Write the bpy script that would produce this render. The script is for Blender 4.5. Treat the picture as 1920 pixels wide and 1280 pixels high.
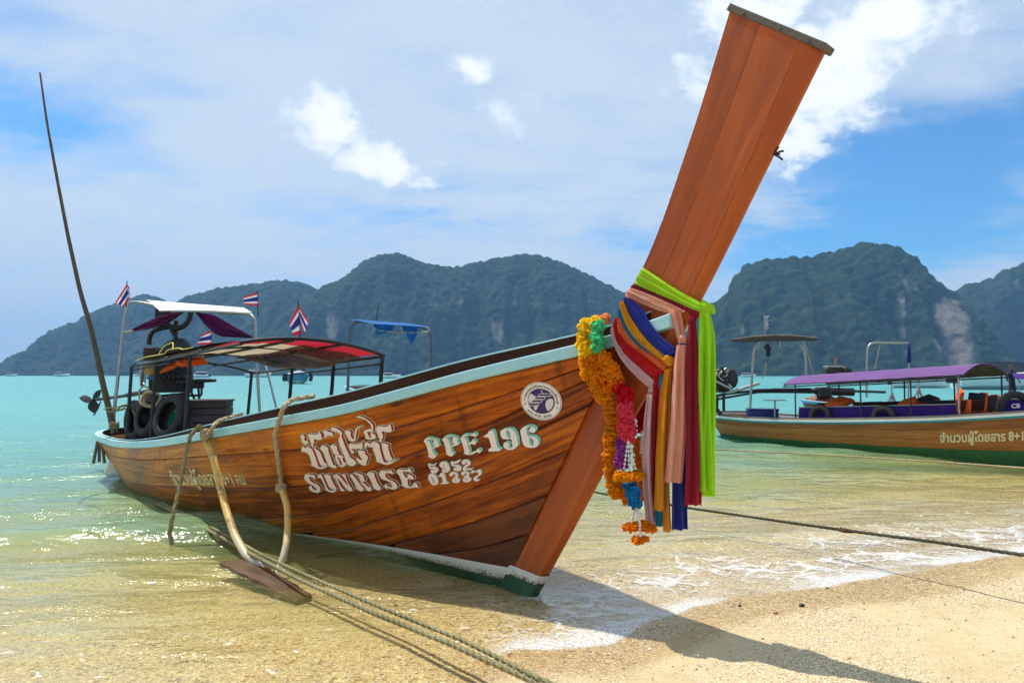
import bpy, bmesh, math, random
import numpy as np
from mathutils import Vector, Matrix, Euler
from mathutils.geometry import tessellate_polygon
from mathutils import noise as mnoise

for o in list(bpy.data.objects): bpy.data.objects.remove(o)
scene = bpy.context.scene
rng = random.Random(7)
nrng = np.random.default_rng(11)

# ------------------------------------------------------------------ camera
IMG_W, FPX, CAM_H, HORIZON = 1920.0, 1387.0, 1.5, 703.0
PITCH = math.atan((HORIZON - 640) / FPX)
cam_data = bpy.data.cameras.new('camera')
cam_data.sensor_width = 36.0
cam_data.lens = 36.0 * FPX / IMG_W
cam_data.clip_start, cam_data.clip_end = 0.05, 20000
cam = bpy.data.objects.new('camera', cam_data)
scene.collection.objects.link(cam)
cam.location = (0, 0, CAM_H)
cam.rotation_euler = (math.pi / 2 + PITCH, 0, 0)
scene.camera = cam

# ------------------------------------------------------------------ light
SUN_AZ, SUN_EL = math.radians(42), math.radians(62)      # azimuth is left of the view direction
sun_dir = Vector((-math.sin(SUN_AZ) * math.cos(SUN_EL), math.cos(SUN_AZ) * math.cos(SUN_EL), math.sin(SUN_EL)))
sun_data = bpy.data.lights.new('sun', 'SUN')
sun_data.energy, sun_data.angle, sun_data.color = 4.2, math.radians(0.53), (1.0, 0.95, 0.87)
sun = bpy.data.objects.new('sun', sun_data)
scene.collection.objects.link(sun)
sun.rotation_euler = sun_dir.to_track_quat('Z', 'Y').to_euler()

scene.view_settings.view_transform = 'Standard'
scene.view_settings.look = 'None'
scene.view_settings.exposure = 0.30
scene.view_settings.gamma = 1.0
scene.view_settings.use_curve_mapping = False
scene.render.engine = 'CYCLES'
cy = scene.cycles
cy.use_denoising = True
try: cy.denoiser = 'OPENIMAGEDENOISE'
except Exception: pass
try: cy.denoising_prefilter, cy.denoising_quality = 'FAST', 'BALANCED'
except Exception: pass
cy.use_adaptive_sampling, cy.adaptive_threshold, cy.adaptive_min_samples = True, 0.02, 12
cy.max_bounces, cy.diffuse_bounces, cy.glossy_bounces, cy.transmission_bounces = 6, 3, 2, 2
cy.volume_bounces, cy.transparent_max_bounces = 0, 16
cy.sample_clamp_indirect = 6.0
cy.caustics_reflective = cy.caustics_refractive = False

# ------------------------------------------------------------------ node helpers
class Tree:
    def __init__(self, nt):
        self.nt = nt; nt.nodes.clear()
    def n(self, typ, ins=None, **props):
        nd = self.nt.nodes.new(typ)
        for k, v in props.items(): setattr(nd, k, v)
        for k, v in (ins or {}).items(): self.put(nd.inputs[k], v)
        return nd
    def put(self, sock, v):
        if isinstance(v, bpy.types.NodeSocket): self.nt.links.new(v, sock)
        elif v is not None:
            if isinstance(v, (tuple, list)) and len(v) == 3 and sock.type == 'RGBA': v = (*v, 1.0)
            sock.default_value = v
    def m(self, op, a, b=None, c=None, clamp=False):
        nd = self.n('ShaderNodeMath', operation=op, use_clamp=clamp)
        for i, x in enumerate((a, b, c)):
            if x is not None: self.put(nd.inputs[i], x)
        return nd.outputs[0]
    def add(self, a, b): return self.m('ADD', a, b)
    def sub(self, a, b): return self.m('SUBTRACT', a, b)
    def mul(self, a, b): return self.m('MULTIPLY', a, b)
    def sstep(self, x, lo, hi):
        nd = self.n('ShaderNodeMapRange', {0: x, 1: lo, 2: hi, 3: 0.0, 4: 1.0}, interpolation_type='SMOOTHSTEP')
        return nd.outputs[0]
    def lin(self, x, lo, hi, a=0.0, b=1.0):
        return self.n('ShaderNodeMapRange', {0: x, 1: lo, 2: hi, 3: a, 4: b}).outputs[0]
    def mix(self, f, a, b, blend='MIX'):
        nd = self.n('ShaderNodeMix', data_type='RGBA', blend_type=blend)
        self.put(nd.inputs[0], f); self.put(nd.inputs[6], a); self.put(nd.inputs[7], b)
        return nd.outputs[2]
    def vec(self, x, y, z):
        return self.n('ShaderNodeCombineXYZ', {0: x, 1: y, 2: z}).outputs[0]
    def sep(self, v):
        return self.n('ShaderNodeSeparateXYZ', {0: v}).outputs
    def noise(self, vec, scale=1.0, detail=4.0, rough=0.5, dist=0.0, dim='3D'):
        nd = self.n('ShaderNodeTexNoise', noise_dimensions=dim)
        if vec is not None: self.put(nd.inputs['Vector'], vec)
        nd.inputs['Scale'].default_value = scale; nd.inputs['Detail'].default_value = detail
        nd.inputs['Roughness'].default_value = rough; nd.inputs['Distortion'].default_value = dist
        return nd
    def voro(self, vec, scale=1.0, feature='F1', rnd=1.0):
        nd = self.n('ShaderNodeTexVoronoi', feature=feature)
        if vec is not None: self.put(nd.inputs['Vector'], vec)
        nd.inputs['Scale'].default_value = scale; nd.inputs['Randomness'].default_value = rnd
        return nd
    def scale(self, vec, sx, sy, sz):
        return self.n('ShaderNodeMapping', {'Vector': vec, 'Scale': (sx, sy, sz)}).outputs[0]
    def ramp(self, fac, stops, interp='LINEAR'):
        nd = self.n('ShaderNodeValToRGB', {0: fac})
        cr = nd.color_ramp; cr.interpolation = interp
        while len(cr.elements) < len(stops): cr.elements.new(0.5)
        for e, (p, c) in zip(cr.elements, stops):
            e.position = p; e.color = (*c, 1.0) if len(c) == 3 else c
        return nd.outputs[0]
    def attr(self, name): return self.n('ShaderNodeAttribute', attribute_name=name)
    def bump(self, height, strength=0.3, distance=0.01, normal=None):
        nd = self.n('ShaderNodeBump', {'Height': height})
        self.put(nd.inputs['Strength'], strength); nd.inputs['Distance'].default_value = distance
        if normal is not None: self.put(nd.inputs['Normal'], normal)
        return nd.outputs[0]

# ------------------------------------------------------------------ sky
world = bpy.data.worlds.new('World'); scene.world = world; world.use_nodes = True
world.cycles.sampling_method = 'MANUAL'; world.cycles.sample_map_resolution = 256
def build_sky():
    T = Tree(world.node_tree)
    sky = T.n('ShaderNodeTexSky', sky_type='NISHITA', sun_disc=False, sun_elevation=SUN_EL, sun_rotation=-SUN_AZ,
              altitude=0.0, air_density=1.0, dust_density=0.6, ozone_density=2.0)
    d = T.n('ShaderNodeTexCoord').outputs['Generated']
    x, y, z = T.sep(T.n('ShaderNodeVectorMath', {0: d}, operation='NORMALIZE').outputs[0])
    az = T.m('ARCTAN2', x, y)                      # 0 straight ahead, positive right
    el = T.m('ARCSINE', z)
    azd, eld = T.mul(az, 57.2958), T.mul(el, 57.2958)
    # a flat layer at height: perspective-correct streaks of thin cloud
    zz = T.m('MAXIMUM', z, 0.03)
    px, py = T.m('DIVIDE', x, T.add(zz, 0.12)), T.m('DIVIDE', y, T.add(zz, 0.12))
    flat = T.vec(px, py, 0.0)
    veil = T.noise(T.scale(flat, 0.55, 0.9, 1.0), 1.0, 5.0, 0.58, 0.5).outputs[0]
    veil2 = T.noise(T.scale(flat, 2.2, 3.4, 1.0), 1.3, 4.0, 0.58, 0.35).outputs[0]
    wcol = T.sep(T.noise(T.vec(T.mul(azd, .22), T.mul(eld, .30), 3.0), 1.0, 3.0, 0.6).outputs['Color'])
    azw, elw = T.add(azd, T.mul(T.sub(wcol[0], .5), 6.0)), T.add(eld, T.mul(T.sub(wcol[1], .5), 3.6))
    def blob(a0, e0, ra, re):
        u = T.m('DIVIDE', T.sub(azw, a0), ra); v = T.m('DIVIDE', T.sub(elw, e0), re)
        return T.m('EXPONENT', T.mul(T.add(T.mul(u, u), T.mul(v, v)), -1.0))
    # openings of clear blue and thicker parts of the veil
    clear = None
    for b, w in (((29.5, 13.5, 9.0, 4.0), 0.50), ((-34, 16.5, 7, 2.4), 0.30), ((13.5, 10.5, 13, 1.1), 0.24), ((-8, 12.0, 9, 0.9), 0.20), ((33, 8, 9, 2.0), 0.26),
                 ((21, 8.5, 8, 2.0), 0.22), ((7, 28, 10, 3.0), 0.12), ((-36, 23, 6, 2), 0.14), ((52, 18, 12, 5), 0.4), ((-60, 20, 12, 5), 0.4), ((25, 27.5, 3.5, 1.6), 0.16)):
        t = T.mul(blob(*b), w); clear = t if clear is None else T.add(clear, t)
    v = T.add(T.add(T.mul(veil, 0.80), T.mul(veil2, 0.45)), 0.15)
    v = T.sub(v, clear)
    v_f = T.mul(T.sstep(v, 0.34, 0.84), 0.95)
    # cumulus
    angv = T.vec(azd, eld, 0.0)
    wob = T.noise(T.scale(angv, 0.17, 0.24, 1), 1.0, 5.0, 0.62, 0.3).outputs[0]
    wob2 = T.noise(T.scale(angv, 0.45, 0.6, 1), 1.0, 4.0, 0.6, 0.0).outputs[0]
    cum = None
    for b, w in (((-14.4, 18.8, 3.4, 2.6), 0.90), ((-10.2, 16.0, 4.2, 2.0), 0.86), ((-7.2, 14.4, 2.4, 1.0), 0.6), ((-2.6, 22.6, 3.2, 1.8), 0.74), ((-1.0, 19.4, 2.4, 3.0), 0.55), ((2.2, 20.8, 2.6, 1.3), 0.5),
                 ((18.5, 25.0, 5.6, 3.2), 0.78), ((23.8, 20.8, 5.6, 4.6), 0.95), ((21.2, 16.4, 4.2, 2.2), 0.75), ((27.8, 23.4, 4.2, 2.8), 0.85), ((14.5, 22.0, 4.0, 3.0), 0.50), ((10.5, 14.6, 3.4, 1.2), 0.32),
                 ((25, 9.8, 5.5, 0.8), 0.40), ((-62, 22, 9, 5), 0.7), ((60, 24, 9, 5), 0.7)):
        t = T.mul(blob(*b), w); cum = t if cum is None else T.m('MAXIMUM', cum, t)
    cfield = T.add(T.add(T.mul(cum, 1.14), T.mul(T.sub(wob, 0.5), 1.3)), T.mul(T.sub(wob2, 0.5), 0.9))
    cmask = T.sstep(cfield, 0.36, 0.70)
    core = T.sstep(cfield, 0.42, 0.95)
    sky_rgb = T.mix(1.0, sky.outputs[0], (0.47, 0.93, 1.26), 'MULTIPLY')
    low = T.sstep(eld, 14.0, 0.0)
    veil_rgb = T.mix(low, (5.4, 6.35, 7.4), (4.9, 5.75, 6.9))
    c1 = T.mix(v_f, sky_rgb, veil_rgb)
    cloud_rgb = T.mix(core, (5.8, 6.9, 8.1), (9.0, 9.3, 9.6))
    c2 = T.mix(T.mul(cmask, 0.92), c1, cloud_rgb)
    bg = T.n('ShaderNodeBackground', {0: c2, 1: 0.1})
    out = T.n('ShaderNodeOutputWorld', {0: bg.outputs[0]})
build_sky()

# ------------------------------------------------------------------ mesh helpers
MATS = {}
def mat(name, build):
    if name not in MATS:
        m = bpy.data.materials.new(name); m.use_nodes = True
        T = Tree(m.node_tree)
        sh = build(T)
        T.n('ShaderNodeOutputMaterial', {0: sh})
        MATS[name] = m
    return MATS[name]
def principled(T, color, rough=0.5, metal=0.0, spec=0.5, normal=None, **kw):
    ins = {'Base Color': color, 'Roughness': rough, 'Metallic': metal, 'Specular IOR Level': spec}
    if normal is not None: ins['Normal'] = normal
    ins.update(kw)
    return T.n('ShaderNodeBsdfPrincipled', ins).outputs[0]

class MB:
    """collects vertices and faces for one mesh; puv is a per-vertex (along, across, seed) coordinate"""
    def __init__(self):
        self.v = []; self.f = []; self.uv = []
    def vert(self, p, uv=(0, 0, 0)):
        self.v.append((float(p[0]), float(p[1]), float(p[2]))); self.uv.append(uv); return len(self.v) - 1
    def grid(self, P, UV=None, closed_u=False, closed_v=False, flip=False):
        """P: array (nu, nv, 3)"""
        P = np.asarray(P, float); nu, nv = P.shape[:2]; b = len(self.v)
        for i in range(nu):
            for j in range(nv):
                self.vert(P[i, j], tuple(UV[i, j]) if UV is not None else (0, 0, 0))
        for i in range(nu if closed_u else nu - 1):
            for j in range(nv if closed_v else nv - 1):
                a, c = b + i * nv + j, b + ((i + 1) % nu) * nv + j
                d, e = b + ((i + 1) % nu) * nv + (j + 1) % nv, b + i * nv + (j + 1) % nv
                self.f.append((a, e, d, c) if flip else (a, c, d, e))
        return b
    def tube(self, pts, r, sides=8, cap=True, lobes=0, depth=0.15, pitch=0.08, closed=False, seed=0.0):
        pts = [Vector(p) for p in pts]; n = len(pts)
        rr = r if isinstance(r, (list, tuple, np.ndarray)) else [r] * n
        tang = []
        for i in range(n):
            a, b = pts[(i - 1) % n] if (closed or i) else pts[0], pts[(i + 1) % n] if (closed or i < n - 1) else pts[-1]
            t = (b - a); tang.append(t.normalized() if t.length > 1e-9 else Vector((0, 0, 1)))
        ref = Vector((0, 0, 1)) if abs(tang[0].z) < 0.9 else Vector((1, 0, 0))
        nrm = (ref - tang[0] * ref.dot(tang[0])).normalized()
        base = len(self.v); L = 0.0
        for i in range(n):
            if i:
                L += (pts[i] - pts[i - 1]).length
                nrm = (nrm - tang[i] * nrm.dot(tang[i]))
                nrm = nrm.normalized() if nrm.length > 1e-6 else tang[i].orthogonal().normalized()
            bi = tang[i].cross(nrm)
            for k in range(sides):
                a = 2 * math.pi * k / sides; q = rr[i]
                if lobes: q *= 1 + depth * math.cos(lobes * a - 2 * math.pi * L / pitch)
                p = pts[i] + (nrm * math.cos(a) + bi * math.sin(a)) * q
                self.vert(p, (L, a * rr[i], seed))
        for i in range(n if closed else n - 1):
            for k in range(sides):
                i2 = (i + 1) % n
                self.f.append((base + i * sides + k, base + i * sides + (k + 1) % sides, base + i2 * sides + (k + 1) % sides, base + i2 * sides + k))
        if cap and not closed:
            self.f.append(tuple(base + k for k in range(sides))[::-1])
            self.f.append(tuple(base + (n - 1) * sides + k for k in range(sides)))
        return self
    def box(self, c, size, M=None, bev=0.0, seed=0.0):
        """chamfered box with centre c, full size, rotation matrix M (3x3)"""
        M = M or Matrix.Identity(3); c = Vector(c); hx, hy, hz = [s / 2 for s in size]
        b = min(bev, hx * .9, hy * .9, hz * .9)
        if b <= 0:
            base = len(self.v)
            for sx in (-1, 1):
                for sy in (-1, 1):
                    for sz in (-1, 1):
                        q = Vector((sx * hx, sy * hy, sz * hz)); self.vert(c + M @ q, (q.x, q.y + q.z, seed))
            for f in ((0, 1, 3, 2), (4, 6, 7, 5), (0, 4, 5, 1), (2, 3, 7, 6), (0, 2, 6, 4), (1, 5, 7, 3)):
                self.f.append(tuple(base + i for i in f))
            return self
        bm = bmesh.new(); bmesh.ops.create_cube(bm, size=1.0)
        for vv in bm.verts: vv.co = Vector((vv.co.x * 2 * hx, vv.co.y * 2 * hy, vv.co.z * 2 * hz))
        bmesh.ops.bevel(bm, geom=list(bm.edges), offset=b, segments=1, affect='EDGES', profile=0.5)
        self.from_bm(bm, c, M, seed); bm.free(); return self
    def from_bm(self, bm, c=(0, 0, 0), M=None, seed=0.0):
        M = M or Matrix.Identity(3); c = Vector(c); base = len(self.v)
        bm.verts.index_update()
        for vv in bm.verts: self.vert(c + M @ vv.co, (vv.co.x, vv.co.y + vv.co.z, seed))
        for ff in bm.faces: self.f.append(tuple(base + q.index for q in ff.verts))
        return self
    def lathe(self, c, axis, prof, sides=16, ref=None):
        """prof: list of (radius, height along axis)"""
        c, axis = Vector(c), Vector(axis).normalized()
        u = axis.orthogonal().normalized() if ref is None else Vector(ref).normalized(); w = axis.cross(u)
        P = np.array([[c + axis * h + (u * math.cos(2 * math.pi * k / sides) + w * math.sin(2 * math.pi * k / sides)) * r for r, h in prof] for k in range(sides)])
        UV = np.array([[(h, 2 * math.pi * k / sides * r, 0) for r, h in prof] for k in range(sides)])
        self.grid(P, UV, closed_u=True); return self
    def ball(self, c, rx, ry=None, rz=None, seg=10, rings=6, M=None, jitter=0.0):
        ry = ry or rx; rz = rz or rx; M = M or Matrix.Identity(3); c = Vector(c)
        P = []
        for i in range(seg):
            row = []
            for j in range(rings + 1):
                a, t = 2 * math.pi * i / seg, math.pi * j / rings
                k = 1 + (rng.uniform(-jitter, jitter) if jitter and 0 < j < rings else 0)
                row.append(c + M @ Vector((rx * math.sin(t) * math.cos(a) * k, ry * math.sin(t) * math.sin(a) * k, rz * math.cos(t) * k)))
            P.append(row)
        self.grid(np.array(P), None, closed_u=True); return self
    def mesh(self, name, smooth=True, angle=40):
        me = bpy.data.meshes.new(name)
        me.from_pydata(self.v, [], self.f); 
        at = me.attributes.new('puv', 'FLOAT_VECTOR', 'POINT')
        at.data.foreach_set('vector', np.array(self.uv, dtype=np.float32).ravel())
        me.validate(verbose=False)
        if smooth:
            me.shade_smooth()
            try: me.set_sharp_from_angle(angle=math.radians(angle))
            except Exception: pass
        me.update(); return me
    def build(self, name, material, parent=None, smooth=True, angle=40, fixn=True):
        me = self.mesh(name, smooth, angle)
        if fixn:
            bm = bmesh.new(); bm.from_mesh(me); bmesh.ops.recalc_face_normals(bm, faces=bm.faces); bm.to_mesh(me); bm.free()
        me.materials.append(material)
        return link(bpy.data.objects.new(name, me), parent)
def link(o, parent=None):
    scene.collection.objects.link(o)
    if parent is not None:
        o.parent = parent
        o.matrix_parent_inverse = parent.matrix_world.inverted() if parent.type != 'EMPTY' else Matrix.Translation(-parent.location)
    return o
def tag(o, label=None, cat=None, group=None, kind=None):
    if label: o['label'] = label
    if cat: o['category'] = cat
    if group: o['group'] = group
    if kind: o['kind'] = kind
    return o
def thing(name, label, cat, loc=(0, 0, 0), group=None):
    e = bpy.data.objects.new(name, None); e.empty_display_size = 0.1; e.location = loc
    scene.collection.objects.link(e)
    return tag(e, label, cat, group)
def np_mesh(name, V, Fq, attrs=None, smooth=True):
    me = bpy.data.meshes.new(name)
    V = np.ascontiguousarray(V, np.float32); Fq = np.ascontiguousarray(Fq, np.int32)
    me.vertices.add(len(V)); me.vertices.foreach_set('co', V.ravel())
    me.loops.add(Fq.size); me.loops.foreach_set('vertex_index', Fq.ravel())
    me.polygons.add(len(Fq)); me.polygons.foreach_set('loop_start', np.arange(0, Fq.size, Fq.shape[1], dtype=np.int32))
    me.update(calc_edges=True)
    for k, (typ, arr) in (attrs or {}).items():
        a = me.attributes.new(k, typ, 'POINT'); a.data.foreach_set('value' if typ == 'FLOAT' else 'vector', np.ascontiguousarray(arr, np.float32).ravel())
    if smooth: me.shade_smooth()
    return me
def grid_faces(nu, nv):
    i, j = np.meshgrid(np.arange(nu - 1), np.arange(nv - 1), indexing='ij')
    a = (i * nv + j).ravel()
    return np.stack([a, a + nv, a + nv + 1, a + 1], 1)
def hash2(ix, iy, k):
    h = (ix.astype(np.int64) * 374761393 + iy.astype(np.int64) * 668265263 + k * 1442695041) & 0x7fffffff
    h = ((h ^ (h >> 13)) * 1274126177) & 0x7fffffff
    return ((h ^ (h >> 16)) & 0xffffff) / float(0xffffff)
def vnoise(x, y, k=0):
    ix, iy = np.floor(x), np.floor(y); fx, fy = x - ix, y - iy
    fx, fy = fx * fx * (3 - 2 * fx), fy * fy * (3 - 2 * fy)
    a, b = hash2(ix, iy, k), hash2(ix + 1, iy, k); c, d = hash2(ix, iy + 1, k), hash2(ix + 1, iy + 1, k)
    return (a * (1 - fx) + b * fx) * (1 - fy) + (c * (1 - fx) + d * fx) * fy
def fbm(x, y, k=0, oct=5, gain=0.5):
    s, a, t = 0, 1.0, 0
    for i in range(oct):
        s = s + a * vnoise(x * 2 ** i + 17.3 * i, y * 2 ** i - 9.1 * i, k + i); t += a; a *= gain
    return s / t
def domes(x, y, k=0):
    """jittered cells of rounded crowns: height 0..1 and a random number per crown"""
    ix, iy = np.floor(x), np.floor(y); best = np.full(x.shape, -9.0); rid = np.zeros(x.shape)
    for dx in (-1, 0, 1):
        for dy in (-1, 0, 1):
            cx, cy_ = ix + dx, iy + dy
            px, py = cx + 0.15 + 0.7 * hash2(cx, cy_, k), cy_ + 0.15 + 0.7 * hash2(cx, cy_, k + 1)
            r = 0.5 + 0.45 * hash2(cx, cy_, k + 2)
            h = r * (1 - ((x - px) ** 2 + (y - py) ** 2) / (r * r))
            m = h > best; best = np.where(m, h, best); rid = np.where(m, hash2(cx, cy_, k + 3), rid)
    return np.maximum(best, 0), rid

# ------------------------------------------------------------------ shore, sea bed and water
SHX = np.array([-400, -60, -8, -4, -2, -1, -.6, -.3, 0, .57, 1.19, 1.71, 2.32, 4.4, 8, 15, 60, 400.])
SHY = np.array([-60, -12, .6, 1.8, 2.4, 2.9, 3.3, 3.75, 4.12, 4.2, 4.85, 5.15, 5.38, 6.35, 8, 11, 30, 160.])
BD = np.array([-200, -60, -8, -4, -1, 0, .5, 1, 2, 4, 8, 15, 30, 60, 140, 6000.])
BZ = np.array([3.0, 1.6, .42, .22, .05, 0, -.006, -.015, -.048, -.17, -.48, -1.05, -2.3, -4.2, -8, -12])
def shore_dist(x, y):
    d = (y - np.interp(x, SHX, SHY)) * 0.88
    near = np.exp(-np.maximum(d, -2) ** 2 / 8)
    return d + near * (0.16 * (fbm(x * 1.1 + 3, y * 1.1, 41, 3) - .5) + 0.07 * (fbm(x * 4.0, y * 4.0, 45, 2) - .5))
def bed_z(x, y): return np.interp(shore_dist(x, y), BD, BZ)

def sand_material(T):
    p = T.n('ShaderNodeTexCoord').outputs['Object']
    wet = T.attr('wet').outputs['Fac']
    big = T.noise(p, 1.1, 5, .6).outputs[0]
    mid = T.noise(p, 9.0, 5, .65).outputs[0]
    col = T.ramp(T.add(T.mul(big, .5), T.mul(mid, .5)), [(.3, (.42, .32, .165)), (.5, (.52, .415, .235)), (.72, (.60, .49, .30))])
    coarse = T.sstep(T.add(T.noise(p, .9, 3, .5).outputs[0], T.mul(wet, .20)), .44, .62)
    g1 = T.voro(p, 150.0); g2 = T.voro(p, 62.0)
    rnd1, rnd2 = T.sep(g1.outputs['Color'])[0], T.sep(g2.outputs['Color'])[1]
    grain = T.ramp(rnd1, [(0.0, (.07, .045, .025)), (.18, (.30, .19, .08)), (.45, (.51, .40, .22)), (.8, (.63, .52, .33)), (1.0, (.88, .83, .72))])
    col = T.mix(T.lin(coarse, 0, 1, .10, .70), col, grain)
    shell = T.mul(T.sstep(g2.outputs['Distance'], .40, .22), T.m('GREATER_THAN', rnd2, T.lin(coarse, 0, 1, .975, .88)))
    g3 = T.voro(p, 34.0); r3 = T.sep(g3.outputs['Color'])
    peb = T.mul(T.mul(T.sstep(g3.outputs['Distance'], .55, .35), T.m('GREATER_THAN', r3[0], .30)), T.mul(wet, T.sstep(T.noise(p, 1.6, 3, .6).outputs[0], .30, .50)))
    col = T.mix(T.mul(peb, .85), col, T.ramp(r3[1], [(0, (.13, .075, .03)), (.4, (.34, .22, .09)), (.7, (.62, .47, .24)), (1, (.80, .70, .50))]))
    col = T.mix(shell, col, T.mix(T.sep(g2.outputs['Color'])[0], (.84, .76, .60), (.18, .12, .07)))
    col = T.mix(T.mul(wet, .70), col, T.mix(1.0, col, (.98, .87, .62), 'MULTIPLY'))
    col = T.mix(T.mul(T.attr('damp').outputs['Fac'], .85), col, T.mix(1.0, col, (.74, .68, .56), 'MULTIPLY'))
    hgt = T.add(T.mul(mid, .5), T.add(T.mul(T.noise(p, 60, 3, .6).outputs[0], .35), T.mul(T.sub(1.0, g1.outputs['Distance']), .3)))
    nrm = T.bump(hgt, T.lin(coarse, 0, 1, .22, .5), .010)
    rough = T.lin(wet, 0, 1, .95, .42)
    return principled(T, col, rough, 0, T.lin(wet, 0, 1, .15, .45), nrm)
M_SAND = mat('sand', sand_material)

def make_beach():
    ys = np.concatenate([-np.geomspace(2.1, 150, 24)[::-1], np.arange(-2.0, 12, .05), np.geomspace(12, 4200, 90)])
    sx = np.concatenate([-np.geomspace(9, 4200, 60)[::-1], np.arange(-8.95, 9, .06), np.geomspace(9.05, 4200, 60)])
    X, Y = np.meshgrid(sx, ys, indexing='ij')
    d = shore_dist(X, Y)
    z = np.interp(d, BD, BZ)
    nearm = np.exp(-((X / 10) ** 2 + (Y / 12) ** 2))
    z += nearm * (.022 * (fbm(X * 1.7, Y * 1.7, 3, 4) - .5) + .008 * (fbm(X * 9, Y * 9, 5, 3) - .5)) * np.clip(np.abs(d) * 1.4, .25, 1)
    edge = .22 + .5 * (fbm(X * .8, Y * .8, 77, 3) - .5)
    wet = np.clip(1 - np.clip((-d - edge) / .35, 0, 1), 0, 1)
    me = np_mesh('beach', np.stack([X, Y, z], -1).reshape(-1, 3), grid_faces(len(sx), len(ys)), {'wet': ('FLOAT', wet.ravel()), 'damp': ('FLOAT', (np.clip((d + .55 + .5 * (fbm(X * .8, Y * .8, 77, 3) - .5)) / .12, 0, 1) * np.clip((.10 - d) / .15, 0, 1)).ravel())})
    me.materials.append(M_SAND)
    o = link(bpy.data.objects.new('beach', me)); tag(o, 'pale golden shell sand beach sloping under the water', None, None, 'structure')
make_beach()

def water_material(T, near):
    p = T.n('ShaderNodeTexCoord').outputs['Object']
    depth = T.attr('depth').outputs['Fac']; shore = T.attr('shore').outputs['Fac']
    x, y, z = T.sep(p)
    # colour of the suspended sand and plankton, by depth
    patch = T.noise(T.scale(p, .22, .55, 1), 1.0, 3, .6, .4).outputs[0]
    dd = T.add(depth, T.mul(T.mul(T.sub(patch, .5), depth), 1.0))
    col = T.ramp(T.m('POWER', T.m('DIVIDE', dd, 4.4, clamp=True), .5),
                 [(.0, (.56, .50, .14)), (.15, (.45, .51, .16)), (.27, (.30, .48, .24)), (.40, (.13, .38, .29)), (.60, (.08, .31, .29)), (1.0, (.06, .28, .29))])
    dist = T.m('SQRT', T.add(T.mul(x, x), T.mul(y, y)))
    farw = T.sstep(dist, 10, 45)
    n2 = T.noise(T.scale(p, 7, 12, 1), 1.0, 2, .6, .5).outputs[0]
    n1 = T.noise(T.scale(p, 1.5, 3.2, 1), 1.0, 2, .55, .3).outputs[0]
    if near:
        n3 = T.noise(T.scale(p, 30, 42, 1), 1.0, 1, .5).outputs[0]
        chop = T.lin(T.noise(T.scale(p, .7, 1.4, 1), 1.0, 2, .6).outputs[0], .50, .68, .16, 2.3)
        hgt = T.add(T.mul(n1, .065), T.mul(T.add(T.mul(n2, .036), T.mul(n3, .011)), chop))
        hgt = T.mul(hgt, T.lin(T.sstep(shore, .2, 3.4), 0, 1, .22, 1.0))
    else:
        n4 = T.noise(T.scale(p, .25, .8, 1), 1.0, 4, .6, .3).outputs[0]
        hgt = T.add(T.add(T.mul(n1, .055), T.mul(n2, .024)), T.mul(T.mul(n4, .35), farw))
    nrm = T.bump(hgt, 1.0, 1.0)
    fres = T.n('ShaderNodeFresnel', {'IOR': 1.33, 'Normal': nrm}).outputs[0]
    fres = T.m('MINIMUM', fres, T.lin(farw, 0, 1, .50, .26))
    gl = T.n('ShaderNodeBsdfGlossy', {0: (1, 1, 1), 'Roughness': T.lin(farw, 0, 1, .14, .22), 'Normal': nrm})
    df = T.n('ShaderNodeBsdfDiffuse', {0: col, 'Normal': T.bump(hgt, .32, 1.0)})
    if not near:
        return T.n('ShaderNodeMixShader', {0: fres, 1: df.outputs[0], 2: gl.outputs[0]}).outputs[0]
    turb = T.sub(1.0, T.m('EXPONENT', T.mul(dd, -2.4)))
    tint = T.mix(turb, (1, 1, .93), (.88, .95, .60))
    tr = T.n('ShaderNodeBsdfTransparent', {0: tint})
    body = T.n('ShaderNodeMixShader', {0: T.m('MULTIPLY', turb, T.lin(depth, .6, 1.3, .90, 1.0)), 1: tr.outputs[0], 2: df.outputs[0]})
    surf = T.n('ShaderNodeMixShader', {0: fres, 1: body.outputs[0], 2: gl.outputs[0]})
    # foam of the last small wave
    warp = T.n('ShaderNodeVectorMath', {0: p, 1: T.n('ShaderNodeVectorMath', {0: T.noise(p, 2.6, 3, .6).outputs['Color'], 3: .55}, operation='SCALE').outputs[0]}, operation='ADD').outputs[0]
    cell = T.voro(T.scale(warp, 3.4, 5.0, 1), 1.0, 'DISTANCE_TO_EDGE').outputs['Distance']
    cell2 = T.voro(T.scale(warp, 11, 16, 1), 1.0, 'DISTANCE_TO_EDGE').outputs['Distance']
    patches = T.noise(T.scale(p, .9, 1.5, 1), 1.0, 3, .6).outputs[0]
    fband = T.attr('foam').outputs['Fac']
    thr = T.lin(T.mul(fband, T.sstep(patches, .32, .66)), 0, 1, -.03, .115)
    lace = T.sstep(T.sub(cell, thr), .06, -.06)
    lace2 = T.mul(T.sstep(T.sub(cell2, T.mul(thr, .8)), .05, -.05), .55)
    edge = T.mul(T.mul(T.sstep(shore, -.02, .03), T.sstep(shore, .30, .06)), T.mul(T.sstep(patches, .36, .52), T.sstep(fband, 0.0, .5)))
    bub = T.sstep(T.noise(p, 55, 2, .7).outputs[0], .34, .60)
    foam = T.m('MULTIPLY', T.m('MAXIMUM', T.m('MAXIMUM', lace, lace2), edge), T.lin(bub, 0, 1, .35, 1.0), clamp=True)
    foam = T.mul(foam, T.m('GREATER_THAN', fband, .015))
    # scattered foam flecks drifting over the shallows on the left
    fl = T.voro(T.scale(warp, 4.6, 8.5, 1), 1.0); flr = T.sep(fl.outputs['Color'])[0]
    fleck = T.mul(T.mul(T.sstep(fl.outputs['Distance'], .17, .09), T.m('GREATER_THAN', flr, .50)), T.mul(T.sstep(shore, 2.2, 1.0), .85))
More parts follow.
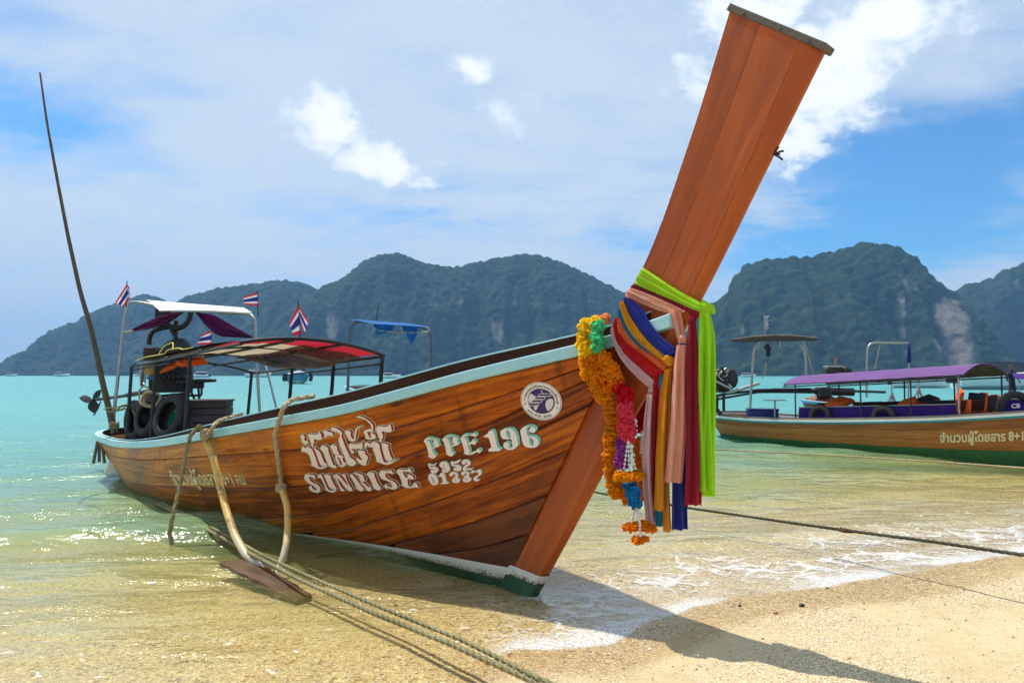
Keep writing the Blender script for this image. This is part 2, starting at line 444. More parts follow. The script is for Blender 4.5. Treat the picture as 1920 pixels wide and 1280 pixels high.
    foam = T.mul(T.m('MAXIMUM', foam, fleck), .74)
    fw = T.n('ShaderNodeBsdfDiffuse', {0: (.80, .80, .77)})
    return T.n('ShaderNodeMixShader', {0: foam, 1: surf.outputs[0], 2: fw.outputs[0]}).outputs[0]
M_WATER = mat('water', lambda T: water_material(T, False))
M_SHALLOW = mat('shallow_water', lambda T: water_material(T, True))

def wave_z(X, Y):
    d = shore_dist(X, Y); dist = np.hypot(X, Y)
    amp = np.clip(d / 3.0, 0, 1) * np.exp(-dist / 90.0)
    w = .030 * np.sin(1.9 * (Y + .35 * X) + 2.2 * fbm(X * .25, Y * .25, 9, 3)) + .020 * np.sin(3.7 * (Y - .25 * X) + 1.3 + 3 * fbm(X * .4, Y * .4, 12, 2))
    w += .05 * (fbm(X * .9, Y * 1.6, 21, 4) - .5)
    z = amp * w
    # one small swell coming in on the left, with a steeper front
    crest = d - 4.6 - .5 * (fbm(X * .35, Y * .35, 31, 2) - .5) * 2
    z += .085 * np.exp(-(np.where(crest < 0, crest * 3.2, crest * 1.3)) ** 2) * np.clip((-X - .5) / 2.5, 0, 1)
    crest2 = d - 1.25 - .4 * (fbm(X * .6, Y * .6, 33, 2) - .5) * 2
    z += .040 * np.exp(-(np.where(crest2 < 0, crest2 * 5, crest2 * 2.2)) ** 2) * np.clip((X - .5) / 1.2, 0, 1) * np.exp(-X / 9)
    return z
def make_water():
    ys = np.concatenate([np.arange(1.0, 9, .045), np.arange(9, 20, .09), np.geomspace(20.1, 4000, 220)])
    sx = np.concatenate([-np.geomspace(8, 4000, 90)[::-1], np.arange(-7.95, 8, .06), np.geomspace(8.05, 4000, 90)])
    X, Y = np.meshgrid(sx, ys, indexing='ij')
    d = shore_dist(X, Y); bz = np.interp(d, BD, BZ)
    z = wave_z(X, Y) + .004
    z = np.where(d < .12, np.maximum(z, bz + .004) - .03 * np.clip((.02 - d) / .12, 0, 1.2), z)   # the swash thins out over the sand
    sm = lambda q, lo, hi: (lambda w: w * w * (3 - 2 * w))(np.clip((q - lo) / (hi - lo), 0, 1))
    foam = sm(d, -.05, .05) * (1 - sm(d, .25, 1.9)) * (.02 + .98 * sm(X, -.4, .6))
    F = grid_faces(len(sx), len(ys)); dep = np.clip(z - bz, 0, 30)
    far_f = (dep.ravel()[F] > 1.35).all(1); near_f = (d.ravel()[F] > -.35).any(1) & ~far_f
    for name, sel, m, lab in (('water', far_f, M_WATER, 'open turquoise sea across the bay'), ('shallow_water', near_f, M_SHALLOW, 'clear green and yellow shallows with lacy foam at the sand')):
        used = np.unique(F[sel]); remap = -np.ones(X.size, int); remap[used] = np.arange(len(used))
        at = {'depth': ('FLOAT', dep.ravel()[used]), 'shore': ('FLOAT', np.clip(d, -2, 200).ravel()[used]), 'foam': ('FLOAT', foam.ravel()[used])}
        me = np_mesh(name, np.stack([X, Y, z], -1).reshape(-1, 3)[used], remap[F[sel]], at)
        me.materials.append(m)
        tag(link(bpy.data.objects.new(name, me)), lab, None, None, 'structure')
make_water()

# ------------------------------------------------------------------ hills across the bay
def hill_material(T):
    p = T.n('ShaderNodeTexCoord').outputs['Object']
    crown, rock = T.attr('crown').outputs['Fac'], T.attr('rock').outputs['Fac']
    n = T.noise(p, .05, 6, .65).outputs[0]
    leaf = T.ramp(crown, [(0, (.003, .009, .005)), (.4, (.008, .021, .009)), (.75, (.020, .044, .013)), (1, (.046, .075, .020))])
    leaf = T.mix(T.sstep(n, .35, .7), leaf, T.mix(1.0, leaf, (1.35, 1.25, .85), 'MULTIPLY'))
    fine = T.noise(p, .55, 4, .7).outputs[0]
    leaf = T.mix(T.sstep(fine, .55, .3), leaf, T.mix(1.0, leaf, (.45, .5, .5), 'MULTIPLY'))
    st = T.noise(T.scale(p, .07, .07, .018), 1.0, 7, .7, .5).outputs[0]
    stone = T.ramp(st, [(.3, (.05, .048, .045)), (.5, (.15, .135, .12)), (.62, (.22, .18, .145)), (.75, (.30, .27, .24))])
    col = T.mix(rock, leaf, stone)
    return principled(T, col, .9, 0, .1, T.bump(fine, .8, 2.0))
M_HILL = mat('hill', hill_material)
def px_az(u): return (u - 960) / FPX
def make_hill(D, depth, sky, rocks, seed, label, step=2.6):
    sky = np.array(sky, float)
    u0, u1 = sky[0, 0], sky[-1, 0]
    nu = int((u1 - u0) / FPX * D / step)
    U = np.linspace(u0, u1, nu)
    R = np.interp(U, sky[:, 0], sky[:, 1])
    k = 3; R = R + 5.0 * (fbm(U / 34.0, U * 0 + 3.3, seed + 7, 4, .6) - .5) * np.clip((HORIZON - R) / 60, 0, 1); R = np.convolve(np.pad(R, k, mode='edge'), np.hanning(2 * k + 1) / np.hanning(2 * k + 1).sum(), 'valid')
    Hr = np.maximum((HORIZON - R) / FPX, 0) * (D + depth)             # ridge height over eye level
    Hr = np.maximum(Hr + CAM_H, .5)
    nv = 84
    t = np.concatenate([np.linspace(0, 1, nv), np.linspace(1, 1.35, 8)[1:]])
    TT, UU = np.meshgrid(t, U)
    HH = Hr[:, None] * np.ones_like(TT)
    arc = UU / FPX * D
    spur = fbm(arc / 150, TT * .8, seed, 4) - .5
    gully = np.abs(fbm(arc / 70, TT * 1.1 + 5, seed + 20, 4) - .5) * 2
    prof = np.where(TT <= 1, np.clip(TT, 0, 1), 1)
    hprof = np.where(TT <= 1, 1 - (1 - prof) ** (1.5 + .6 * spur), 1 - ((TT - 1) / .35) ** 2 * .9)
    Z = HH * hprof * (1 + .20 * (fbm(arc / 60, TT * 3, seed + 40, 3) - .5) * np.clip(1 - np.abs(TT - .55) / .45, 0, 1)) - 2.0 * (TT < .001)
    Yd = D + depth * TT + 230 * spur * (1 - prof * .7) + 110 * gully * (1 - prof) * np.clip(TT * 5, 0, 1)
    scale = Yd / D
    az = UU - 960.0
    X = az / FPX * (D + depth) * (1 - (1 - np.minimum(TT, 1)) * .06); Y = Yd
    # steep outcrops of bare rock
    rock = np.zeros_like(Z); vpix = HORIZON - (Z - CAM_H) / Y * FPX; upix = 960 + X / Y * FPX
    for (ru, rv, ra, rb) in rocks:
        rock = np.maximum(rock, np.exp(-((upix - ru) / ra) ** 4 - ((vpix - rv) / rb) ** 4))
    rn = fbm(arc / 30, Z / 22 + 3, seed + 60, 5, .6)
    speck = np.clip((fbm(arc / 26, Z / 40 + 9, seed + 71, 4) - .73) * 9, 0, 1) * np.clip(Z / 40, 0, 1)
    rockm = np.clip(np.maximum((rock * 1.3 + rn * 1.7 - 1.62) * 2.6, speck * .5), 0, 1)
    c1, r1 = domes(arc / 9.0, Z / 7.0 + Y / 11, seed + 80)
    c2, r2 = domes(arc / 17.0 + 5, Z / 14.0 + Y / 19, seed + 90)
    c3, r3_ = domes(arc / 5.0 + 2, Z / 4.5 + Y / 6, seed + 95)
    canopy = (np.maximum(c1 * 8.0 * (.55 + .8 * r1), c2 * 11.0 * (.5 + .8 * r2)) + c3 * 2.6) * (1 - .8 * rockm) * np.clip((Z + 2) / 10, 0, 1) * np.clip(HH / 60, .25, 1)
    ny = -1.0 * np.clip(1.15 - hprof, .15, 1); nz = np.clip(.35 + hprof, .35, 1)
    Y2 = Y + canopy * ny - 10 * rockm * rock; Z2 = Z + canopy * nz - .6 * 8
    Z2 = np.where(TT < .001, -4, Z2)
    X2 = X + (fbm(arc / 7, Z / 7, seed + 99, 2) - .5) * 5
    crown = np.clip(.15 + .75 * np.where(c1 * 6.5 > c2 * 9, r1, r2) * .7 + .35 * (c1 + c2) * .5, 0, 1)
    V = np.stack([X2, Y2, Z2], -1).reshape(-1, 3)
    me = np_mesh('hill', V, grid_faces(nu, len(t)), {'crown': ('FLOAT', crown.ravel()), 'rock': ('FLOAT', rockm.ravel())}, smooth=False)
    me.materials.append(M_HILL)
    o = link(bpy.data.objects.new('hill', me)); tag(o, label, None, None, 'structure')
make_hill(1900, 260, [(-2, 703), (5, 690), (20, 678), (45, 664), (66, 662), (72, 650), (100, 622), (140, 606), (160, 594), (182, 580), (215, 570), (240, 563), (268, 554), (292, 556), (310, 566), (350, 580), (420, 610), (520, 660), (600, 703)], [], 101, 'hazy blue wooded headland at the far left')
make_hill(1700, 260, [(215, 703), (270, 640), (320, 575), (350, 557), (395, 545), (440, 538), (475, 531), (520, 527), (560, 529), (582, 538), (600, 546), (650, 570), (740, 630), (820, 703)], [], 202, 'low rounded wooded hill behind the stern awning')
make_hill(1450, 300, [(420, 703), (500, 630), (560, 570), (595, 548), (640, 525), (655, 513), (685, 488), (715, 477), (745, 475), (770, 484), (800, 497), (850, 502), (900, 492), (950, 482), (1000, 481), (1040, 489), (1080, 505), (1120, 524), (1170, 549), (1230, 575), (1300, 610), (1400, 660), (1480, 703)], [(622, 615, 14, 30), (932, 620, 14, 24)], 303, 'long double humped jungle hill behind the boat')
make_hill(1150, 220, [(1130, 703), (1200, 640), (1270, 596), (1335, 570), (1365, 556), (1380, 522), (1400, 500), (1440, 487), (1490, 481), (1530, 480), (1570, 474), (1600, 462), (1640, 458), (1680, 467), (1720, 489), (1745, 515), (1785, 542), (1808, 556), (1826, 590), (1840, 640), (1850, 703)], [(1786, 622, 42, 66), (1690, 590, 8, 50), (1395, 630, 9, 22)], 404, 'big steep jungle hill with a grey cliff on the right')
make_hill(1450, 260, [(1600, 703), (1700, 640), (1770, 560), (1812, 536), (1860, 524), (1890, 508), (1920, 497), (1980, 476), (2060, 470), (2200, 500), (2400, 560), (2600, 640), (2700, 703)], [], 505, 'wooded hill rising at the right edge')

# ------------------------------------------------------------------ air
def haze_material():
    m = bpy.data.materials.new('haze'); m.use_nodes = True
    T = Tree(m.node_tree)
    v = T.n('ShaderNodeVolumePrincipled', {'Color': (.26, .56, 1.0, 1), 'Density': HAZE, 'Anisotropy': 0.1})
    T.n('ShaderNodeOutputMaterial', {'Volume': v.outputs[0]})
    return m
HAZE = 0.00017
def make_haze():
    b = MB(); b.box((0, 0, 150), (9000, 9000, 330))
    o = b.build('haze', haze_material(), smooth=False); tag(o, 'thin bluish sea haze over the bay', None, None, 'stuff')
make_haze()

# ------------------------------------------------------------------ shared object materials
def solid(name, color, rough=.6, metal=0.0, spec=.4, var=.12, scale=30.0, bump=.0):
    def f(T):
        p = T.n('ShaderNodeTexCoord').outputs['Object']
        n = T.noise(p, scale, 4, .6).outputs[0]
        n2 = T.noise(p, scale * .13, 3, .6).outputs[0]
        k = T.add(T.mul(T.sub(n, .5), var * 2), T.mul(T.sub(n2, .5), var * 2))
        c = T.mix(1.0, (*color, 1), T.n('ShaderNodeCombineColor', {0: T.add(1.0, k), 1: T.add(1.0, k), 2: T.add(1.0, k)}).outputs[0], 'MULTIPLY')
        return principled(T, c, T.lin(n2, .3, .7, max(rough - .08, .03), min(rough + .1, 1)), metal, spec, T.bump(n, bump, .01) if bump else None)
    return mat(name, f)
def wood(name, stops, rough=.42, spec=.45, grain=1.0, knots=.0, aft=None, coat=0.0, nails=False):
    """plank wood; grain runs along puv.x"""
    def f(T):
        a = T.attr('puv').outputs['Vector']
        u, v, sd = T.sep(a)
        q = T.vec(T.add(T.mul(u, 1.3), T.mul(sd, 37.0)), T.add(T.mul(v, 22.0), T.mul(sd, 11.0)), sd)
        g = T.noise(q, grain, 6, .62, .6).outputs[0]
        fine = T.noise(T.vec(T.mul(u, 9.0), T.mul(v, 240.0), T.mul(sd, 9.0)), 1.0, 2, .5).outputs[0]
        blot = T.noise(T.vec(T.mul(u, 1.1), T.mul(v, 2.2), T.mul(sd, 5.0)), 1.0, 4, .6).outputs[0]
        rnd = T.m('FRACT', T.mul(sd, 7.31))
        k = T.add(T.add(T.mul(g, .55), T.mul(fine, .10)), T.add(T.mul(blot, .40), T.sub(T.mul(T.sub(rnd, .5), .14), .025)))
        c = T.ramp(k, stops)
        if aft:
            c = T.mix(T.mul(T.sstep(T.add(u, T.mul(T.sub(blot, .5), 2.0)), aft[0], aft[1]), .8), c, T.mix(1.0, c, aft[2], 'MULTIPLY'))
        if knots:
            kv = T.voro(T.vec(T.mul(u, 2.3), T.mul(v, 5.5), T.mul(sd, 13.0)), 1.0)
            kr = T.sep(kv.outputs['Color'])[0]
            kn = T.mul(T.sstep(T.add(kv.outputs['Distance'], T.mul(T.sub(g, .5), .25)), .16, .05), T.m('GREATER_THAN', kr, 1.0 - knots))
            c = T.mix(T.mul(kn, .82), c, (.045, .016, .006))
        if nails:
            du = T.m('ABSOLUTE', T.sub(T.m('FRACT', T.add(T.mul(u, 3.1), T.mul(sd, 3.7))), .5))
            dot = T.mul(T.m('LESS_THAN', T.m('ABSOLUTE', T.sub(v, .026)), .0045), T.m('LESS_THAN', du, .015))
            c = T.mix(T.mul(dot, .8), c, (.03, .012, .006))
            dirt = T.mul(T.sstep(v, .020, .002), T.lin(blot, .3, .7, .2, .8))
            c = T.mix(dirt, c, (.025, .010, .004))
            pw = T.n('ShaderNodeTexCoord').outputs['Object']
            alg = T.mul(T.sstep(T.add(T.sep(pw)[2], T.mul(T.sub(blot, .5), .16)), .15, .03), T.sstep(u, -2.4, -3.6))
            c = T.mix(T.mul(alg, .8), c, (.060, .105, .022))
            drip = T.noise(T.vec(T.mul(u, 5.5), T.mul(v, .9), T.mul(sd, 3.0)), 1.0, 4, .6).outputs[0]
            c = T.mix(T.mul(T.sstep(drip, .56, .74), .55), c, (.055, .018, .006))
        nrm = T.bump(T.add(T.mul(g, .6), T.mul(fine, .4)), .22, .006)
        return principled(T, c, T.lin(blot, .3, .7, rough - .07, rough + .12), 0, spec, nrm, **({'Coat Weight': coat, 'Coat Roughness': .22} if coat else {}))
    return mat(name, f)
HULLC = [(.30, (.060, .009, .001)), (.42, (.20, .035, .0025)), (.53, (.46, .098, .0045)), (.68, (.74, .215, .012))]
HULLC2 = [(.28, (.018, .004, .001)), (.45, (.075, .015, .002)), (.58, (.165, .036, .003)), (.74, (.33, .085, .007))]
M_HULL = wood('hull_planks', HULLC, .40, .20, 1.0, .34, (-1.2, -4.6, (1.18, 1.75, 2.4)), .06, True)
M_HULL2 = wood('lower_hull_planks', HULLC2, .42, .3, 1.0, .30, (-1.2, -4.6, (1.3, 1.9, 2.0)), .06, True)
M_STEM = wood('stem_boards', [(.25, (.19, .036, .006)), (.42, (.33, .066, .009)), (.55, (.43, .092, .012)), (.72, (.56, .150, .022))], .45, .25, .8, .0, None, .05)
M_DARKWOOD = wood('dark_wood', [(.25, (.018, .006, .003)), (.5, (.050, .016, .008)), (.75, (.095, .034, .017))], .65, .12)
M_GREYWOOD = wood('grey_wood', [(.25, (.10, .085, .068)), (.5, (.22, .19, .155)), (.75, (.36, .32, .265))], .8, .2)
M_BOAT2 = wood('old_hull', [(.25, (.10, .040, .014)), (.42, (.25, .088, .022)), (.55, (.36, .135, .034)), (.72, (.47, .205, .060))], .55, .35, 1.0, .22)
def rail_mat(T):
    p = T.n('ShaderNodeTexCoord').outputs['Object']
    n = T.noise(p, 14, 6, .7).outputs[0]; n2 = T.noise(p, 2.2, 4, .6).outputs[0]
    a = T.attr('puv').outputs['Vector']; u, v, sd = T.sep(a)
    scr = T.noise(T.vec(T.mul(u, 5), T.mul(v, 70), 0), 1.0, 5, .7).outputs[0]
    c = T.mix(T.sstep(n2, .3, .7), (.30, .60, .66), (.42, .68, .68))
    c = T.mix(T.mul(T.sstep(T.add(T.mul(scr, .7), T.mul(n2, .35)), .60, .68), .75), c, (.055, .10, .075))
    nail = T.voro(T.vec(T.mul(u, 3.1), 0.0, 0.0), 1.0, 'F1', .35)
    c = T.mix(T.mul(T.m('LESS_THAN', nail.outputs['Distance'], .022), T.m('LESS_THAN', T.m('ABSOLUTE', v), .007)), c, (.03, .02, .015))
    return principled(T, c, .5, 0, .4, T.bump(n, .12, .004))
M_RAIL = mat('rail_paint', rail_mat)
def bottom_mat(T):
    p = T.n('ShaderNodeTexCoord').outputs['Object']
    n = T.noise(p, 9, 6, .7).outputs[0]; n2 = T.noise(p, 1.7, 4, .6).outputs[0]
    c = T.ramp(T.add(T.mul(n, .5), T.mul(n2, .5)), [(.3, (.012, .035, .018)), (.5, (.03, .085, .04)), (.7, (.07, .15, .075))])
    return principled(T, c, .75, 0, .25, T.bump(n, .5, .01))
M_BOTTOM = mat('green_bottom', bottom_mat)
def stripe_mat(T):
    p = T.n('ShaderNodeTexCoord').outputs['Object']
    a = T.attr('puv').outputs['Vector']; u, v, sd = T.sep(a)
    n = T.noise(p, 60, 3, .7).outputs[0]; n2 = T.noise(p, 6, 4, .6).outputs[0]
    rust = T.sstep(T.add(T.mul(n, .75), T.add(T.mul(v, .30), T.mul(n2, .25))), .72, .84)
    c = T.mix(T.mul(T.sstep(v, .45, 1.0), .5), (.66, .63, .54), (.42, .38, .20))
    c = T.mix(rust, c, (.07, .045, .015))
    return principled(T, c, .7, 0, .3)
M_STRIPE = mat('white_stripe', stripe_mat)
M_STEEL = solid('galvanised_steel', (.36, .36, .35), .45, .7, .5, .2)
M_BLACKSTEEL = solid('black_steel', (.022, .024, .028), .5, .3, .5, .3)
M_CAPSTEEL = solid('cap_metal', (.13, .105, .08), .65, .35, .4, .3, 40, .2)
M_RUBBER = solid('tyre_rubber', (.020, .021, .023), .7, 0, .35, .3, 60, .2)
M_WHITE = solid('white_paint', (.80, .80, .78), .5, 0, .4, .04)
M_IRON = solid('engine_iron', (.030, .030, .032), .55, .4, .5, .5, 18)
def rope_mat(name, c0, c1):
    def f(T):
        a = T.attr('puv').outputs['Vector']; u, v, sd = T.sep(a)
        n = T.noise(T.n('ShaderNodeTexCoord').outputs['Object'], 90, 3, .7).outputs[0]
        n2 = T.noise(T.vec(T.mul(u, 2.0), 0.0, sd), 1.0, 3, .6).outputs[0]
        c = T.mix(T.sstep(T.add(T.mul(n, .5), T.mul(n2, .5)), .3, .7), c0, c1)
        return principled(T, c, .85, 0, .2, T.bump(n, .4, .003))
    return mat(name, f)
M_ROPE = rope_mat('pale_rope', (.30, .22, .12), (.56, .46, .30))
M_ROPE_D = rope_mat('dark_rope', (.030, .030, .022), (.10, .095, .065))
M_ROPE_G = rope_mat('weed_stained_rope', (.12, .105, .045), (.36, .315, .165))

# ------------------------------------------------------------------ the main boat: its frame of reference
BO = Vector((0.1567, 5.1283, 0.0)); BA, BHEEL = math.radians(48), math.radians(-3.5)
BF = Vector((math.cos(BA), -math.sin(BA), 0)); _N0 = Vector((-math.sin(BA), -math.cos(BA), 0)); _Z0 = Vector((0, 0, 1))
BN = _N0 * math.cos(BHEEL) - _Z0 * math.sin(BHEEL); BZv = _Z0 * math.cos(BHEEL) + _N0 * math.sin(BHEEL)
CAMP = Vector((0, 0, CAM_H))
def B(s, n, z): return BO + BF * s + BN * n + BZv * z
def px_ray(u, v):
    a, b = (u - 960) / FPX, (640 - v) / FPX; cp, sp = math.cos(PITCH), math.sin(PITCH)
    return Vector((a, cp - b * sp, sp + b * cp))
def at_n(u, v, n):
    """a point of the boat that lies at lateral offset n from its centre plane"""
    r = px_ray(u, v); return CAMP + r * ((BO + BN * n - CAMP).dot(BN) / r.dot(BN))
def at_z(u, v, z):
    r = px_ray(u, v); return CAMP + r * ((z - CAM_H) / r.z)
def at_y(u, v, y):
    r = px_ray(u, v); return CAMP + r * (y / r.y)
def loc(P):
    d = P - BO; return d.dot(BF), d.dot(BN), d.dot(BZv)

def spline(tab):
    """smooth interpolation through (x, y...) rows (Catmull-Rom on sorted rows, monotone in x)"""
    A = np.array(sorted(tab), float); x = A[:, 0]; Y = A[:, 1:]
    m = np.gradient(Y, x, axis=0)
    def f(q):
        q = min(max(q, x[0]), x[-1]); i = min(max(int(np.searchsorted(x, q)) - 1, 0), len(x) - 2)
        h = x[i + 1] - x[i]; t = (q - x[i]) / h
        r = (2 * t ** 3 - 3 * t * t + 1) * Y[i] + (t ** 3 - 2 * t * t + t) * h * m[i] + (-2 * t ** 3 + 3 * t * t) * Y[i + 1] + (t ** 3 - t * t) * h * m[i + 1]
        return r if len(r) > 1 else float(r[0])
    return f

class Hull:
    """lofted between a sheer curve S(t), a lower curve W(t) and a keel K(t); t = 0 at the stem, 1 at the stern"""
    def __init__(self, frame, sheer, low, keel, bulge, nst=56):
        self.B, self.S, self.W, self.K, self.bulge = frame, sheer, low, keel, bulge
        self.ts = np.concatenate([np.linspace(0, .84, nst), .84 + .16 * np.sin(np.linspace(0, math.pi / 2, 15)[1:])])
    def side(self, t, q, off=0.0):
        """local point on the near side, q = 0 at the sheer and 1 at the lower edge; off = outward offset"""
        S, W = np.array(self.S(t)), np.array(self.W(t))
        p = S + (W - S) * q
        p[1] += self.bulge(t) * math.sin(math.pi * min(q, 1)) ; 
        if off:
            e = 1e-3
            a = self._raw(min(t + e, 1), q) - self._raw(max(t - e, 0), q); b = self._raw(t, min(q + e, 1)) - self._raw(t, max(q - e, 0))
            n = np.cross(a, b); n /= (np.linalg.norm(n) + 1e-12)
            if n[1] < 0 and t < .97: n = -n
            elif t >= .97 and n[0] > 0: n = -n
            p = p + n * off
        return p
    def _raw(self, t, q):
        S, W = np.array(self.S(t)), np.array(self.W(t)); p = S + (W - S) * q; p[1] += self.bulge(t) * math.sin(math.pi * min(q, 1)); return p
    def pt(self, t, q, off=0.0, sgn=1):
        p = self.side(t, q, off); return self.B(p[0], p[1] * sgn, p[2])

def strake(hull, q0, q1, sgn, seed, thick=.028, gap=.0018, mb=None, ts=None, rows=4):
    """one plank: outer skin with chamfered edges, plus an inner skin"""
    mb = mb or MB(); ts = hull.ts if ts is None else ts
    qs = np.linspace(q0, q1, rows); girth = None
    cols = [(q0, -thick)] + [(q0 + (q1 - q0) * .012, -.006)] + [(q0 + (q1 - q0) * .04, 0.0)] + [(q, 0.0) for q in qs[1:-1]] + [(q1 - (q1 - q0) * .04, 0.0)] + [(q1 - (q1 - q0) * .012, -.006)] + [(q1, -thick)]
    P = np.zeros((len(ts), len(cols) + 1, 3)); UV = np.zeros_like(P)
    for i, t in enumerate(ts):
        for j, (q, off) in enumerate(cols):
            p = hull.side(t, q, off)
            P[i, j] = hull.B(p[0], p[1] * sgn, p[2]); UV[i, j] = (p[0], q * 1.25, seed)
        P[i, -1] = P[i, 0]; UV[i, -1] = UV[i, 0]
    mb.grid(P, UV)
    for i in (0, len(ts) - 1):
        b = len(mb.v)
        for j in range(len(cols)): mb.vert(P[i, j], tuple(UV[i, j]))
        mb.f.append(tuple(range(b, b + len(cols))))
    return mb

# sheer (lower edge of the blue rail), stripe and keel in boat coordinates, from bow to stern
_zs = spline([(.80, 1.70), (.446, 1.618), (.125, 1.547), (-.45, 1.415), (-.96, 1.285), (-1.5, 1.165), (-2.39, 1.015), (-3.34, .872), (-4.1, .765), (-4.8, .675), (-5.95, .572), (-7.5, .512), (-8.5, .52), (-9.7, .575)])
_bs = spline([(.80, .055), (.62, .085), (.446, .133), (.125, .226), (-.45, .401), (-.96, .549), (-1.5, .66), (-2.39, .815), (-3.34, .924), (-4.8, .994), (-5.95, 1.0), (-7.0, .95), (-7.7, .885)])
_ws = spline([(-.20, .047), (-.55, .062), (-1.2, .095), (-1.84, .165), (-2.4, .265), (-2.9, .37), (-3.6, .49), (-4.2, .585), (-4.8, .65), (-5.7, .70), (-6.5, .68), (-7.5, .56), (-8.2, .44)])
SB_END, SW_END = -9.45, -9.0
def S_main(t):
    s = .72 + (SB_END - .72) * t
    if s > -7.7: b = _bs(s)
    else: q = (s + 7.7) / (SB_END + 7.7); b = .885 * math.sqrt(max(1 - q ** 2.3, 0))
    return (s, max(b, .0), _zs(s))
def W_main(t):
    s = -.20 + (SW_END + .20) * t
    if s > -8.2: w = _ws(s)
    else: q = (s + 8.2) / (SW_END + 8.2); w = .44 * math.sqrt(max(1 - q ** 2.3, 0))
    return (s, w, .12 + .0435 * s * (1 if s > -6 else 1) if s > -6.5 else -.163 + .10 * (-(s + 6.5) / 2.5) ** 2)
def K_main(t):
    s = -.12 + (SW_END + .35 + .12) * t
    return (s, 0.0, max(-.0 + .06 * s, -.34) if s > -7 else -.34 + .12 * (-(s + 7) / 1.7) ** 2)
HM = Hull(B, S_main, W_main, K_main, lambda t: .012 + .085 * math.sin(math.pi * min(max((t - .12) / .8, 0), 1)) ** 1.2)

boat = thing('longtail_boat', 'varnished wooden longtail boat with raised prow beached in the foreground', 'boat', tuple(BO))
SEAMS = [[(0, 0), (1, 0)], [(0, .04), (.10, .15), (.22, .21), (.5, .19), (1, .22)], [(0, .10), (.10, .33), (.22, .49), (.5, .58), (1, .60)], [(0, .24), (.10, .52), (.22, .72), (.38, .92), (.5, 1), (1, 1)],
         [(0, .43), (.10, .70), (.22, .90), (.30, 1), (1, 1)], [(0, .63), (.08, .84), (.17, 1), (1, 1)], [(0, .81), (.06, .95), (.11, 1), (1, 1)], [(0, 1), (1, 1)]]
SEAMF = [spline(q) for q in SEAMS]
def _img(P):
    d = P - CAMP; cp, sp = math.cos(PITCH), math.sin(PITCH); w = d.y * cp + d.z * sp
    return 960 + FPX * d.x / w, 640 - FPX * (-d.y * sp + d.z * cp) / w
# towards the bow the seams run straight: sample each one along the chord from the rabbet to its station aft
SEAM_T1 = [0, .22, .22, .22, .22, .17, .11, 0]; SEAM_TAB = {}
for k in range(1, 7):
    t1 = SEAM_T1[k]; q0, q1 = SEAMS[k][0][1], 1.0 if k >= 5 else SEAMF[k](t1)
    A, C_ = _img(HM.pt(0, q0)), _img(HM.pt(t1, min(q1, .9999))); tab = []
    for t in np.linspace(0, t1, 12):
        lo, hi = 0.0, 1.0
        for _ in range(30):
            m = (lo + hi) / 2; P_ = _img(HM.pt(t, m)); f = (P_[0] - A[0]) / (C_[0] - A[0]); yl = A[1] + (C_[1] - A[1]) * f + 7 * math.sin(math.pi * min(max(f, 0), 1))
            if P_[1] < yl: lo = m
            else: hi = m
        tab.append((t, lo))
    SEAM_TAB[k] = np.array(tab)
def seam(k, t):
    if k in SEAM_TAB and t <= SEAM_T1[k]: return float(np.interp(t, SEAM_TAB[k][:, 0], SEAM_TAB[k][:, 1]))
    A = SEAMS[k]; e = [q[0] for q in A if q[1] >= 1]
    return 1.0 if e and t >= min(e) else min(max(SEAMF[k](t), 0), 1)
def strake2(hull, k, sgn, seed, thick=.028):
    ts = [t for t in hull.ts if seam(k, t) < .975 or k == 0]
    mb = MB(); P, UV = [], []
    for t in ts:
        q0, q1 = seam(k, t), max(seam(k + 1, t), seam(k, t) + .004); w = q1 - q0; g = .0016
        e = min(.007, w * .2); row = []
        cols = [(q0 + g, -thick), (q0 + g, -.007), (q0 + g + e, 0)] + [(q0 + w * f, 0) for f in (.35, .65)] + [(q1 - g - e, 0), (q1 - g, -.007), (q1 - g, -thick)]
        for q, off in cols:
            p = hull.side(t, min(q, 1), off); row.append((hull.B(p[0], p[1] * sgn, p[2]), (p[0], (q - q0) * 1.2, seed)))
        row.append(row[0]); P.append([r[0] for r in row]); UV.append([r[1] for r in row])
    mb.grid(np.array(P), np.array(UV))
    for i in (0, len(ts) - 1):
        b0 = len(mb.v)
        for q, uv in zip(P[i][:-1], UV[i][:-1]): mb.vert(q, uv)
        mb.f.append(tuple(range(b0, b0 + len(P[i]) - 1)))
    return mb
for sgn in (1, -1):
    for k in range(7):
        strake2(HM, k, sgn, .11 + .083 * k + (.5 if sgn < 0 else 0)).build('plank', M_HULL2 if k >= 5 else M_HULL, boat, angle=28)
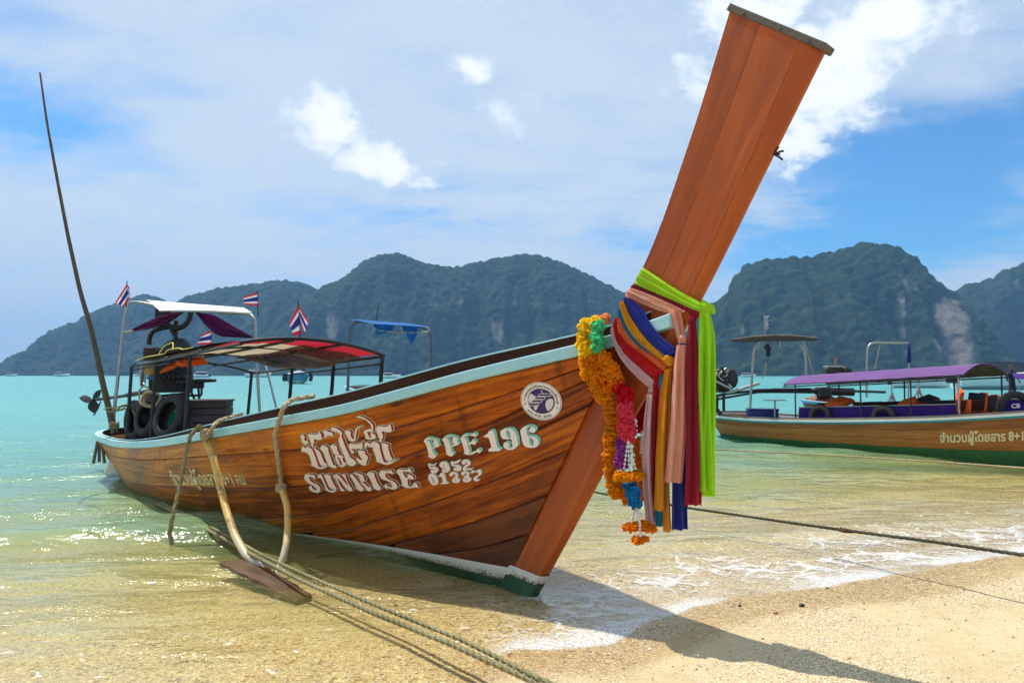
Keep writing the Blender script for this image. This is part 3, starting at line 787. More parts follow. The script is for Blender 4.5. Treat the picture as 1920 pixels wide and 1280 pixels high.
# green painted bottom and its white boot stripe
def lower(hull, q):   # q 0 at the stripe, 1 at the keel
    def f(t):
        W, K = np.array(hull.W(t)), np.array(hull.K(t)); p = W + (K - W) * q; p[1] += .05 * math.sin(math.pi * q) * min(1, max(0, (t - .15) * 3)); return p
    return f
mb = MB()
rows = [lower(HM, q) for q in np.linspace(0, 1, 7)]
P = np.array([[HM.B(*r(t)) for r in rows] + [HM.B(r(t)[0], -r(t)[1], r(t)[2]) for r in rows[::-1][1:]] for t in HM.ts])
mb.grid(P); mb.build('hull_bottom', M_BOTTOM, boat)
for sgn in (1, -1):
    mb = MB(); P, UV = [], []
    for t in HM.ts[:40]:
        a, b = HM.side(t, .975, .004), HM.side(t, 1.0, .006); lo = lower(HM, float(np.interp(t, [0, .12, .25], [.52, .42, .25])))(t) + np.array([0, .006, 0])
        wdt = np.interp(t, [0, .1, .22, .34, .5], [1, .8, .5, .22, .08])
        lo = b + (lo - b) * wdt; a = b + (a - b) * wdt
        row = [a, b, lo]
        P.append([B(p[0], p[1] * sgn, p[2]) for p in row]); UV.append([(t * 9, 0, 0), (t * 9, .5, 0), (t * 9, 1, 0)])
    mb.grid(np.array(P), np.array(UV)); mb.build('boot_stripe', M_STRIPE, boat)

# stem and prow boards (profiles in boat coordinates)
ST_R = [(-.30, .0), (-.219, .179), (.137, .898), (.379, 1.44), (.60, 1.74), (.877, 2.167), (1.187, 2.871), (1.455, 3.621)]
ST_F = [(-.0, .0), (.118, .179), (.585, .898), (.935, 1.44), (1.135, 1.74), (1.405, 2.167), (1.82, 2.871), (1.996, 3.206)]
_rear, _front = spline([(z, s) for s, z in ST_R]), spline([(z, s) for s, z in [(0, 0), (.333, .498), (.61, .939), (.965, 1.48), (1.288, 1.974), (1.645, 2.595), (1.996, 3.206)]])
def stem_line(h):
    """rear and front points of the stem at station h (0 foot .. 1 top)"""
    zr = .0 + 3.621 * h; zf = 3.206 * h
    return (float(_rear(zr)) if zr > .0 else -.30, zr), (float(_front(zf)), zf)
_rear = spline([(0.0, -.30), (.179, -.219), (.898, .137), (1.44, .379), (1.74, .60), (2.167, .877), (2.871, 1.187), (3.621, 1.455)])
def stem_pt(h, w, n):
    (s0, z0), (s1, z1) = stem_line(h); return B(s0 + (s1 - s0) * w, n, z0 + (z1 - z0) * w)
def stem_half(w, h): 
    cr = .965 - .17 * h
    return .046 if w <= cr else .046 + (.012 - .046) * (w - cr) / (1 - cr)
def stem_board(name, h0, h1, w0, w1, seed, n=34, edge=.004):
    mb = MB(); hs = np.linspace(h0, h1, n); P, UV = [], []
    for h in hs:
        a, b = (w0(h) if callable(w0) else w0), (w1(h) if callable(w1) else w1)
        ws = [a + edge * .1, a + edge * .6, (a + b) / 2, b - edge * .6, b - edge * .1]
        hn = [stem_half(w, h) for w in ws]; hn[0] -= .0016; hn[-1] -= .0016 if b < .99 else .0
        row = [(w, q) for w, q in zip(ws, hn)] + [(w, -q) for w, q in zip(ws[::-1], hn[::-1])]
        P.append([stem_pt(h, w, q) for w, q in row]); UV.append([(h * 3.7, w * .55, seed) for w, q in row])
    mb.grid(np.array(P), np.array(UV), closed_v=True)
    m = len(P[0])
    for i in (0, n - 1):
        b0 = len(mb.v)
        for q, uv in zip(P[i], UV[i]): mb.vert(q, uv)
        mb.f.append(tuple(range(b0, b0 + m)))
    return mb.build(name, M_STEM, boat, angle=25)
crease = lambda h: .965 - .17 * h
stem_board('stem_board', .0, .575, 0.0, crease, .31)
stem_board('stem_board', .576, 1.0, 0.0, lambda h: .36, .42)
stem_board('stem_board', .576, 1.0, lambda h: .3605, crease, .47)
stem_board('cutwater_strip', .047, 1.0, lambda h: crease(h) + .0012, 1.0, .50, 60)
# the stripe and the green paint carried round the foot of the stem
def foot_band(name, m, za, zb, off):
    mb = MB(); P, UV = [], []
    for i in range(5):
        row, ru = [], []
        z = za + (zb - za) * i / 4
        for (w, sg) in [(w, 1) for w in (.02, .3, .6, .9, .97, 1.0)] + [(w, -1) for w in (1.0, .97, .9, .6, .3, .02)]:
            sr, sf = float(_rear(max(z * 1.10, 0))), float(_front(max(z, 0))); ss = sr + (sf - sr) * w
            row.append(B(ss + (off * 2.2 if w == 1.0 else 0), (stem_half(min(w, 1), 0) + off * (2 if w > .8 else 1)) * sg, z + .02 * (1 - w))); ru.append((ss, 1 - i / 4, 0))
        P.append(row); UV.append(ru)
    mb.grid(np.array(P), np.array(UV)); mb.build(name, m, boat, angle=30)
foot_band('stem_stripe', M_STRIPE, .085, .150, .005)
foot_band('stem_foot_paint', M_BOTTOM, -.02, .088, .004)
# metal cap across the prow top with three screws
(s0, z0), (s1, z1) = stem_line(1.0)
ax = (B(s1, 0, z1) - B(s0, 0, z0)); L = ax.length; ax.normalize(); up = (BZv * 1.0 + BF * .55); up = (up - ax * up.dot(ax)).normalized(); ln = ax.cross(up).normalized()
M3 = Matrix((ax, ln, up)).transposed()
mb = MB(); mb.box(B((s0 + s1) / 2, 0, (z0 + z1) / 2) + up * -.006, (L + .035, .104, .040), M3, .004)
cap = mb.build('prow_cap', M_CAPSTEEL, boat, smooth=False)
for w in (.17, .58, .88):
    mb = MB(); c = B(s0 + (s1 - s0) * w, 0, z0 + (z1 - z0) * w) + BN * .0525 - up * .01
    mb.lathe(c, BN, [(0, .004), (.009, .003), (.010, 0)], 10); mb.build('screw', solid('dull_screw', (.10, .09, .08), .6, .5), cap)
# rails: light blue rubbing strake, dark coaming on top
def rail_path(sgn, dz, dn, s_from=1.13, n=None):
    pts = []
    for s in np.linspace(s_from, .74, 8)[:-1]:
        pts.append((s, .078 + dn, 1.70 + (s - .80) * .245))
    for t in HM.ts:
        p = np.array(HM.S(t)); 
        e = 1e-3; tg = np.array(HM.S(min(t + e, 1))) - np.array(HM.S(max(t - e, 0))); nn = np.array([tg[1], -tg[0]]); nn = nn / (np.linalg.norm(nn) + 1e-9)
        if nn[1] < 0 and t < .99: nn = -nn
        if t >= .99: nn = np.array([-1.0, 0])
        pts.append((p[0] + nn[0] * dn, max(p[1] + nn[1] * dn, .078 + dn if p[0] > .2 else 0), p[2]))
    return [(s, b * sgn, z + dz) for s, b, z in pts]
def rail_mesh(name, m, rect, sgn, seed, s_from=1.13, hfun=None):
    """sweep a rectangular profile [(dn, dz)...] along the sheer"""
    paths = [rail_path(sgn, dz, dn, s_from) for dn, dz in rect]
    n = len(paths[0]); mb = MB(); P, UV = [], []
    for i in range(n):
        row = []
        for j, (dn, dz) in enumerate(rect):
            s, b, z = paths[j][i]
            if hfun: z += (hfun(s) - 1) * dz
            row.append(B(s, b, z))
        P.append(row); mid = (rect[0][1] + rect[2][1]) / 2
        UV.append([(paths[0][i][0], dz - mid, seed) for dn, dz in rect])
    mb.grid(np.array(P), np.array(UV), closed_v=True)
    for i in (0, n - 1):
        b0 = len(mb.v)
        for q in P[i]: mb.vert(q, (0, 0, seed))
        mb.f.append(tuple(range(b0, b0 + len(rect))))
    return mb.build(name, m, boat, angle=30)
ch = spline([(1.2, .85), (.4, .85), (-.5, .95), (-1.4, 1.0), (-2.4, .95), (-3.4, .85), (-4.5, .72), (-5.5, .58), (-7, .5), (-9.7, .5)])
for sgn in (1, -1):
    rail_mesh('rubbing_strake', M_RAIL, [(-.028, -.004), (.026, -.004), (.030, .002), (.030, .070), (.026, .076), (-.028, .076)], sgn, 0)
    rail_mesh('coaming', M_DARKWOOD, [(-.060, -.03), (-.030, -.03), (-.030, .165), (-.034, .17), (-.056, .17), (-.060, .165)], sgn, .3, .95, lambda s: ch(s))
    rail_mesh('coaming_cap', M_RAIL, [(-.064, .171), (-.027, .171), (-.027, .180), (-.029, .182), (-.062, .182), (-.064, .180)], sgn, .7, .95, lambda s: ch(s))
# floor inside
mb = MB()
P = []
for t in HM.ts[6:-1]:
    a = HM.side(t, .62, -.03); P.append([B(a[0], a[1] * k, a[2]) for k in (1, .5, 0, -.5, -1)])
mb.grid(np.array(P)); mb.build('floor_boards', M_GREYWOOD, boat)
# stern deck
P = []
for t in HM.ts[-16:]:
    a = HM.side(t, .12, -.03); P.append([B(a[0], a[1] * k, a[2] ) for k in (1, .5, 0, -.5, -1)])
mb = MB(); mb.grid(np.array(P)); mb.build('stern_deck', M_DARKWOOD, boat)
# foredeck closing the bow
P = []
for t in HM.ts[:14]:
    a = HM.side(t, .02, -.03); P.append([B(a[0], a[1] * k, a[2] + .02) for k in (1, .5, 0, -.5, -1)])
mb = MB(); mb.grid(np.array(P)); mb.build('foredeck', M_DARKWOOD, boat)

# ------------------------------------------------------------------ painted lettering on the hull
def project(P):
    d = P - CAMP; cp, sp = math.cos(PITCH), math.sin(PITCH)
    w = d.y * cp + d.z * sp; up = -d.y * sp + d.z * cp
    return 960 + FPX * d.x / w, 640 - FPX * up / w
_last = [.2, .4]
def on_hull(u, v, off, hull=HM):
    """the point of the hull's near side, raised by off, that carries this spot of the lettering"""
    t, q = _last
    for it in range(14):
        a = project(hull.pt(t, q)); e = 1e-3
        b = project(hull.pt(t + e, q)); c = project(hull.pt(t, q + e))
        j11, j21, j12, j22 = (b[0] - a[0]) / e, (b[1] - a[1]) / e, (c[0] - a[0]) / e, (c[1] - a[1]) / e
        du, dv = u - a[0], v - a[1]; det = j11 * j22 - j12 * j21
        if abs(du) + abs(dv) < .02: break
        t = min(max(t + max(-.1, min(.1, (du * j22 - dv * j12) / det)), .002), .97); q = min(max(q + max(-.2, min(.2, (dv * j11 - du * j21) / det)), .0), .999)
    _last[0], _last[1] = t, q
    return hull.pt(t, q, off)
def offset_poly(poly, d):
    n = len(poly); area = sum(poly[i][0] * poly[(i + 1) % n][1] - poly[(i + 1) % n][0] * poly[i][1] for i in range(n))
    sg = 1 if area > 0 else -1; out = []
    for i in range(n):
        p0, p1, p2 = Vector(poly[i - 1]), Vector(poly[i]), Vector(poly[(i + 1) % n])
        e1, e2 = (p1 - p0), (p2 - p1)
        if e1.length < 1e-9 or e2.length < 1e-9: continue
        e1.normalize(); e2.normalize()
        n1, n2 = Vector((e1.y, -e1.x)) * sg, Vector((e2.y, -e2.x)) * sg
        m = n1 + n2; l = m.length
        if l < .5: m = n1 * 1.0
        else: m = m / l / max(l / 2, .55)
        out.append(tuple(p1 + m * d))
    return out
def smooth_poly(poly):
    """round the traced corners a little: one Chaikin pass"""
    out = []
    n = len(poly)
    for i in range(n):
        a, b = poly[i], poly[(i + 1) % n]
        out.append((a[0] * .82 + b[0] * .18, a[1] * .82 + b[1] * .18)); out.append((a[0] * .18 + b[0] * .82, a[1] * .18 + b[1] * .82))
    return out
def decal(mb, loops, off, mapper):
    vs = [[Vector((x, y, 0)) for x, y in lp] for lp in loops]
    flat = [p for lp in loops for p in lp]
    tris = tessellate_polygon(vs); b = len(mb.v)
    for p in flat: mb.vert(mapper(p[0], p[1], off))
    for t in tris: mb.f.append(tuple(b + i for i in t))
def flat_paint(name, c, rough=.55):
    def f(T):
        p = T.n('ShaderNodeTexCoord').outputs['Object']; n = T.noise(p, 45, 5, .7).outputs[0]; n2 = T.noise(p, 5, 4, .6).outputs[0]
        cc = T.mix(T.mul(T.sstep(T.add(T.mul(n, .6), T.mul(n2, .4)), .60, .76), .30), (*c, 1), (c[0] * .55 + .03, c[1] * .42 + .015, c[2] * .33 + .005, 1))
        return principled(T, cc, rough, 0, .35)
    return mat(name, f)
P_WHITE, P_RED = flat_paint('letter_white', (.88, .78, .72)), flat_paint('letter_red', (.34, .012, .014))
P_SAGE, P_TEAL, P_GREY = flat_paint('letter_sage', (.50, .60, .48)), flat_paint('letter_teal', (.20, .50, .42)), flat_paint('letter_grey', (.46, .43, .36))
P_BLACK, P_PURPLE, P_CREAM = flat_paint('letter_black', (.018, .016, .02)), flat_paint('emblem_purple', (.045, .02, .14)), flat_paint('letter_cream', (.74, .66, .42))
def lettering(polys, origin, scale, main, shadow, outline, sh, ol, name='painted_letter', shrink=0.0):
    """each entry is one letter: a list of polygons, or polygons with holes given as (outer, [holes])"""
    for letter in polys:
        mbs = {}
        k = 0
        root = None
        for poly in letter:
            outer, holes = (poly if isinstance(poly, tuple) else (poly, []))
            tr = lambda lp: [(origin[0] + x / scale, origin[1] + y / scale) for x, y in lp]
            o = smooth_poly(tr(outer)); hs = [smooth_poly(tr(h)) for h in holes]
            sh_o = [(x + sh[0], y + sh[1]) for x, y in o]; sh_h = [[(x + sh[0], y + sh[1]) for x, y in h] for h in hs]
            lay = [(main, [o] + hs, .0062)]
            if shadow: lay += [(shadow, [sh_o] + sh_h, .0047), (shadow, [[(x + sh[0] * .5, y + sh[1] * .5) for x, y in o]] + [[(x + sh[0] * .5, y + sh[1] * .5) for x, y in h] for h in hs], .0042)]
            if outline:
                lay.append((outline, [offset_poly(o, ol)], .0028))
                if shadow: lay.append((outline, [offset_poly(sh_o, ol)], .0020))
            for m, loops, off in lay:
                decal(mbs.setdefault(m.name, (MB(), m))[0], loops, off + k * .00022, on_hull)
            k += 1
        first = True
        for nm, (b, m) in sorted(mbs.items(), key=lambda q: q[1][1] is not main):
            ob = b.build(name if first else 'letter_outline', m, boat if first else root, smooth=False)
            if first: root = ob; first = False
_last[:] = [.22, .35]
R3 = [  # S U N R(stem)
 [[(110,340),(150,300),(240,285),(320,300),(370,300),(420,340),(440,400),(410,430),(380,390),(320,360),(270,350),(245,390),(260,450),(320,510),(400,560),(480,580),(560,650),(590,720),(580,790),(520,840),(440,830),(340,800),(280,770),(250,710),(250,660),(310,635),(330,660),(350,710),(400,750),(470,770),(480,740),(450,700),(400,640),(310,590),(220,550),(150,480),(110,410)]],
 [[(520,390),(525,320),(580,290),(635,315),(640,350),(800,720),(860,765),(940,780),(1010,745),(1060,720),(1040,790),(980,830),(890,820),(790,780),(715,735),(750,710),(690,580),(610,400)],
  [(700,370),(710,320),(770,295),(850,305),(910,350),(895,385),(1020,640),(1085,705),(1040,750),(960,730),(860,690),(800,570),(740,420)]],
 [[(1040,420),(1080,420),(1120,480),(1180,620),(1250,720),(1300,730),(1290,790),(1230,790),(1180,760),(1200,740),(1130,600)],
  [(985,400),(1000,330),(1060,295),(1130,310),(1200,380),(1330,540),(1480,670),(1545,700),(1530,770),(1480,800),(1430,770),(1390,740),(1280,600),(1150,450),(1060,390)],
  [(1230,310),(1290,280),(1360,320),(1340,350),(1420,540),(1520,700),(1480,690),(1380,520),(1300,380)]],
]
lettering(R3, (565, 870), 16, P_WHITE, P_RED, P_SAGE, (3.3, -1.3), 1.2)
r3 = lambda lp: [((565 + x / 16 - 670) * 14.77, (870 + y / 16 - 865) * 14.77) for x, y in lp]
R4 = [
 [r3([(1470,330),(1500,290),(1570,320),(1640,400),(1760,560),(1850,680),(1900,700),(1840,790),(1780,790),(1700,740),(1650,700),(1680,690),(1600,540),(1500,370)]),
  [(-80,290),(0,300),(90,330),(190,370),(175,400),(230,520),(140,560),(110,540),(60,380),(-20,330)], [(90,570),(150,560),(200,590),(300,680),(400,690),(390,790),(320,800),(260,760),(230,700)]],
 [[(290,310),(360,280),(440,290),(510,330),(475,350),(560,560),(640,680),(670,700),(640,770),(570,780),(490,740),(450,690),(430,600),(350,430),(280,350)]],
 [[(630,300),(660,250),(740,240),(850,250),(900,235),(950,230),(1000,290),(990,330),(930,310),(870,290),(820,300),(785,350),(800,420),(870,480),(980,520),(1060,570),(1120,650),(1110,720),(1030,760),(930,740),(850,690),(830,760),(780,710),(755,650),(810,620),(850,660),(950,710),(990,690),(970,620),(920,550),(830,510),(720,480),(650,420),(620,350)]],
 [[(1100,290),(1130,220),(1200,205),(1330,220),(1420,220),(1420,170),(1500,210),(1520,290),(1440,270),(1330,260),(1260,270),(1330,400),(1370,440),(1420,420),(1410,340),(1500,360),(1570,410),(1560,490),(1480,460),(1400,475),(1410,560),(1420,660),(1500,680),(1560,650),(1580,570),(1660,600),(1690,640),(1700,715),(1620,690),(1540,710),(1440,720),(1340,700),(1270,650),(1220,650),(1270,620),(1230,500),(1180,370)]],
]
lettering(R4, (670, 865), 14.77, P_WHITE, P_RED, P_SAGE, (3.3, -1.3), 1.2)
R1 = [
 [[(50,520),(70,470),(110,480),(140,520),(110,560),(150,600),(190,580),(200,620),(170,660),(110,650),(70,600),(90,580)],
  [(200,480),(240,460),(330,465),(400,460),(425,400),(460,470),(480,540),(440,570),(360,560),(310,560),(330,620),(300,660),(310,700),(280,730),(275,690),(260,630),(240,570),(210,510)],
  [(70,760),(90,700),(150,740),(190,700),(270,750),(300,800),(360,960),(400,1090),(430,1120),(500,1110),(600,1050),(560,1110),(480,1150),(390,1140),(300,1090),(265,1080),(280,1050),(230,880),(180,830),(110,800),(80,810)],
  [(300,740),(340,740),(440,810),(470,900),(530,1030),(590,1055),(500,1090),(440,1060),(400,960),(350,800)]],
 [[(500,400),(540,380),(640,420),(690,430),(690,500),(640,490),(590,480),(560,530),(530,510),(540,460)]],
 [[(440,740),(480,690),(540,690),(610,740),(600,790),(660,960),(710,1080),(760,1080),(760,1130),(680,1130),(600,1080),(560,960),(520,830),(480,800)],
  [(640,700),(690,670),(760,690),(790,720),(770,760),(830,850),(780,860),(720,860),(690,780)],
  [(740,890),(790,860),(870,880),(920,920),(880,930),(910,1010),(970,1050),(900,1110),(830,1100),(860,1060),(890,1080),(860,1000),(820,920),(780,920),(830,1020),(850,1090),(800,1060),(750,960)]],
 [[(660,330),(740,330),(820,370),(890,430),(860,490),(940,700),(1040,920),(1090,950),(1150,1000),(1160,1040),(1100,1090),(1040,1090),(960,1040),(960,980),(890,820),(800,570),(850,510),(820,430),(740,400),(670,400)]],
]
lettering(R1, (560, 770), 10.67, P_WHITE, P_RED, P_SAGE, (3.4, -1.5), 1.3)
R2 = [
 [[(80,420),(110,390),(170,390),(210,430),(190,460),(220,550),(270,550),(280,420),(300,360),(350,320),(410,310),(340,350),(310,420),(300,560),(250,600),(170,590),(130,500)]],
 [[(160,680),(190,650),(330,660),(400,650),(415,610),(440,680),(430,750),(350,740),(240,750),(200,760),(270,800),(250,850),(200,800),(170,740)],
  [(340,790),(400,780),(490,800),(480,850),(550,910),(520,1000),(500,1080),(420,1070),(340,1010),(300,960),(330,930),(370,960),(430,980),(410,930),(370,870)]],
 [[(465,700),(480,640),(540,620),(590,660),(650,610),(720,620),(780,670),(770,720),(810,860),(850,1000),(900,1030),(980,1000),(1140,965),(1050,1010),(960,1060),(860,1060),(770,1020),(710,1000),(720,970),(680,840),(640,760),(660,700),(610,720),(560,700),(520,680),(500,740)],
  [(820,640),(870,640),(960,670),(940,720),(990,880),(1040,960),(960,990),(900,960),(860,860),(830,700)],
  [(700,360),(730,310),(800,300),(940,310),(985,250),(1010,330),(1020,400),(950,420),(870,400),(810,400),(850,500),(820,560),(820,600),(770,610),(780,560),(750,460)]],
 [[(310,120),(360,100),(430,110),(520,160),(600,220),(650,290),(640,400),(610,430),(600,400),(620,320),(590,250),(510,180),(420,130)],
  [(450,400),(500,380),(600,340),(610,400),(560,410),(520,410),(570,520),(610,540),(590,440),(640,440),(690,470),(700,540),(600,560),(500,550),(490,480)]],
]
lettering(R2, (640, 770), 10.67, P_WHITE, P_RED, P_SAGE, (3.4, -1.5), 1.3)
R5 = [
 [[(75,420),(110,370),(160,400),(230,410),(290,500),(340,680),(385,790),(465,830),(410,930),(330,940),(260,900),(195,870),(245,850),(150,490)],
  [(110,360),(170,315),(280,320),(520,390),(510,440),(530,530),(570,560),(480,600),(330,640),(320,610),(430,580),(380,520),(370,440),(400,400),(260,350),(160,390)]],
 [[(625,380),(690,300),(760,320),(840,390),(880,560),(930,740),(995,800),(940,875),(860,870),(740,800),(775,780),(700,460)],
  [(690,290),(780,255),(880,250),(1000,280),(1110,330),(1095,400),(1120,480),(1160,510),(1040,560),(890,590),(880,565),(1010,530),(950,450),(940,370),(970,310),(860,275),(740,300)]],
 [[(1175,340),(1230,270),(1290,290),(1370,380),(1410,540),(1470,740),(1440,790),(1330,790),(1300,760),(1310,730),(1250,500)],
  [(1230,270),(1270,220),(1330,220),(1540,230),(1570,160),(1670,230),(1660,300),(1560,260),(1400,250),(1300,280)],
  [(1410,490),(1530,430),(1545,350),(1665,430),(1620,540),(1540,500),(1420,520)],
  [(1240,780),(1320,770),(1440,790),(1560,760),(1680,690),(1690,640),(1810,690),(1770,785),(1690,740),(1560,810),(1440,835),(1350,820),(1290,785)]],
]
lettering(R5, (790, 800), 16, P_WHITE, P_TEAL, P_BLACK, (4.2, -3.4), .55)
R6 = [
 [[(100,470),(170,440),(230,400),(250,325),(370,320),(400,360),(490,790),(580,820),(580,885),(260,900),(240,870),(260,815),(320,800),(330,780),(260,510),(130,500)]],
 [([(570,350),(600,310),(680,280),(790,265),(880,270),(960,330),(1020,430),(1060,620),(1070,730),(1010,790),(940,840),(850,860),(750,840),(670,780),(650,700),(700,640),(760,640),(820,680),(830,740),(770,790),(830,800),(900,800),(920,760),(880,550),(850,545),(740,560),(640,550),(590,480)], [[(725,330),(770,300),(810,320),(850,430),(880,510),(800,520),(760,480)]])],
 [([(1125,340),(1150,270),(1220,220),(1310,190),(1420,190),(1510,220),(1560,290),(1540,360),(1480,385),(1400,370),(1365,310),(1400,250),(1440,220),(1350,210),(1300,240),(1290,330),(1330,480),(1400,465),(1510,480),(1610,540),(1640,650),(1620,740),(1540,790),(1420,795),(1290,780),(1210,700),(1170,560)], [[(1370,500),(1430,510),(1490,600),(1510,740),(1430,740),(1380,660)]])],
]
lettering(R6, (900, 785), 14.77, P_WHITE, P_TEAL, P_BLACK, (4.2, -3.6), .55)
R7 = [
 [[(120,200),(200,230),(290,250),(340,210),(375,180),(370,240),(300,280),(200,260),(190,290),(210,340),(280,300),(360,320),(420,370),(440,420),(400,480),(320,500),(240,480),(200,430),(240,390),(300,390),(320,420),(310,460),(350,440),(340,380),(280,360),(190,380),(150,290)]],
 [([(475,240),(500,180),(580,150),(670,160),(740,230),(790,380),(770,440),(700,480),(610,480),(550,430),(550,380),(610,370),(650,400),(640,440),(690,430),(650,340),(560,350),(490,300)], [[(570,200),(610,220),(640,300),(610,310)]])],
 [[(800,150),(880,160),(990,150),(1060,90),(1110,120),(1060,180),(960,210),(890,210),(890,260),(980,240),(1080,270),(1140,340),(1120,410),(1050,450),(960,430),(890,380),(910,330),(980,330),(1000,370),(980,410),(1010,410),(1000,320),(940,280),(870,310),(830,240)]],
 [[(1140,170),(1170,110),(1260,90),(1360,120),(1410,190),(1380,270),(1270,330),(1260,370),(1330,350),(1420,370),(1480,320),(1470,380),(1400,410),(1320,390),(1270,430),(1190,420),(1180,340),(1230,270),(1310,230),(1310,170),(1270,150),(1280,200),(1220,240),(1160,230)]],
 [([(130,580),(180,520),(270,500),(350,540),(400,620),(440,760),(430,820),(350,860),(260,850),(190,760),(150,680)], [[(220,570),(260,600),(320,720),(340,820),(290,770),(240,670)]])],
 [[(440,580),(490,540),(510,490),(560,470),(610,500),(640,580),(690,770),(760,770),(760,810),(530,830),(510,790),(590,770),(540,600),(470,610)]],
 [[(770,530),(820,470),(900,460),(990,490),(1040,560),(1000,620),(1060,660),(1090,720),(1060,780),(960,800),(880,770),(850,710),(880,660),(940,660),(960,690),(940,760),(980,720),(980,660),(900,640),(900,610),(960,600),(950,530),(900,500),(890,570),(830,600),(780,570)]],
 [[(1120,490),(1180,450),(1270,440),(1350,480),(1380,540),(1330,600),(1400,640),(1430,700),(1380,760),(1270,780),(1190,750),(1170,680),(1210,640),(1270,660),(1280,690),(1250,730),(1310,720),(1300,650),(1210,620),(1220,580),(1300,570),(1290,500),(1240,480),(1250,530),(1200,570),(1140,540)]],
 [[(1410,440),(1480,420),(1560,450),(1640,390),(1720,400),(1740,500),(1720,560),(1640,600),(1600,630),(1610,690),(1690,700),(1640,740),(1560,740),(1500,700),(1500,640),(1560,590),(1650,550),(1640,470),(1570,470),(1500,460),(1500,500),(1430,500)]],
]
lettering(R7, (795, 855), 16, P_WHITE, P_GREY, P_BLACK, (2.0, -1.5), .5)

# text set with the built-in font, converted to plain mesh and laid on a surface
def text_loops(txt, extent=1.0):
    """triangles of a line of text in its own plane: (verts, faces), x from 0 to width, baseline y = 0"""
    cu = bpy.data.curves.new('txt', 'FONT'); cu.body = txt; cu.size = 1.0; cu.resolution_u = 3; cu.offset = extent
    ob = bpy.data.objects.new('txt', cu); scene.collection.objects.link(ob)
    dg = bpy.context.evaluated_depsgraph_get(); me = bpy.data.meshes.new_from_object(ob.evaluated_get(dg))
    V = np.array([v.co[:2] for v in me.vertices]).reshape(-1, 2); Fc = [tuple(p.vertices) for p in me.polygons]
    bpy.data.objects.remove(ob); bpy.data.curves.remove(cu); bpy.data.meshes.remove(me)
    return V, Fc
def text_on(txt, quad, mapper, off, m, parent, name='painted_words', extent=.012):
    """quad: pixel corners of the text box: baseline-left, baseline-right, top-right, top-left"""
    V, Fc = text_loops(txt, extent)
    if len(V) == 0: return None
    w = V[:, 0].max(); h = .70; mb = MB()
    a, b, c, d = [Vector(q) for q in quad]
    for x, y in V:
        s, t = x / w, y / h
        p = (a * (1 - s) + b * s) * (1 - t) + (d * (1 - s) + c * s) * t
        mb.vert(mapper(p.x, p.y, off))
    mb.f = Fc
    return mb.build(name, m, parent, smooth=False)
_last[:] = [.42, .4]
text_on('จำนวนผู้โดยสาร 8+1 คน', [(328, 908), (463, 908), (452, 884), (315, 884)], on_hull, .003, P_CREAM, boat, extent=.016)

# round emblem of the boatmen's cooperative
_last[:] = [.03, .25]
EC = (960 + 708 / 12.8, 700 + 660 / 12.8); ES = 1 / 12.8
def em(x, y):  # unit disc (radius 1, y up) to photo position on the hull
    return EC[0] + (495 * x + 10 * y) * ES, EC[1] - (455 * y - 62 * x) * ES
def disc(r, n=48, a0=0, a1=2 * math.pi): return [(r * math.cos(a0 + (a1 - a0) * i / n), r * math.sin(a0 + (a1 - a0) * i / n)) for i in range(n)]
emb = None
def emblem(loops, m, off):
    global emb
    mb = MB(); decal(mb, [[em(x, y) for x, y in lp] for lp in loops], off, on_hull)
    o = mb.build('emblem' if emb is None else 'emblem_mark', m, boat if emb is None else emb, smooth=False)
    if emb is None: emb = o
emblem([disc(1.0)], P_WHITE, .0030)
emblem([disc(.965), disc(.945)], P_BLACK, .0040)
emblem([disc(.66, 40)], P_BLACK, .0040)
emblem([disc(.635, 40)], P_PURPLE, .0048)
P_EWHITE = flat_paint('emblem_white', (.70, .66, .60))
z_ = lambda lp: [((x - 708) / 495, -(y - 660 - (x - 708) * .125) / 455) for x, y in lp]
emblem([z_([(440, 490), (480, 480), (560, 545), (600, 545), (560, 600), (500, 640), (480, 690), (410, 700), (395, 620), (405, 550)])], P_EWHITE, .0056)
emblem([z_([(905, 600), (980, 605), (1005, 660), (1000, 750), (960, 840), (880, 905), (830, 830), (810, 740), (830, 650)])], P_EWHITE, .0056)
emblem([z_([(530, 790), (640, 700), (640, 770), (610, 850), (575, 895)])], P_EWHITE, .0056)
for k, (x0, x1, y) in enumerate(((640, 930, 510), (560, 790, 585), (490, 720, 655), (410, 640, 735))):
    emblem([z_([(x0 + 30, y - 34), (x1, y - 34), (x1 + 22, y - 10), (x1 + 12, y + 24), (x1 - 10, y + 40), (x0 + 10, y + 40), (x0 - 12, y + 18), (x0, y - 14)])], P_EWHITE, .0060 + k * .0002)
    emblem([z_([(x0 + 34, y - 20), (x1 - 6, y - 20), (x1 + 4, y - 6), (x1 - 14, y + 22), (x0 + 14, y + 22), (x0 + 6, y + 8), (x0 + 14, y - 10)])], P_PURPLE, .0069 + k * .0002)
emblem([z_([(705, 395), (725, 395), (730, 440), (760, 470), (930, 480), (930, 492), (740, 480), (712, 440)])], P_EWHITE, .0066)
def ring_text(txt, r, a_mid, span, top, size):
    V, Fc = text_loops(txt, .02)
    if len(V) == 0: return
    w = V[:, 0].max(); mb = MB()
    for x, y in V:
        s = x / w - .5
        if top: a = a_mid - s * span; rr = r + y * size
        else: a = a_mid + s * span; rr = r - y * size
        mb.vert(on_hull(*em(rr * math.cos(a), rr * math.sin(a)), .0044))
    mb.f = Fc; mb.build('emblem_words', P_BLACK, emb, smooth=False)
ring_text('สหกรณ์เรือหางยาวบริการ', .715, math.radians(86), math.radians(172), True, .205)
ring_text('เกาะ พี.พี. จำกัด', .88, math.radians(264), math.radians(88), False, .19)
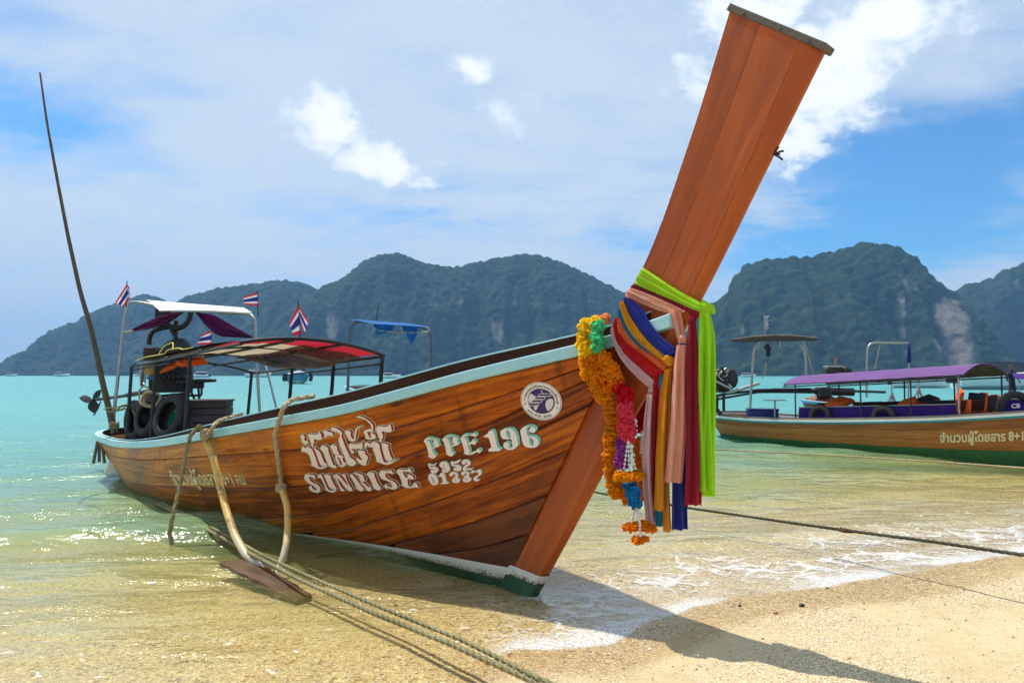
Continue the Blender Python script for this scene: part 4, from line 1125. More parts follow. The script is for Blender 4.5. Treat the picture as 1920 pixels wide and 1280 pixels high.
for a in (188, 350):
    for da, dr in ((9, 0), (-8, 0)):
        q = math.radians(a + da); c, s = math.cos(q) * .81, math.sin(q) * .81
        emblem([[(c - .02, s - .075), (c + .02, s - .06), (c + .03, s + .075), (c - .015, s + .05)]], P_BLACK, .0042)

# ------------------------------------------------------------------ cloth sashes round the prow
def cloth(name, c, c2=None, transl=.42):
    def f(T):
        a = T.attr('puv').outputs['Vector']; u, v, sd = T.sep(a)
        p = T.n('ShaderNodeTexCoord').outputs['Object']
        n = T.noise(T.vec(T.mul(u, 1.6), T.mul(v, 7), sd), 1.0, 3, .55).outputs[0]
        weave = T.noise(p, 420, 1, .5).outputs[0]; st = T.noise(p, 4.5, 4, .65).outputs[0]
        col = T.mix(T.sstep(n, .35, .65), (*c, 1), (*(c2 or tuple(x * .82 for x in c)), 1))
        col = T.mix(T.mul(T.sstep(st, .66, .78), .25), col, (.10, .08, .05))
        cre = T.noise(T.vec(T.mul(u, 2.2), T.mul(v, 26), T.mul(sd, 7)), 1.0, 4, .65, .8).outputs[0]
        nrm = T.bump(T.add(T.add(T.mul(n, .6), T.mul(cre, .5)), T.mul(weave, .10)), .6, .012)
        col = T.mix(T.mul(T.sstep(cre, .58, .40), .22), col, T.mix(1.0, col, (.62, .60, .60), 'MULTIPLY'))
        d = principled(T, col, .85, 0, .12, nrm, **{'Sheen Weight': .15})
        tr = T.n('ShaderNodeBsdfTranslucent', {0: col, 'Normal': nrm})
        return T.n('ShaderNodeMixShader', {0: transl, 1: d, 2: tr.outputs[0]}).outputs[0]
    return mat(name, f)
C_LIME = cloth('lime_cloth', (.52, .92, .02), (.46, .84, .03), .45); C_MAROON = cloth('maroon_cloth', (.46, .018, .045))
C_PEACH = cloth('peach_cloth', (.95, .40, .25), (.96, .52, .38)); C_NAVY = cloth('navy_cloth', (.035, .055, .40)); C_ORANGE = cloth('amber_cloth', (.95, .42, .012))
C_TEAL = cloth('teal_cloth', (.01, .32, .50)); C_CORAL = cloth('coral_cloth', (.96, .20, .06)); C_RED = cloth('red_cloth', (.66, .014, .016)); C_PINK = cloth('pale_pink_cloth', (.72, .46, .48), (.80, .58, .59))
def resample(pts, n):
    P = np.array([tuple(p) for p in pts], float); L = np.concatenate([[0], np.cumsum(np.linalg.norm(np.diff(P, axis=0), axis=1))])
    q = np.linspace(0, L[-1], n); out = np.stack([np.interp(q, L, P[:, i]) for i in range(P.shape[1])], 1)
    for _ in range(2): out[1:-1] = out[1:-1] * .5 + (out[:-2] + out[2:]) * .25
    return out
def z6(lp): return [(1160 + x / 5.335, 490 + y / 5.335) for x, y in lp]
def wrap(upper, lower, layer, m, parent, seed, n=26, folds=5, nw=15, nrear=.10, nfront=.098):
    """a band round the stem: near side traced from upper and lower edges, then over the front edge and back along the far side"""
    up, lo = resample(upper, n), resample(lower, n)
    ring = []
    for i in range(n):
        f = i / (n - 1); nn = nrear + (nfront - nrear) * f + layer
        a, b = loc(at_n(*up[i], nn)), loc(at_n(*lo[i], nn)); ring.append((np.array(a), np.array(b)))
    near = ring; far = [(np.array([a[0], -a[1], a[2]]), np.array([b[0], -b[1], b[2]])) for a, b in ring[::-1]]
    def bulge(pair, ds): 
        a, b = pair; return (np.array([a[0] + ds, 0, a[2]]), np.array([b[0] + ds, 0, b[2]]))
    loop = near + [bulge(near[-1], .012 + layer)] + far + [bulge(near[0], -.035 - layer)]
    N = len(loop); P = np.zeros((N, nw, 3)); UV = np.zeros((N, nw, 3))
    ph = [rng.uniform(0, 6.28) for _ in range(4)]
    for i, (a, b) in enumerate(loop):
        s = i / N
        for j in range(nw):
            v = j / (nw - 1)
            p = a + (b - a) * v
            out = .004 * math.sin(v * folds * 6.28 + ph[0] + 2.2 * math.sin(s * 9 + ph[1])) + .0025 * math.sin(v * folds * 2.3 * 6.28 + ph[2] + 3 * s)
            out += .010 * math.sin(math.pi * v) - .006
            sg = 1 if i < n else (-1 if i > n else 0)
            q = p.copy(); q[1] += sg * out
            if sg == 0: q[0] += out
            P[i, j] = B(*q); UV[i, j] = (s * 2.4, v * .5, seed)
    mb = MB(); mb.grid(P, UV, closed_u=True)
    return mb.build('wrapped_band', m, parent, angle=80)
def knot(c, r, m, parent, seed=0):
    mb = MB(); c = Vector(c)
    for k in range(3):
        M = Euler((rng.uniform(-.5, .5), rng.uniform(-.4, .4) + k * 1.1, rng.uniform(0, 3))).to_matrix(); P = []
        for i in range(22):
            a = 2 * math.pi * i / 22; ring = []
            for j in range(9):
                b = 2 * math.pi * j / 9; rr = r * .42 * (1 + .12 * math.cos(3 * b + a * 2))
                ring.append(c + M @ Vector(((r * .62 + rr * math.cos(b)) * math.cos(a), (r * .62 + rr * math.cos(b)) * math.sin(a) * .8, rr * math.sin(b) * 1.25)))
            P.append(ring)
        mb.grid(np.array(P), None, closed_u=True, closed_v=True)
    return mb.build('knot', m, parent, angle=80)
RIGHT = Vector((1, 0, 0)); TOCAM = Vector((-.05, -1, 0)).normalized()
def tail(left, right, n_off, m, parent, seed, pleats=3, thick=.020, rows=34, twist=0.0, ragged=.012, gather=.0):
    """a hanging end: pleated flattened tube between traced left and right edges, at lateral offset n_off from the centre plane at its top"""
    lf, rt = resample(left, rows), resample(right, rows)
    top = (at_n(*lf[0], n_off) + at_n(*rt[0], n_off)) / 2; y0 = top.y
    side = RIGHT; nrm = TOCAM; mb = MB(); nk = 40; P = np.zeros((rows, nk, 3)); UV = np.zeros_like(P)
    ph = [rng.uniform(0, 6.28) for _ in range(5)]
    for i in range(rows):
        f = i / (rows - 1)
        a, b = at_y(*lf[i], y0), at_y(*rt[i], y0); c = (a + b) / 2 + Vector((.010 * math.sin(f * 4 + ph[3]) * f, .03 * math.sin(f * 3.1 + ph[4]) * f, 0)); w = (b - a).length / 2
        for k in range(nk):
            t = 2 * math.pi * k / nk; x = math.cos(t); sgn = math.sin(t)
            pl = math.sin(x * pleats * .62 * math.pi + ph[0] + .8 * math.sin(f * 3 + ph[1])) * .75 + math.sin(x * pleats * 1.7 * math.pi + ph[2] + f * 1.5) * .16 * math.exp(-f * 1.2)
            d = thick * 1.25 * (.35 + .65 * min(1, f * 4)) * (pl + sgn * .55)
            z = 0.0
            if i == rows - 1: z = -ragged * (rng.random() - .3)
            P[i, k] = c + side * (x * w * 1.10) + nrm * d + Vector((0, 0, z)); UV[i, k] = (f * 1.4, x * w * 4, seed)
    mb.grid(P, UV, closed_v=True)
    return mb.build('hanging_tail', m, parent, angle=80)
def sash(label): return thing('prow_sash', label, 'sash', tuple(stem_pt(.55, .5, 0)), 'cloth sashes tied round the prow')

S = sash('lime green sash knotted highest on the prow with a long hanging tail')
wrap(z6([(235,60),(450,200),(680,340),(815,412)]), z6([(150,222),(300,290),(500,372),(700,462),(820,505)]), .022, C_LIME, S, .1, nrear=.060, nfront=.052)
knot(at_n(1320, 580, .035), .036, C_LIME, S)
tail([(1313, 588), (1312, 640), (1312, 780), (1311, 921)], [(1328, 582), (1337, 620), (1338, 780), (1337, 921)], .050, C_LIME, S, .12, 3)
tail([(1318, 588), (1322, 640), (1320, 780), (1316, 931)], [(1330, 584), (1338, 620), (1341, 780), (1343, 929)], .02, C_LIME, S, .15, 2)
S = sash('dark maroon sash knotted just below the lime green one')
wrap(z6([(150,222),(300,288),(500,368),(700,458),(790,500)]), z6([(113,262),(300,325),(500,405),(690,512),(770,560)]), .014, C_MAROON, S, .2, folds=3, nrear=.060, nfront=.052)
knot(at_n(1298, 598, .06), .031, C_MAROON, S)
tail([(1292, 606), (1288, 660), (1284, 800), (1281, 943)], [(1305, 604), (1311, 660), (1311, 800), (1311, 948)], .065, C_MAROON, S, .22, 3)
S = sash('pale peach sash looped over the prow with a wide straight tail')
wrap(z6([(113,262),(300,325),(480,402),(630,478)]), z6([(58,345),(200,420),(400,490),(520,525)]), .020, C_PEACH, S, .3, nrear=.066, nfront=.06)
tail([(1254, 582), (1262, 600), (1270, 622), (1272, 645)], [(1276, 578), (1280, 596), (1284, 616), (1287, 640)], .088, C_PEACH, S, .33, 3, .014, 16)
knot(at_n(1280, 634, .085), .026, C_PEACH, S)
tail([(1270, 645), (1263, 690), (1256, 800), (1251, 903)], [(1286, 648), (1285, 690), (1284, 800), (1283, 905)], .090, C_PEACH, S, .36, 3)
S = sash('navy blue sash crossing the bow below the gap with the blue rail')
wrap(z6([(60,350),(230,455),(300,600),(400,735),(565,868)]), z6([(40,385),(110,560),(205,705),(335,845),(470,945)]), .016, C_NAVY, S, .4, nrear=.13)
tail([(1262, 672), (1264, 760), (1261, 880), (1258, 993)], [(1276, 668), (1284, 760), (1285, 880), (1286, 990)], .052, C_NAVY, S, .44, 3)
S = sash('amber orange sash with a fat knot and two hanging ends')
wrap(z6([(42,385),(110,552),(220,718),(340,850),(475,970)]), z6([(-2,430),(60,625),(150,765),(300,905),(450,1012)]), .024, C_ORANGE, S, .5, nrear=.135)
knot(at_n(1254, 676, .105), .036, C_ORANGE, S)
tail([(1247, 690), (1238, 740), (1230, 850), (1228, 953)], [(1256, 694), (1252, 740), (1247, 850), (1245, 956)], .115, C_ORANGE, S, .52, 2)
tail([(1253, 690), (1250, 740), (1248, 850), (1245, 994)], [(1262, 690), (1260, 740), (1259, 850), (1259, 996)], .085, C_ORANGE, S, .55, 2)
S = sash('teal blue sash mostly hidden under the amber one')
wrap(z6([(0,470),(60,600),(160,740),(330,850),(480,930)]), z6([(-5,560),(45,665),(140,800),(250,895),(420,990)]), .012, C_TEAL, S, .6, nrear=.135)
tail([(1236, 700), (1234, 800), (1231, 900), (1230, 985)], [(1248, 700), (1248, 800), (1246, 900), (1244, 984)], .080, C_TEAL, S, .64, 2)
S = sash('bright coral sash between the amber and red ones')
wrap(z6([(-8,560),(45,672),(130,790),(240,885),(450,1005)]), z6([(-12,690),(60,790),(160,880),(320,1000),(420,1085)]), .016, C_CORAL, S, .7, folds=3, nrear=.135)
S = sash('broad deep red sash low on the bow')
wrap(z6([(-40,560),(0,700),(130,830),(260,950),(415,1070)]), z6([(-60,690),(0,870),(130,1005),(280,1140),(385,1170)]), .010, C_RED, S, .8, nrear=.14)
tail([(1226, 704), (1221, 780), (1218, 880), (1222, 975)], [(1238, 700), (1234, 780), (1232, 880), (1236, 982)], .090, C_RED, S, .84, 2)
S = sash('pale pink sash lowest on the bow with a limp twisted tail')
wrap(z6([(-70,620),(-30,800),(60,930),(170,1035),(345,1185)]), z6([(-80,720),(-30,900),(40,1020),(150,1140),(330,1290)]), .018, C_PINK, S, .9, nrear=.14)
knot(at_n(1222, 732, .10), .024, C_PINK, S)
tail([(1214, 738), (1207, 790), (1203, 860), (1204, 910), (1211, 960), (1214, 990)], [(1224, 740), (1221, 790), (1219, 860), (1224, 910), (1230, 960), (1233, 990)], .128, C_PINK, S, .93, 2, .022)

# ------------------------------------------------------------------ paper flower garlands
def petal_mat(name, c):
    def f(T):
        p = T.n('ShaderNodeTexCoord').outputs['Object']; n = T.noise(p, 55, 3, .6).outputs[0]
        r = T.n('ShaderNodeObjectInfo').outputs['Random']
        col = T.mix(T.sstep(n, .3, .7), tuple(x * .90 for x in c) + (1,), tuple(min(x * 1.12, 1) for x in c) + (1,))
        col = T.mix(T.mul(r, .12), col, T.mix(1.0, col, (.75, .62, .6), 'MULTIPLY'))
        d = principled(T, col, .8, 0, .15); tr = T.n('ShaderNodeBsdfTranslucent', {0: col})
        return T.n('ShaderNodeMixShader', {0: .55, 1: d, 2: tr.outputs[0]}).outputs[0]
    return mat(name, f)
F_YEL, F_ORG, F_GRN = petal_mat('yellow_petals', (1.0, .62, .012)), petal_mat('orange_petals', (1.0, .37, .006)), petal_mat('mint_petals', (.12, .72, .34))
F_RED, F_PNK, F_PUR = petal_mat('red_petals', (.72, .012, .022)), petal_mat('pink_petals', (.95, .08, .14)), petal_mat('purple_petals', (.44, .08, .42))
F_BLU, F_PCH, F_MAR = petal_mat('blue_petals', (.02, .28, .62)), petal_mat('peach_petals', (.95, .36, .14)), petal_mat('marigold_petals', (1.0, .30, .005))
def pompon(seed, flat=1.0, n=34):
    """a ruffled paper pompon of radius 1: many crinkled petals on a ball"""
    r = random.Random(seed); mb = MB()
    for k in range(n):
        zc = 1 - 2 * (k + .5) / n; ph = k * 2.39996 + r.uniform(-.2, .2)
        d = Vector((math.sqrt(1 - zc * zc) * math.cos(ph), math.sqrt(1 - zc * zc) * math.sin(ph), zc * flat)).normalized()
        d = (d + Vector((r.uniform(-.25, .25), r.uniform(-.25, .25), r.uniform(-.25, .25)))).normalized()
        a = d.orthogonal().normalized(); a.rotate(Matrix.Rotation(r.uniform(0, 6.28), 3, d)); b = d.cross(a)
        w = r.uniform(.30, .50); L = r.uniform(.86, 1.12); base = d * .30; idx = []; bend = r.uniform(.7, 1.2)
        nx = 5
        for i in range(4):
            f = i / 3
            for j in range(nx):
                g = j / (nx - 1) * 2 - 1
                ruff = (.13 * f) * (1 if j % 2 else -1) + r.uniform(-.03, .03)
                p = base + d * (L - .30) * math.sin(f * 1.45) * (1 - .10 * abs(g)) + a * w * (.35 + .85 * f) * g + b * (ruff * .8 + .42 * f ** 2.2 * bend)
                if i == 3: p += d * r.uniform(-.09, .07)
                idx.append(mb.vert((p.x, p.y, p.z * flat)))
        for i in range(3):
            for j in range(nx - 1):
                q = i * nx + j; mb.f.append((idx[q], idx[q + 1], idx[q + nx + 1], idx[q + nx]))
    mb.ball((0, 0, 0), .74, .74, .74 * flat, 10, 6)
    return mb.mesh('flower', True, 180)
POM = [pompon(s) for s in (1, 2, 3, 4)]; POMF = [pompon(s, .55) for s in (5, 6, 7)]
def flower(c, r, m, parent, flat=False, axis=None, name='flower'):
    me = rng.choice(POMF if flat else POM)
    o = bpy.data.objects.new(name, me)
    if not me.materials: me.materials.append(m)
    e = Euler((rng.uniform(0, 6.28), rng.uniform(0, 6.28), rng.uniform(0, 6.28)))
    if axis is not None:
        e = (Vector(axis).normalized().to_track_quat('Z', 'Y') @ Euler((0, 0, rng.uniform(0, 6.28))).to_quaternion()).to_euler()
    link(o, parent)
    o.matrix_parent_inverse = Matrix.Identity(4)
    o.location = Vector(c) - parent.location; o.rotation_euler = e; o.scale = (r, r, r)
    o.material_slots[0].link = 'OBJECT'; o.material_slots[0].material = m
    return o
def strand(pts_px, n_off, r, m, parent, spacing=.62, jit=.004, flat=False):
    """flowers strung along a traced line"""
    P = [at_n(u, v, n_off if not isinstance(n_off, (list, tuple)) else n_off[i]) for i, (u, v) in enumerate(pts_px)]
    L = np.concatenate([[0], np.cumsum([(P[i + 1] - P[i]).length for i in range(len(P) - 1)])]); A = np.array([tuple(p) for p in P])
    k = max(2, int(L[-1] / (r * 2 * spacing)) + 1)
    for q in np.linspace(0, L[-1], k):
        c = Vector([np.interp(q, L, A[:, i]) for i in range(3)]); q2 = min(q + .02, L[-1]); q1 = max(q2 - .04, 0)
        ax = Vector([np.interp(q2, L, A[:, i]) - np.interp(q1, L, A[:, i]) for i in range(3)])
        flower(c + Vector((rng.uniform(-jit, jit), rng.uniform(-jit, jit), rng.uniform(-jit, jit))), r * rng.uniform(.9, 1.12), m, parent, flat, ax if flat else None)
M_STRING = solid('white_beads', (.70, .66, .62), .6)
def bead_string(p0, p1, r, parent, n=7):
    p0, p1 = Vector(p0), Vector(p1); mb = MB()
    mb.tube([p0, (p0 + p1) / 2, p1], .0022, 5)
    for k in range(n):
        c = p0 + (p1 - p0) * ((k + .6) / n); d = (p1 - p0).normalized()
        mb.lathe(c, d, [(.0015, -r * 1.1), (r * .75, -r * .3), (r, r * .8), (r * .55, r * 1.0), (.001, r * .7)], 7)
    return mb.build('bead_string', M_STRING, parent)
g = thing('flower_garland', 'long marigold orange paper garland hanging down the bow', 'garland', tuple(at_n(1100, 640, .15)), 'flower garlands on the prow')
strand([(1098, 615), (1092, 640), (1105, 655)], .20, .052, F_YEL, g, .5, .010)
strand([(1118, 606), (1112, 622), (1120, 640)], .18, .050, F_YEL, g, .5, .010)
strand([(1118, 655), (1124, 660)], .19, .036, F_YEL, g, .5)
strand([(1098, 672), (1103, 690), (1113, 706), (1122, 722), (1130, 740), (1138, 752)], .165, .050, F_ORG, g, .42, .010)
strand([(1116, 676), (1120, 692), (1130, 708), (1140, 724)], .175, .050, F_MAR, g, .42, .010)
strand([(1144, 756), (1146, 775), (1147, 800), (1145, 830), (1144, 860), (1146, 890), (1150, 912), (1158, 925)], .15, .043, F_ORG, g, .34, .004, True)
strand([(1155, 905), (1168, 922), (1180, 936)], .13, .042, F_MAR, g, .45, .004, True)
g = thing('flower_garland', 'many coloured paper garland with mint, red, pink and blue pompons', 'garland', tuple(at_n(1120, 610, .15)), 'flower garlands on the prow')
strand([(1122, 600), (1135, 596)], .15, .034, F_PCH, g, .5)
strand([(1118, 612), (1125, 610)], .20, .036, F_GRN, g, .5, .006)
strand([(1116, 630), (1124, 634), (1122, 650)], .215, .040, F_GRN, g, .45, .006)
strand([(1132, 672), (1140, 688), (1150, 704), (1152, 716)], .185, .050, F_MAR, g, .40, .010)
strand([(1152, 712), (1162, 726), (1168, 742)], .175, .052, F_RED, g, .42, .008)
strand([(1172, 762), (1176, 780), (1177, 800), (1178, 815)], .175, .050, F_PNK, g, .40, .006)
strand([(1166, 828), (1172, 845), (1168, 864)], .165, .042, F_PUR, g, .42, .006)
for q in ((1170, 880), (1180, 882), (1192, 880)): bead_string(at_n(1178, 824, .20), at_n(*q, .20), .0085, g)
c = at_n(1180, 892, .19)
for k in range(12): 
    a = 2 * math.pi * k / 12; flower(c + Vector((.070 * math.cos(a), .060 * math.sin(a), .004 * math.cos(a))), .030, F_ORG, g, True)
strand([(1182, 908), (1186, 922), (1190, 940)], .175, .046, F_BLU, g, .40, .006)
for q in ((1184, 978), (1198, 974), (1206, 968)): bead_string(at_n(1192, 950, .18), at_n(*q, .18), .008, g)
bead_string(at_n(1198, 955, .20), at_n(1201, 1006, .20), .009, g, 8)
for (u, v, q) in ((1184, 988, .17), (1205, 985, .15), (1216, 990, .14), (1200, 1012, .19)):
    flower(at_n(u, v, q), .052, F_MAR, g, True, (rng.uniform(-.2, .2), rng.uniform(-.2, .2), 1), 'tassel_flower')
g = thing('flower_garland', 'red and orange garland half hidden behind the hanging sash tails', 'garland', tuple(at_n(1205, 740, 0)), 'flower garlands on the prow')
strand([(1212, 742), (1206, 765), (1203, 800)], -.09, .038, F_RED, g, .45, .006)
strand([(1200, 830), (1200, 860), (1198, 890), (1204, 925)], -.10, .040, F_MAR, g, .45, .006)
bead_string(at_n(1204, 806, -.06), at_n(1201, 850, -.06), .009, g)

# ------------------------------------------------------------------ mid-ship canopy
def bar(mb, a, b, r, sides=8): mb.tube([a, (Vector(a) + Vector(b)) / 2, b], r, sides)
def path_y(px, y0, y1):
    """traced line at depths running from y0 to y1"""
    n = len(px); return [at_y(u, v, y0 + (y1 - y0) * i / (n - 1)) for i, (u, v) in enumerate(px)]
def smooth_path(P, n):
    return [Vector(q) for q in resample(P, n)]
def CZ(s, n, d=0): return B(s, n, 1.775 + .052 * (s + 3.4) + .095 * (1 - (n / .8) ** 2) + d)
M_PRED = cloth('canopy_red', (.50, .018, .04), None, .45); M_PBEIGE = cloth('canopy_beige', (.60, .50, .34), (.52, .42, .27), .45)
can = thing('boat_canopy', 'curved red and beige canopy on black pipes over the middle of the beached boat', 'canopy', tuple(B(-5.2, 0, .4)))
for s in (-3.4, -4.5, -5.62, -6.95):
    mb = MB(); mb.tube([CZ(s, n) for n in np.linspace(.82, -.82, 15)], .019 if s == -3.4 else .015, 8); mb.build('roof_bow', M_BLACKSTEEL, can)
for n in (.8, .27, -.27, -.8):
    mb = MB(); mb.tube([CZ(s, n, -.018) for s in np.linspace(-3.4, -7.0, 9)], .016, 8); mb.build('roof_stringer', M_BLACKSTEEL, can)
for n in (.8, -.8):
    mb = MB(); mb.tube([CZ(s, n, -.10) for s in (-3.4, -4.5, -5.6)] if n < 0 else [CZ(s, n, -.07) for s in (-5.5, -6.2, -7.0)], .011, 6); mb.build('side_rail', M_BLACKSTEEL, can)
for (s, n, zb) in ((-4.83, .8, .36), (-6.03, .8, .30), (-7.06, .8, .28), (-3.40, -.8, .62), (-4.5, -.8, .45), (-5.63, -.8, .35), (-6.95, -.8, .28)):
    mb = MB(); top, bot = CZ(s, n, -.01), B(s, n * .97, zb)
    mb.tube([top, top * .6 + bot * .4, bot], [.021, .024, .024], 8); lg = mb.build('post', M_BLACKSTEEL, can)
    mb = MB(); mb.box(top * .82 + bot * .18, (.06, .03, .26), Matrix((BF, BN, BZv)).transposed(), .01); mb.build('padded_sleeve', M_RUBBER, lg)
strips = [(.8, .27), (.27, -.27), (-.27, -.8)]
for k, (n0, n1) in enumerate(strips):
    for (s0, s1, m) in ((-3.42, (-4.25, -4.15, -4.6)[k], M_PRED), ((-4.25, -4.15, -4.6)[k], -4.9, M_PBEIGE), (-4.9, -5.9, M_PBEIGE)):
        if m is M_PBEIGE and k == 2 and s1 == -5.9: continue
        mb = MB(); P = np.array([[CZ(s0 + (s1 - s0) * i / 8, n0 + (n1 - n0) * j / 6, .016 - .022 * math.sin(math.pi * i / 8) * math.sin(math.pi * j / 6) + rng.uniform(-.003, .003)) for j in range(7)] for i in range(9)])
        UV = np.array([[(i / 8, j / 6 * .4, k * .3 + s0) for j in range(7)] for i in range(9)])
        mb.grid(P, UV); mb.build('canopy_panel', m, can, angle=80)
mb = MB(); P = np.array([[CZ(-4.2 - 2.6 * i / 6, .80 - .30 * j / 2, .03) for j in range(3)] for i in range(7)]); mb.grid(P)
P2 = P + np.array([0, 0, .022]); mb.grid(P2, None, flip=True); mb.build('edge_board', M_GREYWOOD, can)
def net_mat(T):
    a = T.attr('puv').outputs['Vector']; u, v, sd = T.sep(a)
    g = T.m('MAXIMUM', T.m('ABSOLUTE', T.sub(T.m('FRACT', T.mul(T.add(u, v), 60)), .5)), T.m('ABSOLUTE', T.sub(T.m('FRACT', T.mul(T.sub(u, v), 60)), .5)))
    d = principled(T, T.mix(T.sstep(T.noise(a, 6, 3, .6).outputs[0], .4, .6), (.028, .018, .02), (.16, .035, .025)), .8)
    return T.n('ShaderNodeMixShader', {0: T.lin(T.m('GREATER_THAN', g, .33), 0, 1, .80, 1.0), 1: T.n('ShaderNodeBsdfTransparent').outputs[0], 2: d}).outputs[0]
mb = MB(); P, UV = [], []
for i in range(15):
    row, ru = [], []
    for j in range(9):
        f, gq = i / 14, j / 8; s, n = -3.75 - 1.95 * f, -.78 + .75 * gq
        row.append(CZ(s, n, -.03 - .12 * (math.sin(math.pi * f) ** .7) * (math.sin(math.pi * gq) ** .6) + .012 * math.sin(9 * f + 7 * gq))); ru.append((f * 1.9, gq * .75, 0))
    P.append(row); UV.append(ru)
mb.grid(np.array(P), np.array(UV)); mb.build('luggage_net', mat('luggage_net', net_mat), can, angle=80)
mb = MB(); mb.tube(smooth_path([CZ(-6.9, .8, .05), CZ(-6.5, .78, .07), CZ(-6.0, .72, .06), CZ(-5.7, .78, .10), CZ(-5.55, .7, .10), CZ(-5.2, .76, .06), CZ(-5.0, .72, .06)], 40), .008, 6); mb.tube(smooth_path([CZ(-5.95, .8, .07), CZ(-5.8, .79, .16), CZ(-5.6, .75, .18), CZ(-5.5, .78, .09)], 20), .007, 6)
tag(mb.build('tie_rope', solid('yellow_rope', (.66, .58, .10), .7)), 'yellow tie rope lashed over the canopy edge board', 'rope')
# orange life jackets stowed under the canopy
M_JACKET, M_STRAP = solid('jacket_orange', (.80, .13, .022), .75, 0, .2, .2), solid('jacket_strap', (.03, .03, .035), .7)
def life_jacket(c, w, label, M=None, dark=False, group='orange life jackets'):
    t = thing('life_jacket', label, 'life jacket', tuple(c), group); M = M or Matrix.Identity(3); c = Vector(c)
    for sx in (-1, 1):
        mb = MB(); P = []
        for i in range(9):
            f = i / 8; row = []
            for j in range(12):
                a = 2 * math.pi * j / 12
                ww = w * (.24 - .07 * abs(f - .35)); hh = w * .11 * (1 - .3 * (2 * f - 1) ** 4)
                row.append(c + M @ Vector((sx * w * .25 + ww * math.copysign(abs(math.cos(a)) ** .6, math.cos(a)), hh * math.copysign(abs(math.sin(a)) ** .6, math.sin(a)), w * (f - .5) * 1.15 + w * .03 * sx)))
            P.append(row)
        mb.grid(np.array(P), None, closed_v=True); mb.f.append(tuple(range(12))); mb.f.append(tuple(range(96, 108)))
        mb.build('front_panel', M_JACKET, t, angle=70)
    mb = MB(); mb.box(c + M @ Vector((0, w * .12, w * .12)), (w * .9, w * .10, w * .85), M, w * .04); mb.build('back_panel', M_STRAP if dark else M_JACKET, t)
    for h in (-.18, .15):
        mb = MB(); mb.box(c + M @ Vector((0, -w * .10, w * h)), (w * 1.0, w * .04, w * .05), M, w * .01); mb.build('strap', M_STRAP, t)
    return t
RB = Matrix((BF, BN, BZv)).transposed()
life_jacket(CZ(-5.3, .62, -.10), .26, 'orange life jacket stuffed under the aft edge of the red canopy', RB @ Euler((1.4, .2, .2)).to_matrix())
life_jacket(CZ(-6.1, .60, -.11), .20, 'faded orange life jacket hanging behind the dark engine', RB @ Euler((1.2, .5, .9)).to_matrix())
M_TAN = solid('tan_bag', (.42, .28, .13), .8)
mb = MB(); mb.ball(at_y(282, 692, 9.6), .07, .06, .09, 12, 8, None, .08); bg = mb.build('cloth_bag', M_TAN); tag(bg, 'small tan cloth bag hanging by the engine', 'bag')
mb = MB(); mb.ball(at_y(283, 708, 9.6), .055, .05, .03, 10, 6, None, .05); mb.build('blue_bottom', solid('bag_blue', (.03, .16, .42), .7), bg)

# ------------------------------------------------------------------ stern awning
aw = thing('stern_awning', 'white sheet awning on bare steel pipes at the stern', 'awning', tuple(B(-7.6, 0, .5)))
YA = 10.25
mb = MB(); pl = smooth_path([at_n(211, 800, .78), at_n(222, 700, .76), at_n(232, 610, .72), at_n(236, 580, .70), at_n(242, 567, .66)], 24); mb.tube(pl, .024, 10); mb.build('post', M_STEEL, aw)
mb = MB(); mb.tube(smooth_path([at_n(242, 567, .66), at_n(262, 566, .5), at_n(300, 575, .3), at_n(440, 588, -.6), at_n(466, 588, -.76)], 24), .020, 10); mb.build('top_bar', M_STEEL, aw)
mb = MB(); mb.tube(smooth_path([at_n(466, 588, -.76), at_n(476, 593, -.79), at_n(479, 606, -.8), at_n(482, 690, -.8), at_n(487, 772, -.8)], 30), .022, 10); mb.build('post', M_STEEL, aw)
mb = MB(); mb.tube(smooth_path([at_n(480, 640, -.8), at_n(500, 690, -.82), at_n(518, 764, -.84)], 14), .017, 8); mb.build('strut', M_STEEL, aw)
mb = MB(); P = []
for i in range(17):
    f = i / 16; a = at_n(272, 562, .52) * (1 - f) + at_n(452, 577, -.72) * f; b = at_y(298 + (472 - 298) * f, 581 + 5 * f - 2 * math.sin(math.pi * f), a.y - .38)
    P.append([a + Vector((0, .30, -.03)), a, a * .75 + b * .25 + Vector((0, 0, .02)), a * .4 + b * .6 + Vector((0, 0, .015)), b, b + Vector((0, .01, -.022))])
mb.grid(np.array(P)); mb.build('sheet', M_WHITE, aw, angle=60)
C_PURP = cloth('plum_cloth', (.10, .010, .075), (.06, .006, .05), .25)
def drape(up, lo, y, label, amp=.03):
    u_, l_ = resample(up, 20), resample(lo, 20); mb = MB(); P, UV = [], []
    for i in range(20):
        row, ru = [], []
        for j in range(9):
            f = j / 8; q = u_[i] * (1 - f) + l_[i] * f; row.append(at_y(q[0], q[1], y + amp * math.sin(f * 11 + i * .25) + .05 * math.sin(f * math.pi))); ru.append((i / 20, f * .4, .3))
        P.append(row); UV.append(ru)
    mb.grid(np.array(P), np.array(UV)); o = mb.build('cloth_drape', C_PURP, None, angle=80); tag(o, label, 'cloth', 'plum cloth drapes')
drape([(247, 617), (282, 600), (315, 586), (345, 584)], [(248, 622), (280, 617), (315, 607), (348, 584)], 10.2, 'plum purple cloth tied to the left pipe of the white awning')
drape([(364, 584), (402, 590), (440, 613), (472, 630)], [(366, 586), (385, 610), (410, 631), (474, 634)], 10.3, 'plum purple cloth swagged down from the right half of the awning')
mb = MB(); mb.tube(smooth_path([at_n(234, 622, .72), at_y(240, 622, 10.2), at_y(250, 620, 10.2)], 10), .012, 6); mb.tube(smooth_path([at_n(231, 640, .72), at_y(245, 643, 10.2), at_y(262, 634, 10.2), at_y(285, 617, 10.2)], 20), .004, 5)
tag(mb.build('tie_rope', M_ROPE), 'thin pale cord tied round the left awning pipe', 'rope')

